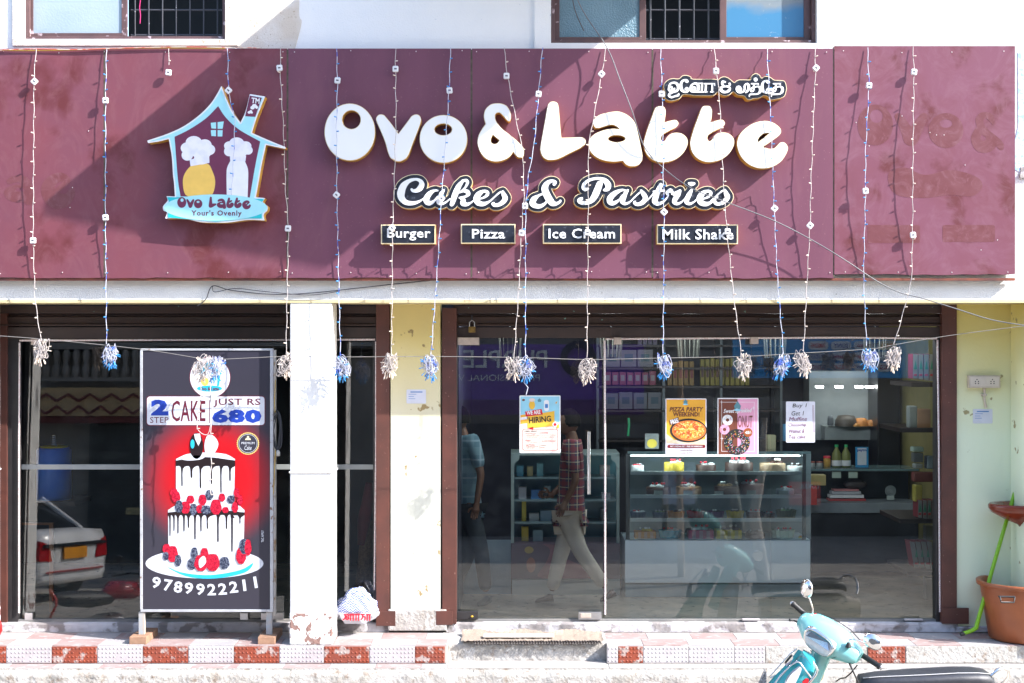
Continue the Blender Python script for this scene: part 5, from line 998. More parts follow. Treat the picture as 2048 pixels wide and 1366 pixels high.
for s_, bx, m_ in (('Buy 1', (1585, 807, 1614, 817), Iblk), ('Get 1', (1583, 822, 1608, 831), Iblk), ('Muffins', (1578, 834, 1614, 842), C_('pen', (.20, .03, .10))), ('Chocochip', (1577, 846, 1613, 855), C_('pen', (.20, .03, .10))), ('Walnut &', (1578, 858, 1609, 866), C_('pen', (.20, .03, .10))), ('Tea cake', (1578, 870, 1611, 877), C_('pen', (.20, .03, .10)))): text(s_, bx, YG - .002, m_, nte, shear=.2, th=.0004, rot=-.02)
for x in (1624.5, 1626.5): pp(nte, [[(x, 810), (x + .6, 810), (x + 2.6, 865), (x + 2, 865)]], 1, C_('pen', (.20, .03, .10)))
def small_note(px0, py0, px1, py1, y, label):
    t = sheet('wall_notice', label, px0, py0, px1, py1, flatmat('notice_paper', (.62, .64, .74)), 'notice', y=y); w_ = px1 - px0
    for k in range(3): pp(t, [[(px0 + 4, py0 + 9 + k * 4.5), (px0 + w_ * (.5, .38, .45)[k], py0 + 9 + k * 4.5), (px0 + w_ * (.5, .38, .45)[k], py0 + 9.9 + k * 4.5), (px0 + 4, py0 + 9.9 + k * 4.5)]], 1, C_('blue', (.06, .2, .5)), y=y)
    pp(t, [[(px0 + w_ * .2, py0 + 4), (px0 + w_ * .82, py0 + 4), (px0 + w_ * .82, py0 + 6), (px0 + w_ * .2, py0 + 6)]], 1, C_('blue', (.06, .2, .5)), y=y)
small_note(813, 779, 852, 807, -.043, 'small pale printed notice on the yellowish pilaster'); small_note(1946, 818, 1985, 847, -.023, 'small pale printed notice under the socket board')

# ------------------------------------------------------------------ hanging festoon strings
M_wireW = mat('white_wire', (.55, .50, .48), (.40, .36, .36), rough=.5, scale=60); M_wireB = mat('blue_white_wire', (.50, .52, .62), (.06, .12, .5), rough=.45, scale=14, lo=.55, hi=.60)
M_bulbW = flatmat('cream_bulb', (.78, .66, .56), rough=.35); M_bulbB = flatmat('blue_bulb', (.03, .26, .62), rough=.3); M_ctl = flatmat('controller_white', (.74, .74, .76), rough=.4); M_ctlk = flatmat('controller_print', (.12, .12, .14))
def interp(P, t):
    for i in range(len(P) - 1):
        if t <= P[i + 1][1] or i == len(P) - 2: a, b = P[i], P[i + 1]; k = (t - a[1]) / (b[1] - a[1] + 1e-9); return a[0] + (b[0] - a[0]) * k, a[2] + (b[2] - a[2]) * k
STR = [
 ('w', [(72, 97), (68, 160), (66, 480), (70, 600), (82, 682)], [(69, 163), (66, 481)], (83, 700), 'first white fairy light string from the left edge'),
 ('b', [(213, 97), (211, 200), (211, 435), (213, 688)], [(211, 201), (211, 435)], (221, 710), 'blue fairy light string left of the logo, ending in a knot'),
 ('w', [(338, 97), (337, 130)], [(337, 145)], None, 'short white string stub with one controller above the logo'),
 ('b', [(455, 97), (457, 182), (470, 240), (468, 300), (463, 390)], [(457, 181)], None, 'blue fairy light string running across the logo'),
 ('w', [(562, 97), (560, 135), (567, 260), (571, 380), (577, 455), (574, 600), (572, 712)], [(559, 136), (576, 457)], (571, 730), 'white fairy light string right of the logo and left of the column'),
 ('b', [(673, 97), (675, 160), (673, 250), (674, 390), (678, 600), (681, 710)], [(675, 161), (673, 390)], (683, 735), 'blue fairy light string over the round capital O'),
 ('w', [(791, 97), (791, 138), (792, 240), (788, 380), (785, 455), (783, 712)], [(791, 138), (784, 456)], (779, 730), 'white fairy light string over the letter v and the Burger box'),
 ('b', [(901, 95), (898, 182), (890, 300), (883, 400), (875, 530), (862, 712)], [(899, 181), (883, 397)], (858, 733), 'blue fairy light string over the second small letter o'),
 ('w', [(1008, 95), (1015, 152), (1028, 220), (1045, 300), (1048, 390), (1043, 465), (1036, 600), (1028, 716)], [(1013, 152), (1043, 466)], (1026, 733), 'white fairy light string over the right edge of the ampersand'),
 ('b', [(1085, 95), (1077, 188), (1068, 290), (1057, 350), (1051, 412), (1051, 716)], [(1077, 188), (1050, 412)], (1052, 735), 'blue fairy light string left of the capital L with a dangling tail'),
 ('w', [(1212, 95), (1203, 150), (1190, 220), (1177, 290), (1176, 463), (1174, 715)], [(1203, 148), (1175, 465)], (1175, 740), 'white fairy light string over the left side of letter a'),
 ('b', [(1321, 95), (1324, 185), (1326, 330), (1328, 425), (1326, 715)], [(1323, 188), (1328, 424)], (1328, 730), 'blue fairy light string over the first letter t'),
 ('w', [(1428, 95), (1433, 142), (1439, 200), (1443, 290), (1448, 380), (1454, 465), (1468, 600), (1483, 712)], [(1432, 142), (1455, 463)], (1487, 730), 'white fairy light string over the second letter t and the Milk Shake box'),
 ('b', [(1534, 95), (1538, 180), (1543, 260), (1548, 415), (1555, 560), (1567, 708)], [(1541, 183), (1549, 417)], (1564, 732), 'blue fairy light string over the final letter e'),
 ('w', [(1630, 95), (1631, 135), (1622, 360), (1620, 450), (1612, 600), (1607, 702)], [(1632, 136), (1620, 451)], (1605, 724), 'white fairy light string between the final e and the right sheet'),
 ('b', [(1735, 95), (1738, 172), (1731, 300), (1731, 382), (1727, 560), (1733, 692)], [(1738, 171), (1731, 382)], (1740, 717), 'blue fairy light string over the right end sheet'),
 ('w', [(1826, 93), (1828, 143), (1826, 300), (1825, 470), (1823, 560), (1808, 620), (1788, 688)], [(1828, 144), (1826, 470)], (1786, 715), 'rightmost white fairy light string, bent left at its lower end')]
def knot(par, cx, cy, y, kind, rnd, big=1.0):
    m = MB(); lean = rnd.uniform(-.25, .25)
    for q in range(16):
        f1, f2, p1, p2 = rnd.uniform(.8, 1.6), rnd.uniform(1.0, 2.4), rnd.random() * 6.28, rnd.random() * 6.28; rx, ry = rnd.uniform(6, 14) * big, rnd.uniform(9, 20) * big; ox, oy = rnd.uniform(-5, 5), rnd.uniform(-6, 10); n = 18; P_ = []
        for k in range(n + 1):
            a = 5.2 * k / n; v_ = oy + ry * math.sin(f2 * a + p2); P_.append(W(cx + ox + rx * math.sin(f1 * a + p1) * (1.15 - .018 * abs(v_)) + lean * v_, cy + v_ - 2, y + .028 * math.sin(a * 1.3 + q)))
        m.tube(P_, .0021, 4, cap=False)
    m.build('tangled_wire', M_wireB if kind == 'b' else M_wireW, par, kind='stuff')
    m = MB()
    for q in range(24):
        a = rnd.random() * 6.28 if q < 15 else rnd.uniform(.6, 2.5); r_ = rnd.uniform(11, 21); p = W(cx + r_ * .75 * math.cos(a) + lean * r_ * math.sin(a), cy + 4 + r_ * 1.2 * math.sin(a), y + rnd.uniform(-.03, .02)); dv = Vector((math.cos(a) * .8, rnd.uniform(-.3, .3), -math.sin(a) - .3)).normalized() * .015
        m.tube([p - dv * 1.2, p, p + dv * .6, p + dv, p + dv * 1.5], [.0015, .0032, .0046, .0044, .001], 5)
    m.build('knot_bulb', M_bulbB if kind == 'b' else M_bulbW, par, kind='stuff')
def over_letter(px, py):
    return (645 < px < 1580 and 205 < py < 335) or (785 < px < 1470 and 350 < py < 430) or (300 < px < 565 and 200 < py < 445) or (760 < px < 1480 and 440 < py < 492) or (1325 < px < 1575 and 150 < py < 205)
rnd = random.Random(11)
for kind, P, boxes, kn, lb in STR:
    P3 = [(x, y_, 0) for x, y_ in P]; y0, y1 = P[0][1], P[-1][1]; pts = []; n = max(4, int((y1 - y0) / 9)); ph = rnd.random() * 6
    amp = .045 if (P[0][0] > 1150) else .028
    def yy(px, py, amp=amp):
        k = (py - y0) / max(1, y1 - y0)
        base = YB - .018 - amp * math.sin(min(1, max(0, (py - 95) / 450)) * math.pi)
        o = max((1 if over_letter(px + dx, py + dy) else 0) * (1 - abs(dy) / 45) for dx in (0,) for dy in (-40, -20, 0, 20, 40))
        return base + (min(0, YL - .022 - base)) * min(1, o * 1.6)
    for i in range(n + 1):
        py = y0 + (y1 - y0) * i / n; px, _ = interp(P3, py); pts.append(W(px + .8 * math.sin(py * .11 + ph), py, yy(px, py)))
    t = thing('fairy_light_string', lb, 'light string', pts[0], 'fairy light strings hung over the signboard')
    m = MB(); m.tube(pts, .0030, 5); m.build('wire', M_wireB if kind == 'b' else M_wireW, t)
    m = MB(); py = y0 + rnd.uniform(18, 34); sd_ = 1
    while py < y1 - 8:
        px, _ = interp(P3, py); p = W(px, py, yy(px, py)) + Vector((0, -.002, 0)); dv = Vector((sd_ * .8, -.45, rnd.uniform(-.1, .3))).normalized() * .019
        m.tube([p, p + dv * .35, p + dv * .7, p + dv, p + dv * 1.25], [.0028, .0045, .0052, .0046, .0012], 6); sd_ = -sd_ if rnd.random() < .8 else sd_; py += rnd.uniform(25, 31)
    m.build('bulb', M_bulbB if kind == 'b' else M_bulbW, t, kind='stuff')
    for bx, by in boxes:
        c = W(bx, by, yy(bx, by) - .012); a = rnd.choice([0, .1, .7, .75, -.1]); M_ = Matrix.Translation(c) @ Matrix.Rotation(a, 4, 'Y')
        bm = bmesh.new(); bmesh.ops.create_cube(bm, size=1); 
        for v in bm.verts: v.co = Vector((v.co.x * .046, v.co.y * .022, v.co.z * .048))
        bmesh.ops.bevel(bm, geom=bm.edges[:], offset=.005, segments=2, affect='EDGES'); m = MB(); m.bm(bm, 0, False, M_); bm.free()
        cb = m.build('controller_box', M_ctl, t); m = MB()
        m.add([M_ @ Vector(v) for v in ((-.010, -.0118, -.006), (.010, -.0118, -.006), (.010, -.0118, .006), (-.010, -.0118, .006))], [(0, 1, 2, 3)]); m.build('box_print', M_ctlk, cb)
    if kn: knot(t, kn[0], kn[1], yy(*kn), kind, rnd)
    if 'dangling' in lb: m = MB(); m.tube([W(1052, 750, -.63), W(1048, 765, -.63), W(1056, 775, -.63), W(1052, 790, -.63)], .0032, 5); m.build('tail', M_wireB, t)
# knots hung in front of the poster board
for kind, kx, tail, lb in (('w', 404, [(402, 748), (401, 800), (396, 825), (394, 858)], 'white knotted fairy lights hanging before the round poster badge'), ('b', 432, [(424, 752), (420, 790), (424, 820), (421, 868), (420, 900), (423, 928), (419, 960), (422, 990)], 'blue knotted fairy lights hanging before the cake poster')):
    yk = -.62; t = thing('fairy_light_knot', lb, 'light string', W(kx, 735, yk), 'fairy light knots before the poster board'); knot(t, kx, 735, yk, kind, rnd, 1.15)
    m = MB(); m.tube([W(x, y_, yk) for x, y_ in catmull(tail, False, 4)], .0034, 5)
    if kind == 'b': m.tube([W(x, y_, yk) for x, y_ in catmull([(394, 858), (405, 868), (416, 868), (421, 850)], False, 4)], .003, 5)
    m.build('wire', M_wireW, t); m = MB()
    for x, y_ in tail[1:]: m.tube([W(x, y_, yk - .003), W(x + 3, y_ - 1, yk - .01), W(x + 6, y_ - 1, yk - .012)], [.003, .0055, .002], 6)
    m.build('bulb', M_bulbW, t, kind='stuff')
    if kind == 'b': m = MB(); m.bbox(W(422, 788, yk - .02), W(433, 800, yk + .0), .004); m.build('controller_box', M_ctl, t)
# wires
def wire(name, label, P, r, m_, cat='wire', n=5):
    sp = catmull([(p[0], p[1]) for p in P], False, n); ysp = catmull([(p[2], 0) for p in P], False, n); m = MB(); m.tube([W(a[0], a[1], b[0]) for a, b in zip(sp, ysp)], r, 6); return tag(m.build(name, m_), label, cat)
wire('span_wire', 'thin grey wire strung across at knot height', [(-60, 668, -.6), (82, 678, -.62), (280, 698, -.62), (402, 717, -.62), (432, 719, -.62), (570, 713, -.62), (683, 714, -.62), (862, 713, -.62), (1040, 715, -.62), (1175, 719, -.62), (1330, 716, -.62), (1486, 713, -.62), (1606, 706, -.62), (1740, 698, -.62), (1786, 690, -.62), (1900, 671, -.62), (2064, 650, -.70)], .0028, mat('grey_wire', (.22, .21, .20), rough=.5))
wire('service_cable', 'thick grey cable sweeping across the board to the right pier', [(1130, -60, -.62), (1165, 20, -.68), (1214, 95, -.70), (1240, 160, -.76), (1265, 225, -.78), (1287, 290, -.75), (1320, 330, -.70), (1380, 375, -.78), (1455, 405, -.78), (1545, 440, -.74), (1620, 478, -.72), (1690, 520, -.72), (1755, 563, -.70), (1800, 585, -.69), (1850, 598, -.69), (1920, 620, -.69), (1985, 640, -.70), (2064, 653, -.73)], .0042, mat('cable_grey', (.13, .135, .15), (.09, .095, .11), rough=.4), 'cable')
wire('service_cable', 'dark thin cable before the left pane of the right upper window', [(1138, -40, -.56), (1150, 20, -.58), (1168, 62, -.58)], .004, mat('cable_dark', (.05, .05, .06), rough=.5), 'cable')
wire('beam_cable', 'thin dark cable drooping along the beam below the logo', [(395, 612, -.54), (412, 598, -.545), (425, 572, -.55), (460, 580, -.545), (530, 588, -.545), (610, 587, -.545), (700, 578, -.545), (790, 568, -.545), (860, 561, -.545)], .0038, MATS['cable_dark'], 'cable')
wire('beam_cable', 'second dark cable knotted under the board left of the column', [(425, 572, -.552), (430, 584, -.55), (470, 577, -.552), (540, 584, -.552), (620, 590, -.55), (680, 582, -.552)], .003, MATS['cable_dark'], 'cable')
wire('roof_cable', 'yellow cable lying along the left top edge of the board', [(-40, 99, YB - .01), (40, 101, YB - .012), (140, 100, YB - .012), (225, 97, YB - .012), (330, 96, YB - .012), (450, 97, YB - .012)], .0042, flatmat('yellow_wire', (.6, .38, .05)), 'cable')
wire('roof_cable', 'red and white cable twisted along the left top edge of the board', [(-40, 102, YB - .018), (60, 98, YB - .018), (150, 99, YB - .02), (250, 96, YB - .02), (360, 94, YB - .018), (470, 95, YB - .018), (520, 96, YB - .018)], .0032, mat('red_white_wire', (.6, .12, .08), (.7, .6, .5), scale=15, lo=.45, hi=.55, rough=.5), 'cable')

# ------------------------------------------------------------------ small things by the shopfront
# plastic bag
def lump(name, px0, py0, px1, py1, y, depth, m, seed, parent=None, k=.16, sub=4):
    rnd = random.Random(seed); c = W((px0 + px1) / 2, (py0 + py1) / 2, y); a = W(px0, py0, y); b = W(px1, py1, y); hx, hz = (b.x - a.x) / 2, (a.z - b.z) / 2
    bm = bmesh.new(); bmesh.ops.create_icosphere(bm, subdivisions=sub, radius=1); ws = [(Vector((rnd.uniform(-1, 1), rnd.uniform(-1, 1), rnd.uniform(-1, 1))).normalized(), rnd.uniform(3, 9), rnd.random() * 6) for _ in range(14)]
    for v in bm.verts:
        d_ = v.co.normalized(); f_ = 1 + sum(abs(math.sin(d_.dot(w_) * fq + ph)) - .6 for w_, fq, ph in ws) * k / 4
        z = d_.z; wd = 1.08 if z < -.2 else 1.08 - .45 * (z + .2); v.co = Vector((d_.x * hx * f_ * wd, d_.y * depth * f_ * wd, max(-.93, z * f_) * hz))
    mm = MB(); mm.bm(bm, 0, True, Matrix.Translation(c)); bm.free(); return mm.build(name, m, parent)
M_bag = bpy.data.materials.new('printed_plastic_bag'); M_bag.use_nodes = True; n = M_bag.node_tree.nodes; l = M_bag.node_tree.links
g = n.new('ShaderNodeNewGeometry'); sp = n.new('ShaderNodeSeparateXYZ'); l.new(g.outputs['Position'], sp.inputs[0])
def mth(op, a, b=None, c=None):
    q = n.new('ShaderNodeMath'); q.operation = op
    for i, v in enumerate((a, b, c)):
        if v is None: continue
        if isinstance(v, (int, float)): q.inputs[i].default_value = v
        else: l.new(v, q.inputs[i])
    return q.outputs[0]
zz = mth('PINGPONG', mth('MULTIPLY', sp.outputs[0], 1.0), .022); stp = mth('LESS_THAN', mth('FRACT', mth('MULTIPLY', mth('ADD', sp.outputs[2], zz), 52)), .5); reg = mth('GREATER_THAN', sp.outputs[2], W(0, 1220, -.1).z)
mx = n.new('ShaderNodeMix'); mx.data_type = 'RGBA'; mx.inputs[6].default_value = (.52, .54, .60, 1); mx.inputs[7].default_value = (.03, .08, .34, 1); l.new(mth('MULTIPLY', stp, reg), mx.inputs[0]); l.new(mx.outputs[2], n['Principled BSDF'].inputs[0]); n['Principled BSDF'].inputs['Roughness'].default_value = .35
bg_ = thing('plastic_bag', 'knotted white plastic bag with blue zigzag and red Tamil print', 'bag', W(712, 1246, -.14)); lump('bag', 672, 1178, 752, 1248, -.14, .10, M_bag, 4, bg_, .30)
tamr = [('+', 'S', [(x, y, r) for x, y, r in q]) for q in ([(20, 20, 7), (70, 20, 7)], [(32, 20, 8), (30, 60, 8), (8, 80, 8)], [(60, 45, 8), (45, 40, 8), (45, 70, 8), (75, 70, 8), (80, 30, 8)], [(95, 20, 8), (150, 20, 8)], [(105, 20, 8), (103, 85, 8)], [(138, 20, 8), (138, 85, 8)], [(165, 20, 8), (220, 20, 8)], [(175, 20, 8), (173, 85, 8)], [(208, 20, 8), (208, 85, 8)], [(240, 20, 8), (280, 20, 8)], [(258, 20, 8), (256, 60, 8), (240, 75, 8)], [(256, 45, 8), (290, 48, 8), (285, 85, 8)], [(310, 20, 8), (360, 20, 8)], [(320, 20, 8), (318, 85, 8)], [(350, 20, 8), (350, 85, 8)])]
m = MB()
for gl_ in group_loops(contours(sdf(tamr, 6, 3), 0, 10)): m.loops([[(685 + x * .155, 1226 + y * .17) for x, y in lp] for lp in gl_], -.262, -.255)
m.build('red_lettering', C_('red', (.62, .01, .03)), bg_)
# rubber mat
mt = thing('door_mat', 'ragged brown woven door mat before the glass door', 'mat', (W(1060, 1275, -.25).x, -.25, 0)); a, c_ = W(922, 0, -.4).x, W(1205, 0, -.3).x
rnd = random.Random(6); q = MB(); n_ = 60; vs = []
for j in range(7):
    for i in range(n_ + 1): vs.append((a + (c_ - a) * i / n_ + rnd.uniform(-.004, .004), -.47 + .33 * j / 6 + rnd.uniform(-.008, .008) + (.05 if j == 6 else 0) * math.sin(i * .3), .012 + .010 * abs(math.sin(i * 1.7)) + .008 * rnd.random() + (.02 if j == 6 else 0)))
q.add(vs, [(j * (n_ + 1) + i, j * (n_ + 1) + i + 1, (j + 1) * (n_ + 1) + i + 1, (j + 1) * (n_ + 1) + i) for j in range(6) for i in range(n_)], 0, True); q.build('weave', mat('mat_fibre', (.40, .33, .27), (.22, .17, .14), rough=.95, scale=90, lo=.45, hi=.55, stretch=(6, 1, 1)), mt)
q = MB()
for i in range(46): x = a + .1 + (c_ - a - .12) * i / 46; q.tube([(x, -.45, .018), (x + .01, -.475, .02), (x + .02, -.485, .006), (x + .012, -.49, .002)], .006, 5)
q.build('fringe', flatmat('dark_fringe', (.05, .04, .04)), mt, kind='stuff'); q = MB(); q.bbox((a + .18, -.40, .034), (a + .75, -.30, .046), .004); q.build('flattened_card', M_cream, mt)
# bucket
YK = -.28; bk = thing('bucket', 'large terracotta brown plastic bucket against the right wall', 'bucket', (W(2046, 0, YK).x, YK, .005)); c = Vector((W(2046, 0, YK).x, YK, .005)); k = (D0 + YK) / F; zt_ = W(0, 1163, YK).z
M_bkt = mat('brown_plastic', (.34, .10, .035), (.28, .08, .03), rough=.4, scale=8); q = MB(); q.lathe([(0, 0), (62 * k, 0), (66 * k, .01), (83 * k, zt_ - .03), (84 * k, zt_), (80 * k, zt_), (78 * k, zt_ - .04), (60 * k, .02), (0, .02)], c, 40); q.build('body', M_bkt, bk)
q = MB(); q.lathe([(84 * k, zt_ - .035), (89 * k, zt_ - .03), (90 * k, zt_ + .002), (84 * k, zt_ + .004), (80 * k, zt_)], c, 40); q.build('rim', M_bkt, bk)
hx = W(2013, 0, YK - 80 * k).x; hz = W(0, 1196, YK - 80 * k).z; hy = YK - 80 * k
q = MB(); q.tube([(hx - .055, hy + .02, hz + .01), (hx - .055, hy - .012, hz + .008), (hx - .05, hy - .02, hz - .03), (hx + .05, hy - .028, hz - .03), (hx + .058, hy - .02, hz + .01), (hx + .058, hy + .0, hz + .012)], .007, 8); q.tube([(hx - .06, hy - .004, hz + .012), (hx + .062, hy - .016, hz + .012)], .008, 8); q.build('handle', M_dark, bk)
# mop stick
mp = thing('mop_stick', 'bright green bent stick leaning by the bucket', 'stick', W(1930, 1268, -.3)); M_grn = flatmat('lime_green', (.22, .48, .01), rough=.35); q = MB(); q.tube([W(2040, 950, -.06), W(2037, 960, -.07), W(1990, 1120, -.2), W(1957, 1238, -.3), W(1952, 1256, -.31), W(1942, 1262, -.315), W(1926, 1267, -.32)], [.010, .016, .016, .017, .019, .017, .015], 10); q.build('stick', M_grn, mp)
q = MB(); q.tube([W(2048, 932, -.05), W(2040, 940, -.055), W(2038, 958, -.062)], [.016, .019, .017], 10); q.build('grip', M_dark, mp); q = MB(); q.tube([W(1928, 1267, -.32), W(1921, 1269, -.325)], [.017, .015], 10); q.build('end_cap', M_dark, mp)
# wash basin, tap
ws_ = thing('wash_basin', 'glossy brown wash basin bracketed on the right wall', 'basin', W(2060, 1010, -.2)); M_bas = mat('brown_ceramic', (.20, .035, .018), (.16, .03, .015), rough=.12, scale=5); c = W(2062, 1012, -.24); q = MB()
q.lathe([(.0, -.22), (.06, -.21), (.11, -.15), (.22, -.105), (.32, -.05), (.345, -.015), (.345, .012), (.335, .022), (.30, .02), (.22, -.02), (.05, -.08), (0, -.085)], c, 36, sy=.62); q.build('bowl', M_bas, ws_); q = MB(); q.tube([c + Vector((.03, 0, -.12)), c + Vector((.035, 0, -.24))], .032, 12); q.build('waste_pipe', flatmat('white_pipe', (.62, .66, .74), rough=.3), ws_)
tp = thing('tap', 'white plastic tap on the wall above the brown basin', 'tap', W(2050, 970, -.05)); q = MB(); q.tube([W(2056, 968, -.02), W(2050, 968, -.06), W(2038, 970, -.10), W(2034, 976, -.11), W(2033, 981, -.11)], [.016, .016, .012, .012, .012], 10); q.tube([W(2046, 966, -.06), W(2046, 955, -.06)], [.012, .016], 10); q.build('body', MATS['white_pipe'], tp)
# socket board
sb = thing('socket_board', 'cream two gang socket board on the pale green wall', 'socket board', W(1969, 763, -.04)); q = MB(); q.pbox(1938, 751, 2001, 776, -.075, -.021, r=.005); q.build('box', mat('aged_cream_plastic', (.58, .50, .42), (.50, .43, .36), rough=.45, scale=20), sb); q = MB(); q.pbox(1941, 754, 1998, 773, -.079, -.0755, r=.001); fp = q.build('face_plate', mat('aged_cream_face', (.64, .57, .50), rough=.4), sb)
for cx in (1954, 1985):
    q = MB()
    for dx, dy in ((0, -4), (-3, 0), (3, 0), (-3, 4), (3, 4)): q.loops([ell(cx + dx, 763 + dy, 1.3, 1.3, 8)], -.0798, -.0792)
    q.build('socket_holes', M_dark, fp, kind='stuff')
for cx in (1966.5, 1973): q = MB(); q.pbox(cx, 757, cx + 5.5, 770, -.083, -.0792, r=.001); q.build('switch', MATS['aged_cream_face'], fp)
q = MB(); q.tube([W(1969, 776, -.035), W(1969, 800, -.035), W(1972, 815, -.035)], .011, 8); q.build('conduit', MATS['aged_cream_plastic'], sb); q = MB(); q.pbox(1964, 788, 1974, 792, -.05, -.021, r=.002); q.build('saddle_clip', MATS['aged_cream_plastic'], sb)
# padlock
pk = thing('padlock', 'small brass padlock hanging at the left end of the shutter', 'padlock', W(944, 656, -.02)); q = MB(); q.pbox(937, 653, 951, 665, -.035, -.012, r=.004); q.build('body', mat('aged_brass', (.28, .18, .05), (.18, .11, .04), rough=.45, metal=.6, scale=40), pk); q = MB(); q.tube([W(939, 653, -.024), W(939, 645, -.024), W(944, 640, -.024), W(949, 645, -.024), W(949, 653, -.024)], .004, 8); q.build('shackle', M_steel, pk)
q = MB(); q.tube([W(944, 641, -.024), W(944, 630, .0)], .005, 6); q.build('hasp', M_iron, pk)
# blue sandal by the bucket, red wheel edge far left
q = MB(); q.loops([catmull([(2027, 1270), (2040, 1266), (2062, 1267), (2075, 1272), (2060, 1276), (2036, 1275)])], -.42, -.36); tag(q.build('sandal', flatmat('sandal_blue', (.05, .16, .26))), 'blue rubber sandal beside the brown bucket', 'sandal')
q = MB(); q.tube([W(-14, 1225, -.62), W(-6, 1240, -.62), W(0, 1250, -.62), W(2, 1260, -.62), W(-12, 1290, -.62)], [.012, .02, .018, .012, .012], 8); tag(q.build('red_lever', flatmat('red_plastic', (.5, .02, .02), rough=.3)), 'red plastic lever just entering at the left edge', 'lever')
# broken socket on the wall, right of the board
q = MB(); q.pbox(2041, 334, 2075, 347, -.53, -.521, r=.002); o = q.build('broken_box', M_sill); tag(o, 'broken wall box at the right end of the signboard', 'wall box'); q = MB(); q.pbox(2040, 347, 2075, 356, -.545, -.521, r=.003); q.build('ledge', M_step, o)
# ------------------------------------------------------------------ scooter at the lower right
M_teal = mat('pale_teal_paint', (.20, .52, .52), (.22, .54, .54), rough=.16, scale=2, coat=.6); M_teal2 = mat('deep_teal_paint', (.035, .36, .40), (.04, .37, .41), rough=.18, scale=2, coat=.6)
M_rub = flatmat('black_rubber', (.018, .018, .020), rough=.55); M_sbody = mat('scooter_cream', (.62, .55, .46), rough=.25, scale=3, coat=.5); M_lens = mat('lamp_lens', (.50, .54, .58), (.62, .66, .70), rough=.08, scale=40, spec=.9, coat=1)
M_leath = mat('seat_vinyl', (.022, .024, .034), (.03, .032, .042), rough=.42, scale=60, bump=.2, bscale=220); M_stitch = flatmat('stitch_white', (.6, .6, .62))
C0 = W(1661, 1271, -2.05); U = Vector((.70, -.567, -.433)).normalized(); Fv = Vector((-.70, -.66, -.27)); Fv = (Fv - U * Fv.dot(U)).normalized(); Wv = -U.cross(Fv).normalized()
sct = thing('scooter', 'teal and cream scooter parked before the step, seen from its front side', 'scooter', (2.6, -2.15, -.63))
def L(s, f, w_): return C0 + U * s + Fv * f + Wv * w_
def loft(mb, rings, mi=0, caps=True, smooth=True):
    n = len(rings[0]); vs = [v for r_ in rings for v in r_]; mb.add(vs, [(i * n + k, i * n + (k + 1) % n, (i + 1) * n + (k + 1) % n, (i + 1) * n + k) for i in range(len(rings) - 1) for k in range(n)], mi, smooth)
    if caps: mb.add(rings[0][::-1] + rings[-1], [tuple(range(n)), tuple(range(n, 2 * n))], mi)
prof = catmull([(.135, -.02), (.115, .035), (.05, .075), (-.04, .078), (-.10, .04), (-.11, -.02), (-.06, -.075), (.05, -.095), (.115, -.075)], True, 4)
rings = []
for s_, k, dw in ((-.235, .30, -.01), (-.225, .46, -.008), (-.19, .60, -.004), (-.14, .86, 0), (-.07, 1.0, 0), (.03, 1.03, 0), (.10, .92, 0), (.15, .74, -.006), (.19, .62, -.01), (.225, .52, -.012), (.24, .36, -.012)): k *= 1.10; rings.append([L(s_ * 1.04, f * k * (1.0 if f > 0 else .85), w_ * k + dw) for f, w_ in prof])
m = MB(); loft(m, rings); cowl = m.build('handlebar_cowl', M_teal, sct)
# headlamp: chrome surround, lens
def face(sl, f, w0): return [L(s_, f + .012 + df, w_) for s_, w_, df in sl]
hx_ = [(-.13, .035, -.01), (-.09, .062, -.03), (.06, .062, -.03), (.115, .03, -.01), (.10, -.035, .0), (.05, -.075, -.005), (-.06, -.075, -.005), (-.115, -.03, 0)]
hx2 = catmull([(a_, b_) for a_, b_, c_ in hx_], True, 4); hxd = catmull([(c_, 0) for a_, b_, c_ in hx_], True, 4); hx_ = [(p_[0], p_[1], d_[0]) for p_, d_ in zip(hx2, hxd)]
m = MB(); loft(m, [face(hx_, .075, 0), face([(a * .99, b_ * .99, c_) for a, b_, c_ in hx_], .135, 0), face([(a * .93, b_ * .90, c_) for a, b_, c_ in hx_], .148, 0), face([(a * .86, b_ * .80, c_) for a, b_, c_ in hx_], .140, 0)], caps=False); hl = m.build('headlamp', M_chrome, sct)
m = MB(); m.add([L(s_ * .88, .155 + df, w_ * .82 - .010) for s_, w_, df in hx_] + [L(0, .170, -.02)], [(i, (i + 1) % 32, 32) for i in range(32)], 0, True); m.build('lens', M_lens, hl)
m = MB(); m.add([L(-.10, .163, .012), L(-.08, .142, .052), L(.055, .142, .052), L(.09, .160, .012)], [(0, 3, 2, 1)]); m.build('visor', mat('sky_tint_visor', (.45, .55, .70), rough=.06, metal=.9, scale=2), hl)  # blue of the mirrored sky put into the visor colour
for s0, s1, sg in ((-.21, -.36, -1), (.22, .385, 1)):
    m = MB(); a = L(s0, -.03, -.015 if sg > 0 else .0); b_ = L(s1, -.05, -.03 if sg > 0 else .01); d_ = b_ - a; m.tube([a, a + d_ * .1, a + d_ * .12, a + d_ * .88, a + d_ * .9, b_], [.014, .014, .019, .0185, .023, .022], 14); gr = m.build('grip', M_rub, sct)
    m = MB(); m.tube([b_, b_ + d_.normalized() * .012, b_ + d_.normalized() * .018], [.016, .017, .008], 12); m.build('bar_end', M_steel, gr)
    m = MB(); m.bbox(L(s0 - .02 * sg, .03, -.05) - Vector((.022, .022, .03)), L(s0 - .02 * sg, .03, -.05) + Vector((.022, .022, .03)), .01); m.build('switch_block', M_rub, gr)
m = MB(); P_ = [L(.20, .05, -.045), L(.235, .085, -.05), L(.275, .10, -.07), L(.315, .10, -.11), L(.34, .09, -.145)]; m.tube(P_, [.011, .008, .0065, .006, .006], 8); m.ball(P_[-1], .0105, 0, 2); m.build('brake_lever', M_rub, sct)
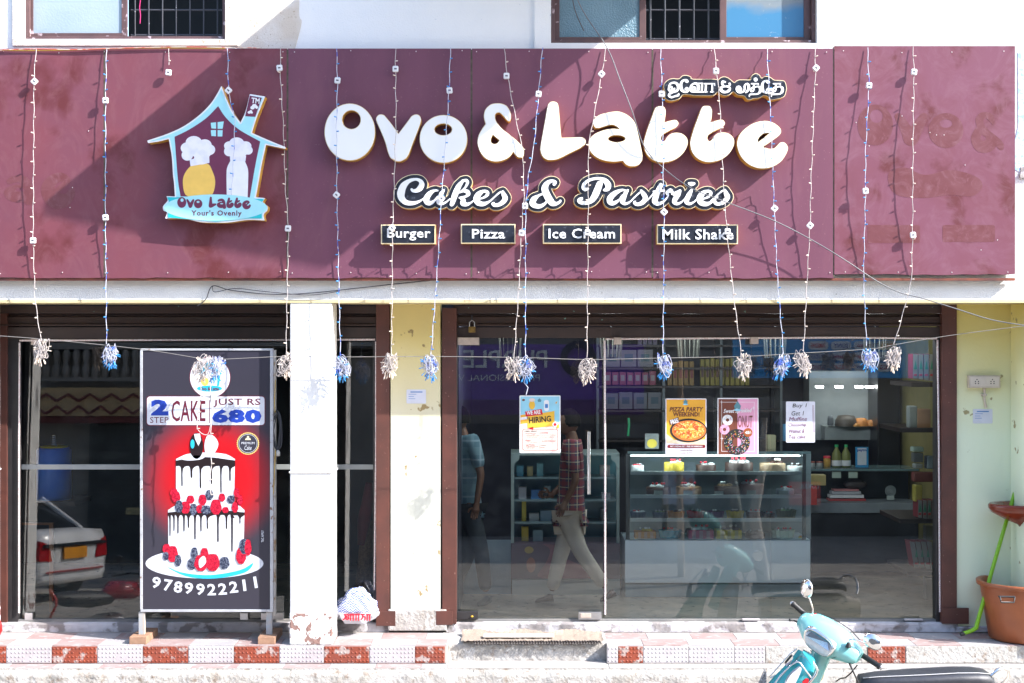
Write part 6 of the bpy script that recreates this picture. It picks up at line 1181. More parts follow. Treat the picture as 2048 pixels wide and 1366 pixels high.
m = MB(); P_ = [W(1603, 1252, -1.85), W(1596, 1245, -1.86), W(1588, 1241, -1.87), W(1580, 1240, -1.88)]; m.tube(P_, [.009, .007, .006, .006], 8); m.ball(P_[-1], .010, 0, 2); m.build('brake_lever', M_rub, sct)
def mirror(base, path, c, nrm, rx, rz, roll=0):
    m = MB(); m.lathe([(.020, 0), (.021, .008), (.017, .012), (.018, .018), (.013, .024), (.014, .030), (.008, .036)], base, 12); mm_ = m.build('mirror', M_rub, sct)
    m = MB(); m.tube([W(x, y_, d_) for x, y_, d_ in path], .0055, 8); m.build('stalk', M_chrome, mm_)
    nrm = nrm.normalized(); e1 = nrm.cross(Vector((0, 0, 1))).normalized(); e2 = e1.cross(nrm); e1, e2 = e1 * math.cos(roll) + e2 * math.sin(roll), e2 * math.cos(roll) - e1 * math.sin(roll)
    m = MB(); rg = []
    for k, t_ in ((.35, -.030), (.75, -.024), (.97, -.010), (1.0, 0), (.97, .004)): rg.append([c + e1 * (rx * k * math.copysign(abs(math.cos(a)) ** .85, math.cos(a))) + e2 * (rz * k * math.copysign(abs(math.sin(a)) ** .85, math.sin(a))) - nrm * (-t_) for a in [2 * math.pi * i / 24 for i in range(24)]])
    loft(m, rg); m.build('head_shell', M_chrome, mm_)
    m = MB(); m.add([c + nrm * .0045 + e1 * rx * .93 * math.cos(a) + e2 * rz * .93 * math.sin(a) for a in [2 * math.pi * i / 24 for i in range(24)]], [tuple(range(24))]); m.build('mirror_glass', mat('mirror_silver', (.9, .9, .9), rough=.01, metal=1, scale=2), mm_)
mirror(W(1625, 1238, -1.92), [(1625, 1232, -1.92), (1626, 1218, -1.92), (1620, 1200, -1.92), (1614, 1188, -1.92)], W(1614, 1177, -1.92), Vector((.92, .45, .0)), .060, .066)
mirror(W(1697, 1295, -2.22), [(1697, 1286, -2.22), (1699, 1279, -2.22), (1712, 1279, -2.22), (1732, 1287, -2.22)], W(1746, 1283, -2.22), Vector((.30, .80, -.15)), .066, .052, -.5)
# front apron shell
def shell(name, left, right, mt, bulge, par=sct, n=8, th=.012):
    Lc = catmull([(p[0], p[1]) for p in left], False, 4); Ly = catmull([(p[2], 0) for p in left], False, 4); Rc = catmull([(p[0], p[1]) for p in right], False, 4); Ry = catmull([(p[2], 0) for p in right], False, 4); N = min(len(Lc), len(Rc)); vs = []
    for i in range(N):
        a = W(*Lc[i], Ly[i][0]); b_ = W(*Rc[i], Ry[i][0])
        for j in range(n + 1): t_ = j / n; p_ = a.lerp(b_, t_); p_.y -= bulge * math.sin(math.pi * t_); vs.append(p_)
    bk = [v + Vector((.004, th, 0)) for v in vs]; nn = n + 1; fs = [(i * nn + j, (i + 1) * nn + j, (i + 1) * nn + j + 1, i * nn + j + 1) for i in range(N - 1) for j in range(n)]; o = len(vs)
    rim = [(i * nn, (i + 1) * nn) for i in range(N - 1)] + [(j + 1, j) for j in range(n)] + [((i + 1) * nn + n, i * nn + n) for i in range(N - 1)] + [((N - 1) * nn + j, (N - 1) * nn + j + 1) for j in range(n)]
    m = MB(); m.add(vs + bk, fs + [tuple(v + o for v in f[::-1]) for f in fs] + [(b2, a2, a2 + o, b2 + o) for a2, b2 in rim], 0, True); return m.build(name, mt, par)
ap = shell('front_apron', [(1596, 1299, -2.05), (1583, 1316, -2.02), (1563, 1338, -2.0), (1540, 1362, -2.0), (1512, 1400, -2.02), (1490, 1450, -2.08), (1480, 1500, -2.1)], [(1606, 1299, -2.08), (1626, 1312, -2.15), (1630, 1330, -2.2), (1625, 1352, -2.22), (1612, 1378, -2.24), (1590, 1430, -2.26), (1580, 1500, -2.26)], M_teal2, .07)
m = MB(); m.tube([W(x, y_, -2.235) for x, y_ in ((1629, 1327), (1635, 1340), (1631, 1350), (1622, 1362), (1610, 1380), (1600, 1400))], [.006, .010, .011, .010, .010, .010], 8); m.build('apron_trim', M_chrome, sct)
m = MB(); m.tube([W(x, y_, -2.24) for x, y_ in ((1540, 1380), (1560, 1352), (1582, 1330), (1594, 1323), (1601, 1326), (1612, 1342), (1622, 1355))], .006, 8); m.build('guard_rod', M_chrome, sct)
m = MB(); m.tube([W(x, y_, -1.95) for x, y_ in ((1594, 1297), (1580, 1308), (1560, 1330), (1545, 1347), (1538, 1354), (1541, 1356), (1550, 1350))], .005, 8); m.build('guard_rod', M_chrome, sct)
m = MB(); m.loops([catmull([(1571, 1372), (1580, 1352), (1598, 1336), (1603, 1337), (1600, 1348), (1588, 1372), (1575, 1390)])], -2.262, -2.22); m.build('turn_lamp', M_lens, sct)
m = MB(); m.loops([catmull([(1572, 1328), (1586, 1312), (1582, 1326), (1575, 1333)])], -2.135, -2.08); m.build('badge', M_chrome, sct)
m = MB(); m.loops([catmull([(1605, 1366), (1612, 1358), (1618, 1360), (1612, 1372)])], -2.28, -2.26); m.build('reflector', flatmat('reflector_red', (.5, .01, .02), rough=.2), sct)
m = MB(); m.loops([[(1518, 1366), (1530, 1339), (1533, 1344), (1533, 1375), (1518, 1385)]], -2.02, -2.0); m.build('side_plate', mat('plate_dark', (.05, .05, .06), (.4, .4, .42), scale=90, rough=.5), sct)
shell('leg_shield', [(1620, 1300, -2.0), (1630, 1322, -2.0), (1630, 1345, -2.0), (1618, 1372, -2.0), (1605, 1420, -2.0), (1600, 1470, -2.0)], [(1640, 1312, -1.9), (1656, 1322, -1.9), (1653, 1345, -1.9), (1648, 1372, -1.88), (1640, 1420, -1.85), (1640, 1470, -1.85)], M_sbody, .03)
m = MB(); m.loops([[(1640, 1360), (1644, 1350), (1649, 1346), (1647, 1354), (1644, 1361)]], -1.985, -1.975); m.build('badge', mat('gold_badge', (.5, .42, .2), rough=.25, metal=.8, scale=9), sct)
# neck
m = MB(); m.tube([L(0, .02, -.06), L(0, .05, -.14), W(1600, 1420, -2.1)], [.085, .07, .05], 16); m.build('steering_head', M_teal, sct)
# seat with piping, rear body, grab rail
def seat_ring(px, top, hw, y=-2.1):
    c = W(px, top, y - .1); return [Vector((c.x, y - hw, c.z - .085)), Vector((c.x, y - hw - .006, c.z - .04)), Vector((c.x, y - hw * .93, c.z - .012)), Vector((c.x, y - hw * .6, c.z)), Vector((c.x, y, c.z + .004)), Vector((c.x, y + hw * .6, c.z)), Vector((c.x, y + hw * .93, c.z - .012)), Vector((c.x, y + hw + .006, c.z - .04)), Vector((c.x, y + hw, c.z - .085))]
SR = [(1722, 1366, .05), (1728, 1358, .09), (1760, 1354, .115), (1807, 1351, .135), (1860, 1348, .145), (1915, 1345, .145), (1955, 1345, .14), (1980, 1348, .12), (1991, 1356, .08)]
m = MB(); loft(m, [seat_ring(*q) for q in SR]); st = m.build('seat', M_leath, sct)
for sg in (-1, 1): m = MB(); m.tube([Vector((W(px, tp_, -2.2).x, -2.1 + sg * hw * .80, W(px, tp_, -2.2).z + .000)) for px, tp_, hw in SR[1:-1]], .0030, 5); m.build('piping', M_stitch, st)
m = MB(); m.tube([W(x, y_, d_) for x, y_, d_ in ((1982, 1352, -2.2), (1994, 1341, -2.2), (2006, 1336, -2.18), (2017, 1341, -2.14), (2018, 1352, -2.1), (2010, 1364, -2.05), (1998, 1372, -2.0))], .0135, 10); m.build('grab_rail', M_chrome, sct)
m = MB(); rr_ = []
for px, zt2, zb2, hw in ((1735, -.03, -.25, .10), (1790, .02, -.38, .15), (1880, .03, -.42, .17), (1960, .03, -.36, .16), (2020, -.02, -.22, .09)):
    x = W(px, 0, -2.1).x; rr_.append([Vector((x, -2.1 + hw * math.cos(a) , (zt2 + zb2) / 2 + (zt2 - zb2) / 2 * math.sin(a))) for a in [2 * math.pi * i / 16 for i in range(16)]])
loft(m, rr_); m.build('rear_body', M_sbody, sct)
m = MB(); m.bbox((W(1600, 0, -2.1).x, -2.24, -.44), (W(1740, 0, -2.1).x, -1.96, -.36), .02); m.build('floorboard', M_rub, sct)
for px in (1520, 1925):
    x = W(px, 0, -2.1).x; m = MB(); m.lathe([(.16, -.05), (.205, -.045), (.225, 0), (.205, .045), (.16, .05), (.16, -.05)], (x, -2.1, -.405), 28, axis='y'); wh = m.build('wheel', M_rub, sct); m = MB(); m.lathe([(0, -.02), (.15, -.03), (.16, 0), (.15, .03), (0, .02)], (x, -2.1, -.405), 20, axis='y'); m.build('rim', M_steel, wh)
m = MB(); m.tube([(2.55, -1.95, -.45), (2.6, -1.85, -.625)], .012, 6); m.build('side_stand', M_steel, sct)

# seams, cables and small fittings
for sg, pts in ((1, [L(.19, -.085, .035), L(.08, -.105, .055), L(-.06, -.105, .055), L(-.18, -.085, .035)]),):
    m = MB(); m.tube(pts, .0035, 5); m.build('rear_seam', M_rub, sct)
m = MB(); m.tube([L(.115, .135, -.055), L(.16, .10, .0), L(.165, .03, .055), L(.16, -.04, .055)], .0018, 4); m.build('panel_seam', MATS['cable_dark'], sct)
m = MB(); m.ball(L(-.165, -.03, .058), .014, 0, 2, (1, 1, .6)); m.build('red_button', MATS['reflector_red'], sct)
cb_ = [L(.26, .03, -.06), L(.25, .07, -.12), L(.22, .06, -.19), L(.17, .02, -.26), L(.12, .0, -.36)]; m = MB(); m.tube([cb_[min(i_, 3)].lerp(cb_[min(i_, 3) + 1], f_) for i_ in range(4) for f_ in (0, .5)], .005, 6); m.build('brake_cable', M_rub, sct)
m = MB(); m.tube([W(x, y_, -2.243) for x, y_ in ((1545, 1385), (1566, 1350), (1588, 1322), (1600, 1312), (1612, 1316), (1622, 1330))], .0018, 4); m.build('apron_seam', MATS['cable_dark'], sct)
# ------------------------------------------------------------------ two men inside the bakery
def skin_mesh(pts, edges, name, m, parent, sub=2):
    """pts: {key:(Vector, radius)}; grows one smooth skin over the connected edges"""
    ks = list(pts); me = bpy.data.meshes.new(name); off = parent_world(parent)
    me.from_pydata([tuple(pts[k][0]) for k in ks], [(ks.index(a), ks.index(b)) for a, b in edges], [])
    o = bpy.data.objects.new(name, me); COL.objects.link(o)
    md = o.modifiers.new('s', 'SKIN'); md.use_smooth_shade = True; sv = me.skin_vertices[0].data
    for i, k in enumerate(ks): r_ = pts[k][1]; sv[i].radius = (r_, r_) if not isinstance(r_, tuple) else r_
    sv[0].use_root = True; s2 = o.modifiers.new('d', 'SUBSURF'); s2.levels = sub; s2.render_levels = sub
    dg = bpy.context.evaluated_depsgraph_get(); me2 = bpy.data.meshes.new_from_object(o.evaluated_get(dg)); bpy.data.objects.remove(o)
    for v in me2.vertices: v.co -= off
    me2.materials.clear(); me2.materials.append(m); o2 = bpy.data.objects.new(name, me2); COL.objects.link(o2); o2.parent = parent; KIDS.setdefault(parent.name, []).append(o2); return o2
M_skin = mat('brown_skin', (.20, .095, .055), (.17, .08, .045), rough=.5, scale=20); M_hair = mat('black_hair', (.008, .007, .007), rough=.8, scale=60, spec=.08)
M_trou = mat('cream_trousers', (.66, .58, .48), (.58, .50, .42), rough=.8, scale=7, bump=.2, bscale=20); M_jean = mat('dark_trousers', (.035, .045, .055), (.05, .06, .07), rough=.8, scale=9)
def check(name, base, a, b_, k=16):
    m = bpy.data.materials.new(name); m.use_nodes = True; n = m.node_tree.nodes; l = m.node_tree.links; g = n.new('ShaderNodeTexCoord'); sp = n.new('ShaderNodeSeparateXYZ'); l.new(g.outputs['Object'], sp.inputs[0]); col = None
    def mth(op, x, y=0.0):
        q = n.new('ShaderNodeMath'); q.operation = op
        for i, v in enumerate((x, y)):
            if isinstance(v, (int, float)): q.inputs[i].default_value = v
            else: l.new(v, q.inputs[i])
        return q.outputs[0]
    def line(ax, k, w_, off=0): return mth('LESS_THAN', mth('FRACT', mth('ADD', mth('MULTIPLY', sp.outputs[ax], k), off)), w_)
    cur = (*base, 1)
    for msk, c in ((line(0, k, .42), a), (line(2, k, .42), a), (line(0, k, .10, .3), b_), (line(2, k, .10, .3), b_)):
        x = n.new('ShaderNodeMix'); x.data_type = 'RGBA'; l.new(mth('MULTIPLY', msk, .62), x.inputs[0]); x.inputs[7].default_value = (*c, 1)
        if isinstance(cur, tuple): x.inputs[6].default_value = cur
        else: l.new(cur, x.inputs[6])
        cur = x.outputs[2]
    l.new(cur, n['Principled BSDF'].inputs[0]); n['Principled BSDF'].inputs['Roughness'].default_value = .85; return m
M_plaid = check('plaid_shirt', (.09, .07, .11), (.28, .05, .06), (.7, .62, .42), 13)
M_patch = check('patchwork_shirt', (.13, .24, .29), (.22, .36, .40), (.4, .52, .58), 6)
def hand(name, wrist, dirv, parent, curl=.5, side=1, k=1.0):
    dirv = dirv.normalized(); sidev = dirv.cross(Vector((0, 1, .2))).normalized() * side; palm = wrist + dirv * .045 * k; m = MB(); m.ball(palm, .038 * k, 0, 2, (1, .55, 1)); m.tube([wrist - dirv * .02, wrist + dirv * .02, palm], [.026 * k, .028 * k, .034 * k], 10)
    for q, (o_, ln) in enumerate(((-.026, .060), (-.009, .070), (.009, .066), (.025, .052))):
        a = palm + sidev * o_ * k + dirv * .022 * k; bd = Vector((0, -1, -.2)) * curl; p1 = a + (dirv + bd * .3).normalized() * ln * .45 * k; p2 = p1 + (dirv + bd).normalized() * ln * .32 * k; p3 = p2 + (dirv * .5 + bd * 1.5).normalized() * ln * .25 * k; m.tube([a, p1, p2, p3], [.0095 * k, .009 * k, .008 * k, .005 * k], 8)
    a = palm - sidev * .030 * k - dirv * .01 * k; m.tube([a, a - sidev * .025 * k + dirv * .018 * k, a - sidev * .03 * k + dirv * .045 * k], [.012 * k, .010 * k, .006 * k], 8); return m.build(name, M_skin, parent)
def head(par, c, r, fwd):
    fwd = fwd.normalized(); sd_ = fwd.cross(Vector((0, 0, 1))).normalized(); bm = bmesh.new(); bmesh.ops.create_icosphere(bm, subdivisions=4, radius=1)
    for v in bm.verts:
        a, b_, z = v.co.dot(fwd), v.co.dot(sd_), v.co.z; jaw = max(0, -z); nz_ = math.exp(-((z + .12) ** 2) / .02 - (b_ ** 2) / .012) * max(0, a) * .22; ey = -math.exp(-((z - .05) ** 2) / .01 - ((abs(b_) - .36) ** 2) / .03) * max(0, a) * .09; lp_ = math.exp(-((z + .45) ** 2) / .006 - b_ ** 2 / .05) * max(0, a) * .07; ch = math.exp(-((z + .80) ** 2) / .02 - b_ ** 2 / .08) * max(0, a) * .10
        v.co = c + (fwd * (a * (.98 + .04 * z) + nz_ + ey + lp_ + ch + jaw * .10) + sd_ * b_ * (.78 - .20 * jaw) + Vector((0, 0, z * 1.16))) * r
    m = MB(); m.bm(bm, 0, True); bm.free(); o = m.build('head', M_skin, par)
    for s_ in (-1, 1):
        m = MB(); m.ball(c + sd_ * s_ * r * .80 + Vector((0, 0, -.02 * r)), r * .22, 0, 2, (.6, .35, 1.1)); m.build('ear', M_skin, o); m = MB(); m.ball(c + fwd * r * .88 + sd_ * s_ * r * .33 + Vector((0, 0, r * .06)), r * .10, 0, 2); m.build('eye', M_hair, o)
    bm = bmesh.new(); bmesh.ops.create_icosphere(bm, subdivisions=4, radius=1); rnd = random.Random(3)
    for v in bm.verts:
        a, z = v.co.dot(fwd), v.co.z; b_ = v.co.dot(sd_); k = 1.10 + rnd.uniform(-.015, .015)
        if z < -.35 + .35 * max(0, a) * 2.2 or (a > .45 and z < .55): k = .8
        v.co = c + (fwd * (a * .98 - .03) + sd_ * b_ * .80 + Vector((0, 0, z * 1.16 + .02))) * r * k
    m = MB(); m.bm(bm, 0, True); bm.free(); m.build('hair', M_hair, par); return o
def shoe(name, heel, toe, m_, par):
    d_ = toe - heel; ln = d_.length; d_.normalize(); sd_ = d_.cross(Vector((0, 0, 1))).normalized(); up = sd_.cross(d_); m = MB(); rr_ = []
    for t_, w_, h_ in ((-.06, .020, .03), (0, .035, .062), (.25, .038, .070), (.5, .042, .052), (.8, .044, .038), (.98, .034, .028), (1.06, .012, .014)): rr_.append([heel + d_ * ln * t_ + sd_ * w_ * math.cos(a) + up * (h_ / 2 + h_ / 2 * math.sin(a)) for a in [2 * math.pi * i / 14 for i in range(14)]])
    loft(m, rr_); return m.build(name, m_, par)
def man(label, J, shirt, trou, shoeM, fwd, headc):
    t = thing('person', label, 'person', (J['pel'].x, J['pel'].y, ZI)); v = lambda k: J[k]
    if True:
        pts = {k: (J[k], r_) for k, r_ in (('pel', .105), ('chest', .11), ('neck', .055), ('shL', .05), ('shR', .05), ('elL', .036), ('elR', .036), ('wrL', .026), ('wrR', .026), ('hpL', .075), ('hpR', .075), ('knL', .055), ('knR', .055), ('anL', .036), ('anR', .036))}; pts['hd'] = (J['neck'] + (headc - J['neck']) * .6, .05)
        skin_mesh(pts, [('pel', 'chest'), ('chest', 'neck'), ('neck', 'hd'), ('chest', 'shL'), ('chest', 'shR'), ('shL', 'elL'), ('shR', 'elR'), ('elL', 'wrL'), ('elR', 'wrR'), ('pel', 'hpL'), ('pel', 'hpR'), ('hpL', 'knL'), ('hpR', 'knR'), ('knL', 'anL'), ('knR', 'anR')], 'body', M_skin, t)
    def mid(a, b_, k): return J[a].lerp(J[b_], k)
    pts = {'pel': (J['pel'] + Vector((0, 0, .02)), (.155, .125)), 'waist': (mid('pel', 'chest', .5), (.150, .125)), 'chest': (J['chest'], (.165, .135)), 'col': (mid('chest', 'neck', .75), .085), 'hem': (J['pel'] + Vector((0, 0, -.09)), (.165, .13))}
    E = [('pel', 'waist'), ('waist', 'chest'), ('chest', 'col'), ('pel', 'hem')]
    for s_ in 'LR': pts['sh' + s_] = (J['sh' + s_], .075); pts['ua' + s_] = (mid('sh' + s_, 'el' + s_, .85), .062); E += [('chest', 'sh' + s_), ('sh' + s_, 'ua' + s_)]
    skin_mesh(pts, E, 'shirt', shirt, t)
    pts = {'pel': (J['pel'] + Vector((0, 0, -.02)), .135)}; E = []
    for s_ in 'LR':
        pts['hp' + s_] = (J['hp' + s_], .102); pts['kn' + s_] = (J['kn' + s_], .075); pts['sh' + s_] = (mid('kn' + s_, 'an' + s_, .5), .068); pts['an' + s_] = (mid('kn' + s_, 'an' + s_, .97), .060); E += [('pel', 'hp' + s_), ('hp' + s_, 'kn' + s_), ('kn' + s_, 'sh' + s_), ('sh' + s_, 'an' + s_)]
    skin_mesh(pts, E, 'trousers', trou, t)
    head(t, headc, .098, fwd)
    for s_ in 'LR': shoe('shoe', J['he' + s_], J['to' + s_], shoeM, t)
    return t
yp = .78; q = lambda px, py, dy=0: W(px, py, yp + dy)
J1 = dict(pel=q(1140, 1022), chest=q(1146, 918), neck=q(1143, 872), shL=q(1140, 890, -.17), shR=q(1150, 890, .17), elL=q(1152, 962, -.20), elR=q(1128, 968, .20), wrL=q(1130, 1006, -.17), wrR=q(1103, 990, .14),
          hpL=q(1137, 1040, -.08), hpR=q(1142, 1040, .08), knL=q(1160, 1102, -.08), knR=q(1122, 1106, .08), anL=q(1212, 1176, -.08), anR=q(1103, 1184, .08), heL=q(1232, 1192, -.08), toL=q(1203, 1204, -.10), heR=q(1106, 1203, .08), toR=q(1072, 1205, .08))
p1 = man('man in dark plaid shirt and cream trousers walking left behind the glass door', J1, M_plaid, M_trou, mat('brown_shoe', (.06, .03, .025), rough=.4, scale=9), Vector((-1, -.05, 0)), q(1137, 845))
hand('hand', J1['wrR'], Vector((-1, -.1, .1)), p1, .6); hand('hand', J1['wrL'], Vector((-.5, 0, -1)), p1, .3)
ph = MB(); ph.bbox(q(1086, 986, .1), q(1096, 991, .16), .003); tag(ph.build('phone', mat('phone_black', (.01, .01, .012), rough=.2)), 'black phone held out by the man in plaid', 'phone')
yp = .95
J2 = dict(pel=q(934, 1005), chest=q(932, 905), neck=q(924, 865), shL=q(946, 880, -.12), shR=q(912, 882, .14), elL=q(962, 950, -.16), elR=q(902, 955, .18), wrL=q(953, 1010, -.2), wrR=q(905, 1012, .12),
          hpL=q(940, 1025, -.08), hpR=q(930, 1025, .08), knL=q(962, 1100, -.09), knR=q(938, 1105, .08), anL=q(972, 1185, -.09), anR=q(908, 1175, .08), heL=q(978, 1206, -.09), toL=q(958, 1212, -.22), heR=q(914, 1196, .08), toR=q(890, 1206, .06))
p2 = man('man in grey blue patchwork shirt half hidden by the left door jamb', J2, M_patch, M_jean, mat('dark_trainer', (.04, .05, .06), rough=.5, scale=9), Vector((-.6, .8, 0)), q(918, 838))
hand('hand', J2['wrL'], Vector((-.2, -.2, -1)), p2, .4); hand('hand', J2['wrR'], Vector((-.3, 0, -1)), p2, .4)
inner(1005 - 95, 1080, 1022, 1196, 1.35, .02, mat('blue_grey_sheet', (.22, .30, .35), (.30, .38, .42), rough=.6, scale=4, bump=.6, bscale=9), 'plastic_sheet', 'crumpled blue grey sheet hung low behind the door', 'sheet')
# ------------------------------------------------------------------ across the street (seen only mirrored in the glass)
def RWv(px, py, d):
    tilt = 2 * (.040 if px < 760 else .022) * F * d / (D0 + d)
    return Vector(((px - CX) * (D0 + d) / F, -d, HC - (py - CY - tilt) * (D0 + d) / F))
def rbox(mb, x0, y0, x1, y1, d, dep, mi=0): a = RWv(x0, y0, d); b_ = RWv(x1, y1, d); return mb.box((a.x, -d, a.z), (b_.x, -d - dep, b_.z), mi)
def textR(s, box, d, m, par, bold=0, name='lettering', th=.01):
    """lettering on a sign across the street that faces the shop; box is where its mirror image falls"""
    cu = bpy.data.curves.new('t', 'FONT'); cu.body = s; cu.offset = bold; cu.resolution_u = 2; ob = bpy.data.objects.new('t', cu); me = bpy.data.meshes.new_from_object(ob); bpy.data.objects.remove(ob); bpy.data.curves.remove(cu)
    vs = [v.co.copy() for v in me.vertices]; fs = [tuple(p.vertices) for p in me.polygons]; bpy.data.meshes.remove(me)
    x0, x1 = min(v.x for v in vs), max(v.x for v in vs); y0, y1 = min(v.y for v in vs), max(v.y for v in vs); a = RWv(box[0], box[1], d); b_ = RWv(box[2], box[3], d)
    mb = MB(); mb.add([Vector((b_.x + (a.x - b_.x) * (v.x - x0) / (x1 - x0), -d, b_.z + (a.z - b_.z) * (v.y - y0) / (y1 - y0))) for v in vs], fs); return mb.build(name, m, par)
DB = 15.0
M_opp = mat('opposite_wall', (.30, .27, .25), (.24, .22, .20), rough=.9, scale=1.2); M_oppd = mat('opposite_dark_shop', (.03, .03, .035), rough=.7); M_fz = mat('frieze_tan', (.60, .42, .22), rough=.8); M_fzr = mat('frieze_maroon', (.20, .04, .04), rough=.8)
M_oshut = mat('opposite_shutter', (.05, .06, .065), (.035, .045, .05), rough=.6, scale=3)
ob_ = thing('opposite_building', 'long two storey building across the street with shops and balustrade', 'building', (0, -DB - .5, -.63))
m = MB(); m.box((-22, -DB - .6, -.62), (22, -DB - 6, 3.4)); m.build('ground_floor_wall', M_opp, ob_)
m = MB(); m.box((-22, -DB - 1.6, 3.4), (22, -DB - 6, 10.5)); m.build('upper_wall', mat('opposite_upper', (.42, .44, .46), (.34, .36, .38), rough=.9, scale=1), ob_)
for x in range(-20, 21, 4): m = MB(); m.box((x, -DB - 1.58, 4.6), (x + 1.6, -DB - 1.55, 6.2)); m.build('window', M_oppd, ob_)
m = MB(); m.box((-22, -DB - .02, 3.55), (22, -DB - 1.6, 3.7)); m.build('balcony_slab', mat('opposite_slab', (.35, .33, .31), rough=.9), ob_)
# balustrade and zigzag frieze, left part
bx0, bx1 = RWv(55, 0, DB).x, RWv(300, 0, DB).x
m = MB(); rbox(m, 40, 690, 300, 697, DB - .1, .15); m.build('balustrade_rail', M_opp, ob_); m = MB(); rbox(m, 40, 754, 300, 762, DB - .1, .15); m.build('balustrade_rail', M_opp, ob_)
px = 60
while px < 300:
    a = RWv(px, 754, DB - .1); k = (D0 + DB) / F; m = MB(); m.lathe([(5 * k, 0), (8 * k, 8 * k), (9 * k, 18 * k), (4 * k, 28 * k), (6 * k, 36 * k), (8 * k, 46 * k), (5 * k, 56 * k)], (a.x, a.y - .05, a.z), 8); m.build('baluster', M_opp, ob_); px += 20
m = MB(); rbox(m, 40, 775, 300, 832, DB - .02, .3); m.build('frieze', M_fz, ob_)
for row, (ya, yb_) in enumerate(((788, 802), (812, 828))):
    px = 60 - row * 22
    while px < 300:
        m = MB(); P_ = [RWv(px, yb_, DB - .05), RWv(px + 22, ya, DB - .05), RWv(px + 44, yb_, DB - .05)]; m.tube(P_, .03, 4, smooth=False); m.build('chevron', M_fzr, ob_); px += 44
m = MB(); rbox(m, 20, 832, 300, 846, DB + .1, .3); m.build('frieze_band', M_fzr, ob_)
for a, c_ in ((172, 560), (900, 1250), (1260, 1500), (1520, 1900)):
    m = MB(); rbox(m, a, 848, c_, 1120, DB + .5, .2); sh_ = m.build('shop_opening', M_oshut if a < 300 else M_oppd, ob_)
    if a < 300:
        for q_ in range(26): m = MB(); rbox(m, a, 850 + q_ * 10, c_, 851 + q_ * 10, DB + .47, .03); m.build('slat_line', M_oppd, sh_)
m = MB(); rbox(m, 248, 1016, 285, 1030, DB + .45, .02); m.build('notice_plate', mat('tan_plate', (.5, .42, .22), rough=.6), ob_)
# purple sign
M_pur = mat('purple_board', (.18, .07, .45), (.16, .06, .40), rough=.4, scale=1); M_sgl = mat('silver_letters', (.9, .92, .95), rough=.4, scale=2)
ps = thing('purple_sign', 'purple shop sign with silver lettering on the opposite building', 'sign', RWv(1080, 800, DB - .3)); m = MB(); rbox(m, 890, 688, 1290, 800, DB - .3, .12); m.build('board', M_pur, ps); m = MB(); rbox(m, 890, 801, 1290, 830, DB - .3, .12); m.build('lower_band', mat('violet_band', (.12, .03, .20), rough=.4), ps)
textR('PURPLE', (925, 700, 1095, 736), DB - .35, M_sgl, ps, .01); textR('PROFESSIONAL VISION', (862, 749, 1080, 762), DB - .35, M_sgl, ps)
m = MB(); a = RWv(1158, 717, DB - .36); k = (D0 + DB) / F; m.lathe([(22 * k, 0), (36 * k, 0), (36 * k, .02), (22 * k, .02)], (a.x, a.y, a.z), 28, axis='y'); m.build('ring_logo', mat('dark_ring', (.02, .015, .04), rough=.4), ps)
# blue brand sign
bs = thing('blue_sign', 'bright blue appliance shop sign with pill shaped brand plates', 'sign', RWv(1700, 755, DB - .3)); M_bls = mat('blue_board', (.04, .40, .85), (.04, .36, .80), rough=.4, scale=1); M_pill = mat('pill_white', (.75, .82, .88), rough=.4, scale=2)
m = MB(); rbox(m, 1470, 672, 1875, 756, DB - .3, .12); m.build('board', M_bls, bs)
nm = {(0, 2): 'Crompton', (1, 0): 'HAVELLS', (1, 1): 'Preethi', (1, 3): 'Crompton', (2, 0): 'LLOYD', (2, 1): 'VOLTAS', (2, 2): 'Whirlpool', (2, 3): 'LG', (0, 0): 'SAMSUNG', (0, 1): 'SONY', (1, 2): 'Haier', (0, 3): 'TCL'}
for r_ in range(3):
    for c_ in range(4):
        x0, y0 = 1622 + c_ * 46, 682 + r_ * 22; P_ = rrect(x0, y0, x0 + 41, y0 + 17, 7); m = MB(); m.add([RWv(x, y_, DB - .33) for x, y_ in P_], [tuple(range(len(P_)))[::-1]]); pl_ = m.build('brand_plate', M_pill, bs)
        textR(nm[(r_, c_)], (x0 + 6, y0 + 4, x0 + 35, y0 + 13), DB - .35, {0: cm((.5, .05, .06)), 1: cm((.05, .08, .3)), 2: cm((.3, .02, .1))}[(r_ + c_) % 3], pl_, .01)
rs = thing('red_sign', 'red shop board lettered LUKER across the street', 'sign', RWv(1610, 1010, 12)); m = MB(); rbox(m, 1582, 965, 1645, 1012, 12, .05); m.build('board', cm((.45, .03, .03)), rs); textR('LUKER', (1603, 969, 1641, 979), 11.97, M_pill, rs, .02)
os_ = thing('offer_poster', 'pale offer poster with a large red 17 across the street', 'poster', RWv(1360, 1010, 12)); m = MB(); rbox(m, 1328, 926, 1392, 1010, 12, .04); m.build('board', cm((.30, .34, .44)), os_); textR('17', (1350, 958, 1388, 984), 11.97, cm((.5, .08, .06)), os_, .03); textR('OFFER', (1345, 932, 1388, 944), 11.97, cm((.1, .1, .2)), os_, .02)
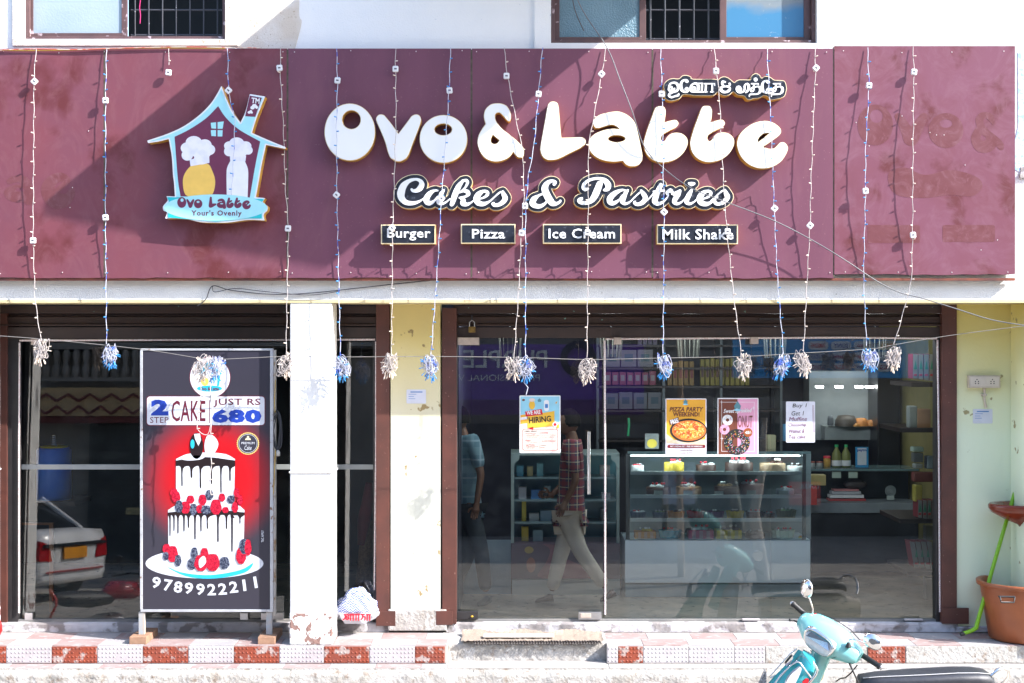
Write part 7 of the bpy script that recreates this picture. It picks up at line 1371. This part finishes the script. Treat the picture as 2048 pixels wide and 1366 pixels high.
# tree trunk, street posts
tr = thing('roadside_tree', 'slim roadside tree trunk across the street before the offer poster', 'tree', RWv(1364, 1180, 9)); m = MB(); m.tube([(RWv(1364, 0, 9).x, -9, -.63), (RWv(1362, 0, 9).x, -9.02, .8), (RWv(1364, 0, 9).x, -9, 2.2), (RWv(1361, 0, 9).x, -9.05, 3.8), (RWv(1358, 0, 9).x, -9.1, 5.2)], [.055, .045, .045, .04, .03], 8); m.build('trunk', mat('bark', (.42, .30, .22), (.30, .21, .15), rough=.9, scale=12), tr)
rnd = random.Random(21); m = MB()
for q_ in range(500):
    a = rnd.random() * 6.28; r_ = rnd.random() ** .5 * .9; c_ = Vector((RWv(1358, 0, 9).x + r_ * math.cos(a), -9.1 + r_ * math.sin(a), 5.4 + rnd.uniform(-.6, .8))); d1 = Vector((rnd.uniform(-1, 1), rnd.uniform(-1, 1), rnd.uniform(-1, 1))).normalized() * .09; d2 = d1.orthogonal().normalized() * .04; m.add([c_ - d1, c_ + d2, c_ + d1, c_ - d2], [(0, 1, 2, 3)])
m.build('crown', mat('leaf_green', (.05, .10, .02), (.08, .14, .03), rough=.6), tr, kind='stuff')
tr2 = thing('roadside_tree', 'crooked pale roadside trunk right of the slim one across the street', 'tree', RWv(1530, 1180, 9)); m = MB(); m.tube([(RWv(1530, 0, 8.5).x, -8.5, -.63), (RWv(1512, 0, 8.5).x, -8.5, .35), (RWv(1528, 0, 8.5).x, -8.5, .95), (RWv(1534, 0, 8.5).x, -8.5, 1.7)], [.10, .075, .06, .04], 8); m.build('trunk', mat('pale_bark', (.50, .46, .42), (.36, .32, .28), rough=.9, scale=9), tr2)
# white car
M_cw = mat('car_white', (.74, .75, .76), rough=.22, scale=2, coat=.8); M_cg = mat('car_glass', (.02, .025, .03), rough=.08, scale=2)
car = thing('parked_car', 'white saloon car with orange number plate parked across the street', 'car', (-6.35, -8.9, -.63)); car.rotation_euler = (0, 0, 0)
th_ = R(20); ex = Vector((-math.cos(th_), -math.sin(th_), 0)); ey = Vector((math.sin(th_), -math.cos(th_), 0)) * -1; CO = Vector((-6.35, -8.75, -.63))
def K(x, y_, z): return CO + ex * x + ey * (y_ - .85) + Vector((0, 0, z))
def sec(x, hw, z0, z1, zs, k=.94): return [K(x, .85 - hw * .92, z0), K(x, .85 - hw, z0 + .12), K(x, .85 - hw, zs), K(x, .85 - hw * k, z1 - .02), K(x, .85 - hw * .6, z1), K(x, .85 + hw * .6, z1), K(x, .85 + hw * k, z1 - .02), K(x, .85 + hw, zs), K(x, .85 + hw, z0 + .12), K(x, .85 + hw * .92, z0)]
m = MB(); loft(m, [sec(0, .72, .34, .84, .62), sec(.03, .80, .28, .95, .66), sec(.10, .84, .26, 1.02, .70), sec(.5, .86, .24, 1.04, .74), sec(1.2, .87, .22, .98, .76), sec(2.2, .87, .22, .96, .76), sec(3.1, .86, .22, .94, .74), sec(3.7, .82, .24, .80, .66), sec(4.05, .70, .3, .62, .54)]); m.build('body', M_cw, car)
m = MB(); loft(m, [[K(x, .85 - hw, .95), K(x, .85 - hw * .86, z), K(x, .85 + hw * .86, z), K(x, .85 + hw, .95)] for x, hw, z in ((.42, .74, 1.03), (1.15, .74, 1.42), (2.2, .74, 1.44), (3.0, .76, .98))], smooth=False); m.build('greenhouse', M_cg, car)
m = MB(); loft(m, [[K(x, .85 - hw, z - .03), K(x, .85 - hw * .9, z), K(x, .85 + hw * .9, z), K(x, .85 + hw, z - .03)] for x, hw, z in ((1.0, .64, 1.42), (1.3, .66, 1.47), (2.0, .66, 1.48), (2.35, .62, 1.43))]); m.build('roof', M_cw, car)
for pts in ((K(.42, .13, 1.0), K(1.1, .19, 1.44)), (K(1.75, .10, .95), K(1.75, .19, 1.44)), (K(3.0, .10, .95), K(2.3, .2, 1.42))): m = MB(); m.tube(pts, .045, 6); m.build('window_pillar', M_cw, car)
M_rl = mat('rear_lamp_red', (.42, .01, .015), rough=.15, scale=9)
for yy0, sg in ((.05, 1), (1.65, -1)): m = MB(); m.add([K(-.012, yy0 + .02 * sg, .62), K(-.012, yy0 + .30 * sg, .60), K(-.012 , yy0 + .24 * sg, .84), K(.0, yy0 + .04 * sg, .90), K(.42, yy0 - .075 * sg, .90), K(.12, yy0 - .07 * sg, .66)], [(0, 1, 2, 3), (0, 3, 4, 5), (3, 2, 1, 0), (5, 4, 3, 0)]); m.build('rear_lamp', M_rl, car)
m = MB(); m.box((-.02, -.26, -.08), (.0, .26, .08)); me_ = m.mesh('number_plate', mat('plate_orange', (.80, .32, .01), rough=.5)); o = bpy.data.objects.new('number_plate', me_); COL.objects.link(o); o.parent = car; o.location = K(-.02, .85, .70) - CO - (car.location - CO); o.rotation_euler = (0, 0, th_ + math.pi); KIDS.setdefault(car.name, []).append(o)
m = MB(); m.tube([K(-.02, .15, .82), K(-.03, 1.55, .82)], .03, 6); m.build('boot_trim', M_cg, car); m = MB(); m.tube([K(-.03, .2, .45), K(-.03, 1.5, .45)], .012, 6); m.build('reflector_strip', M_rl, car)
for x in (.75, 3.3):
    for y_ in (.06, 1.64):
        m = MB(); vs = []; 
        for r_, w2 in ((.31, -.09), (.31, .09), (.2, .1), (.2, -.1)):
            vs.append([K(x + r_ * math.cos(a), y_ + w2, .31 + r_ * math.sin(a)) for a in [2 * math.pi * i / 20 for i in range(20)]])
        loft(m, vs, caps=False); wh = m.build('wheel', M_rub, car); m = MB(); loft(m, [[K(x + .2 * math.cos(a), y_ - .08, .31 + .2 * math.sin(a)) for a in [2 * math.pi * i / 12 for i in range(12)]], [K(x + .2 * math.cos(a), y_ + .08, .31 + .2 * math.sin(a)) for a in [2 * math.pi * i / 12 for i in range(12)]]]); m.build('rim', M_steel, wh)
# parked motorcycles between the shop and the camera, below the frame
def motorcycle(x, y_, rot, label, red):
    t = thing('motorcycle', label, 'motorcycle', (x, y_, -.63)); t.rotation_euler = (0, 0, rot); Mt = flatmat('bike_paint_%d' % int(red), (.32, .012, .03) if red else (.02, .02, .025), rough=.2, coat=.6); OFF = Vector((x, y_, -.63)); f = lambda p: OFF + Vector(p)
    for wx_ in (-.62, .62):
        m = MB(); m.lathe([(.23, -.04), (.28, -.035), (.30, 0), (.28, .035), (.23, .04), (.23, -.04)], f((wx_, 0, .30)), 24, axis='y'); wh = m.build('wheel', M_rub, t)
        for a in range(6): m = MB(); m.tube([f((wx_, 0, .30)), f((wx_ + .235 * math.cos(a * 1.047), 0, .30 + .235 * math.sin(a * 1.047)))], .009, 5); m.build('spoke', M_steel, wh)
    m = MB(); m.tube([f((-.36, 0, .80)), f((-.28, 0, .86)), f((-.05, 0, .88)), f((.08, 0, .80))], [.07, .13, .13, .06], 14); m.build('tank', Mt, t)
    m = MB(); m.tube([f((.0, 0, .79)), f((.25, 0, .80)), f((.55, 0, .83)), f((.70, 0, .86))], [.08, .11, .10, .05], 12); m.build('seat', M_rub, t)
    m = MB(); m.tube([f((-.62, 0, .30)), f((-.42, 0, .92)), f((-.38, 0, 1.0))], .025, 8); m.build('fork', M_steel, t); m = MB(); m.tube([f((-.34, -.34, 1.02)), f((-.42, -.15, 1.06)), f((-.42, .15, 1.06)), f((-.34, .34, 1.02))], .014, 8); m.build('handlebar', M_rub, t)
    m = MB(); m.lathe([(0, -.06), (.07, -.05), (.09, .03), (0, .035)], f((-.52, 0, .92)), 16, axis='x'); m.build('headlamp', M_chrome, t); m = MB(); m.tube([f((-.1, 0, .45)), f((.15, 0, .45))], [.15, .15], 10); m.build('engine', M_steel, t); m = MB(); m.tube([f((-.1, -.12, .30)), f((.75, -.14, .33))], .04, 8); m.build('exhaust', M_chrome, t)
    for s_ in (-1, 1): m = MB(); m.tube([f((-.38, .22 * s_, 1.05)), f((-.36, .26 * s_, 1.22))], .006, 5); m.ball(f((-.36, .27 * s_, 1.26)), .055, 0, 2, (.4, 1, .8)); m.build('mirror', M_rub, t)
    return t
mc = motorcycle(-4.15, -2.7, 2.15, 'red motorcycle parked before the left shopfront, seen in its glass', True); mc.scale = (1, 1, .80)
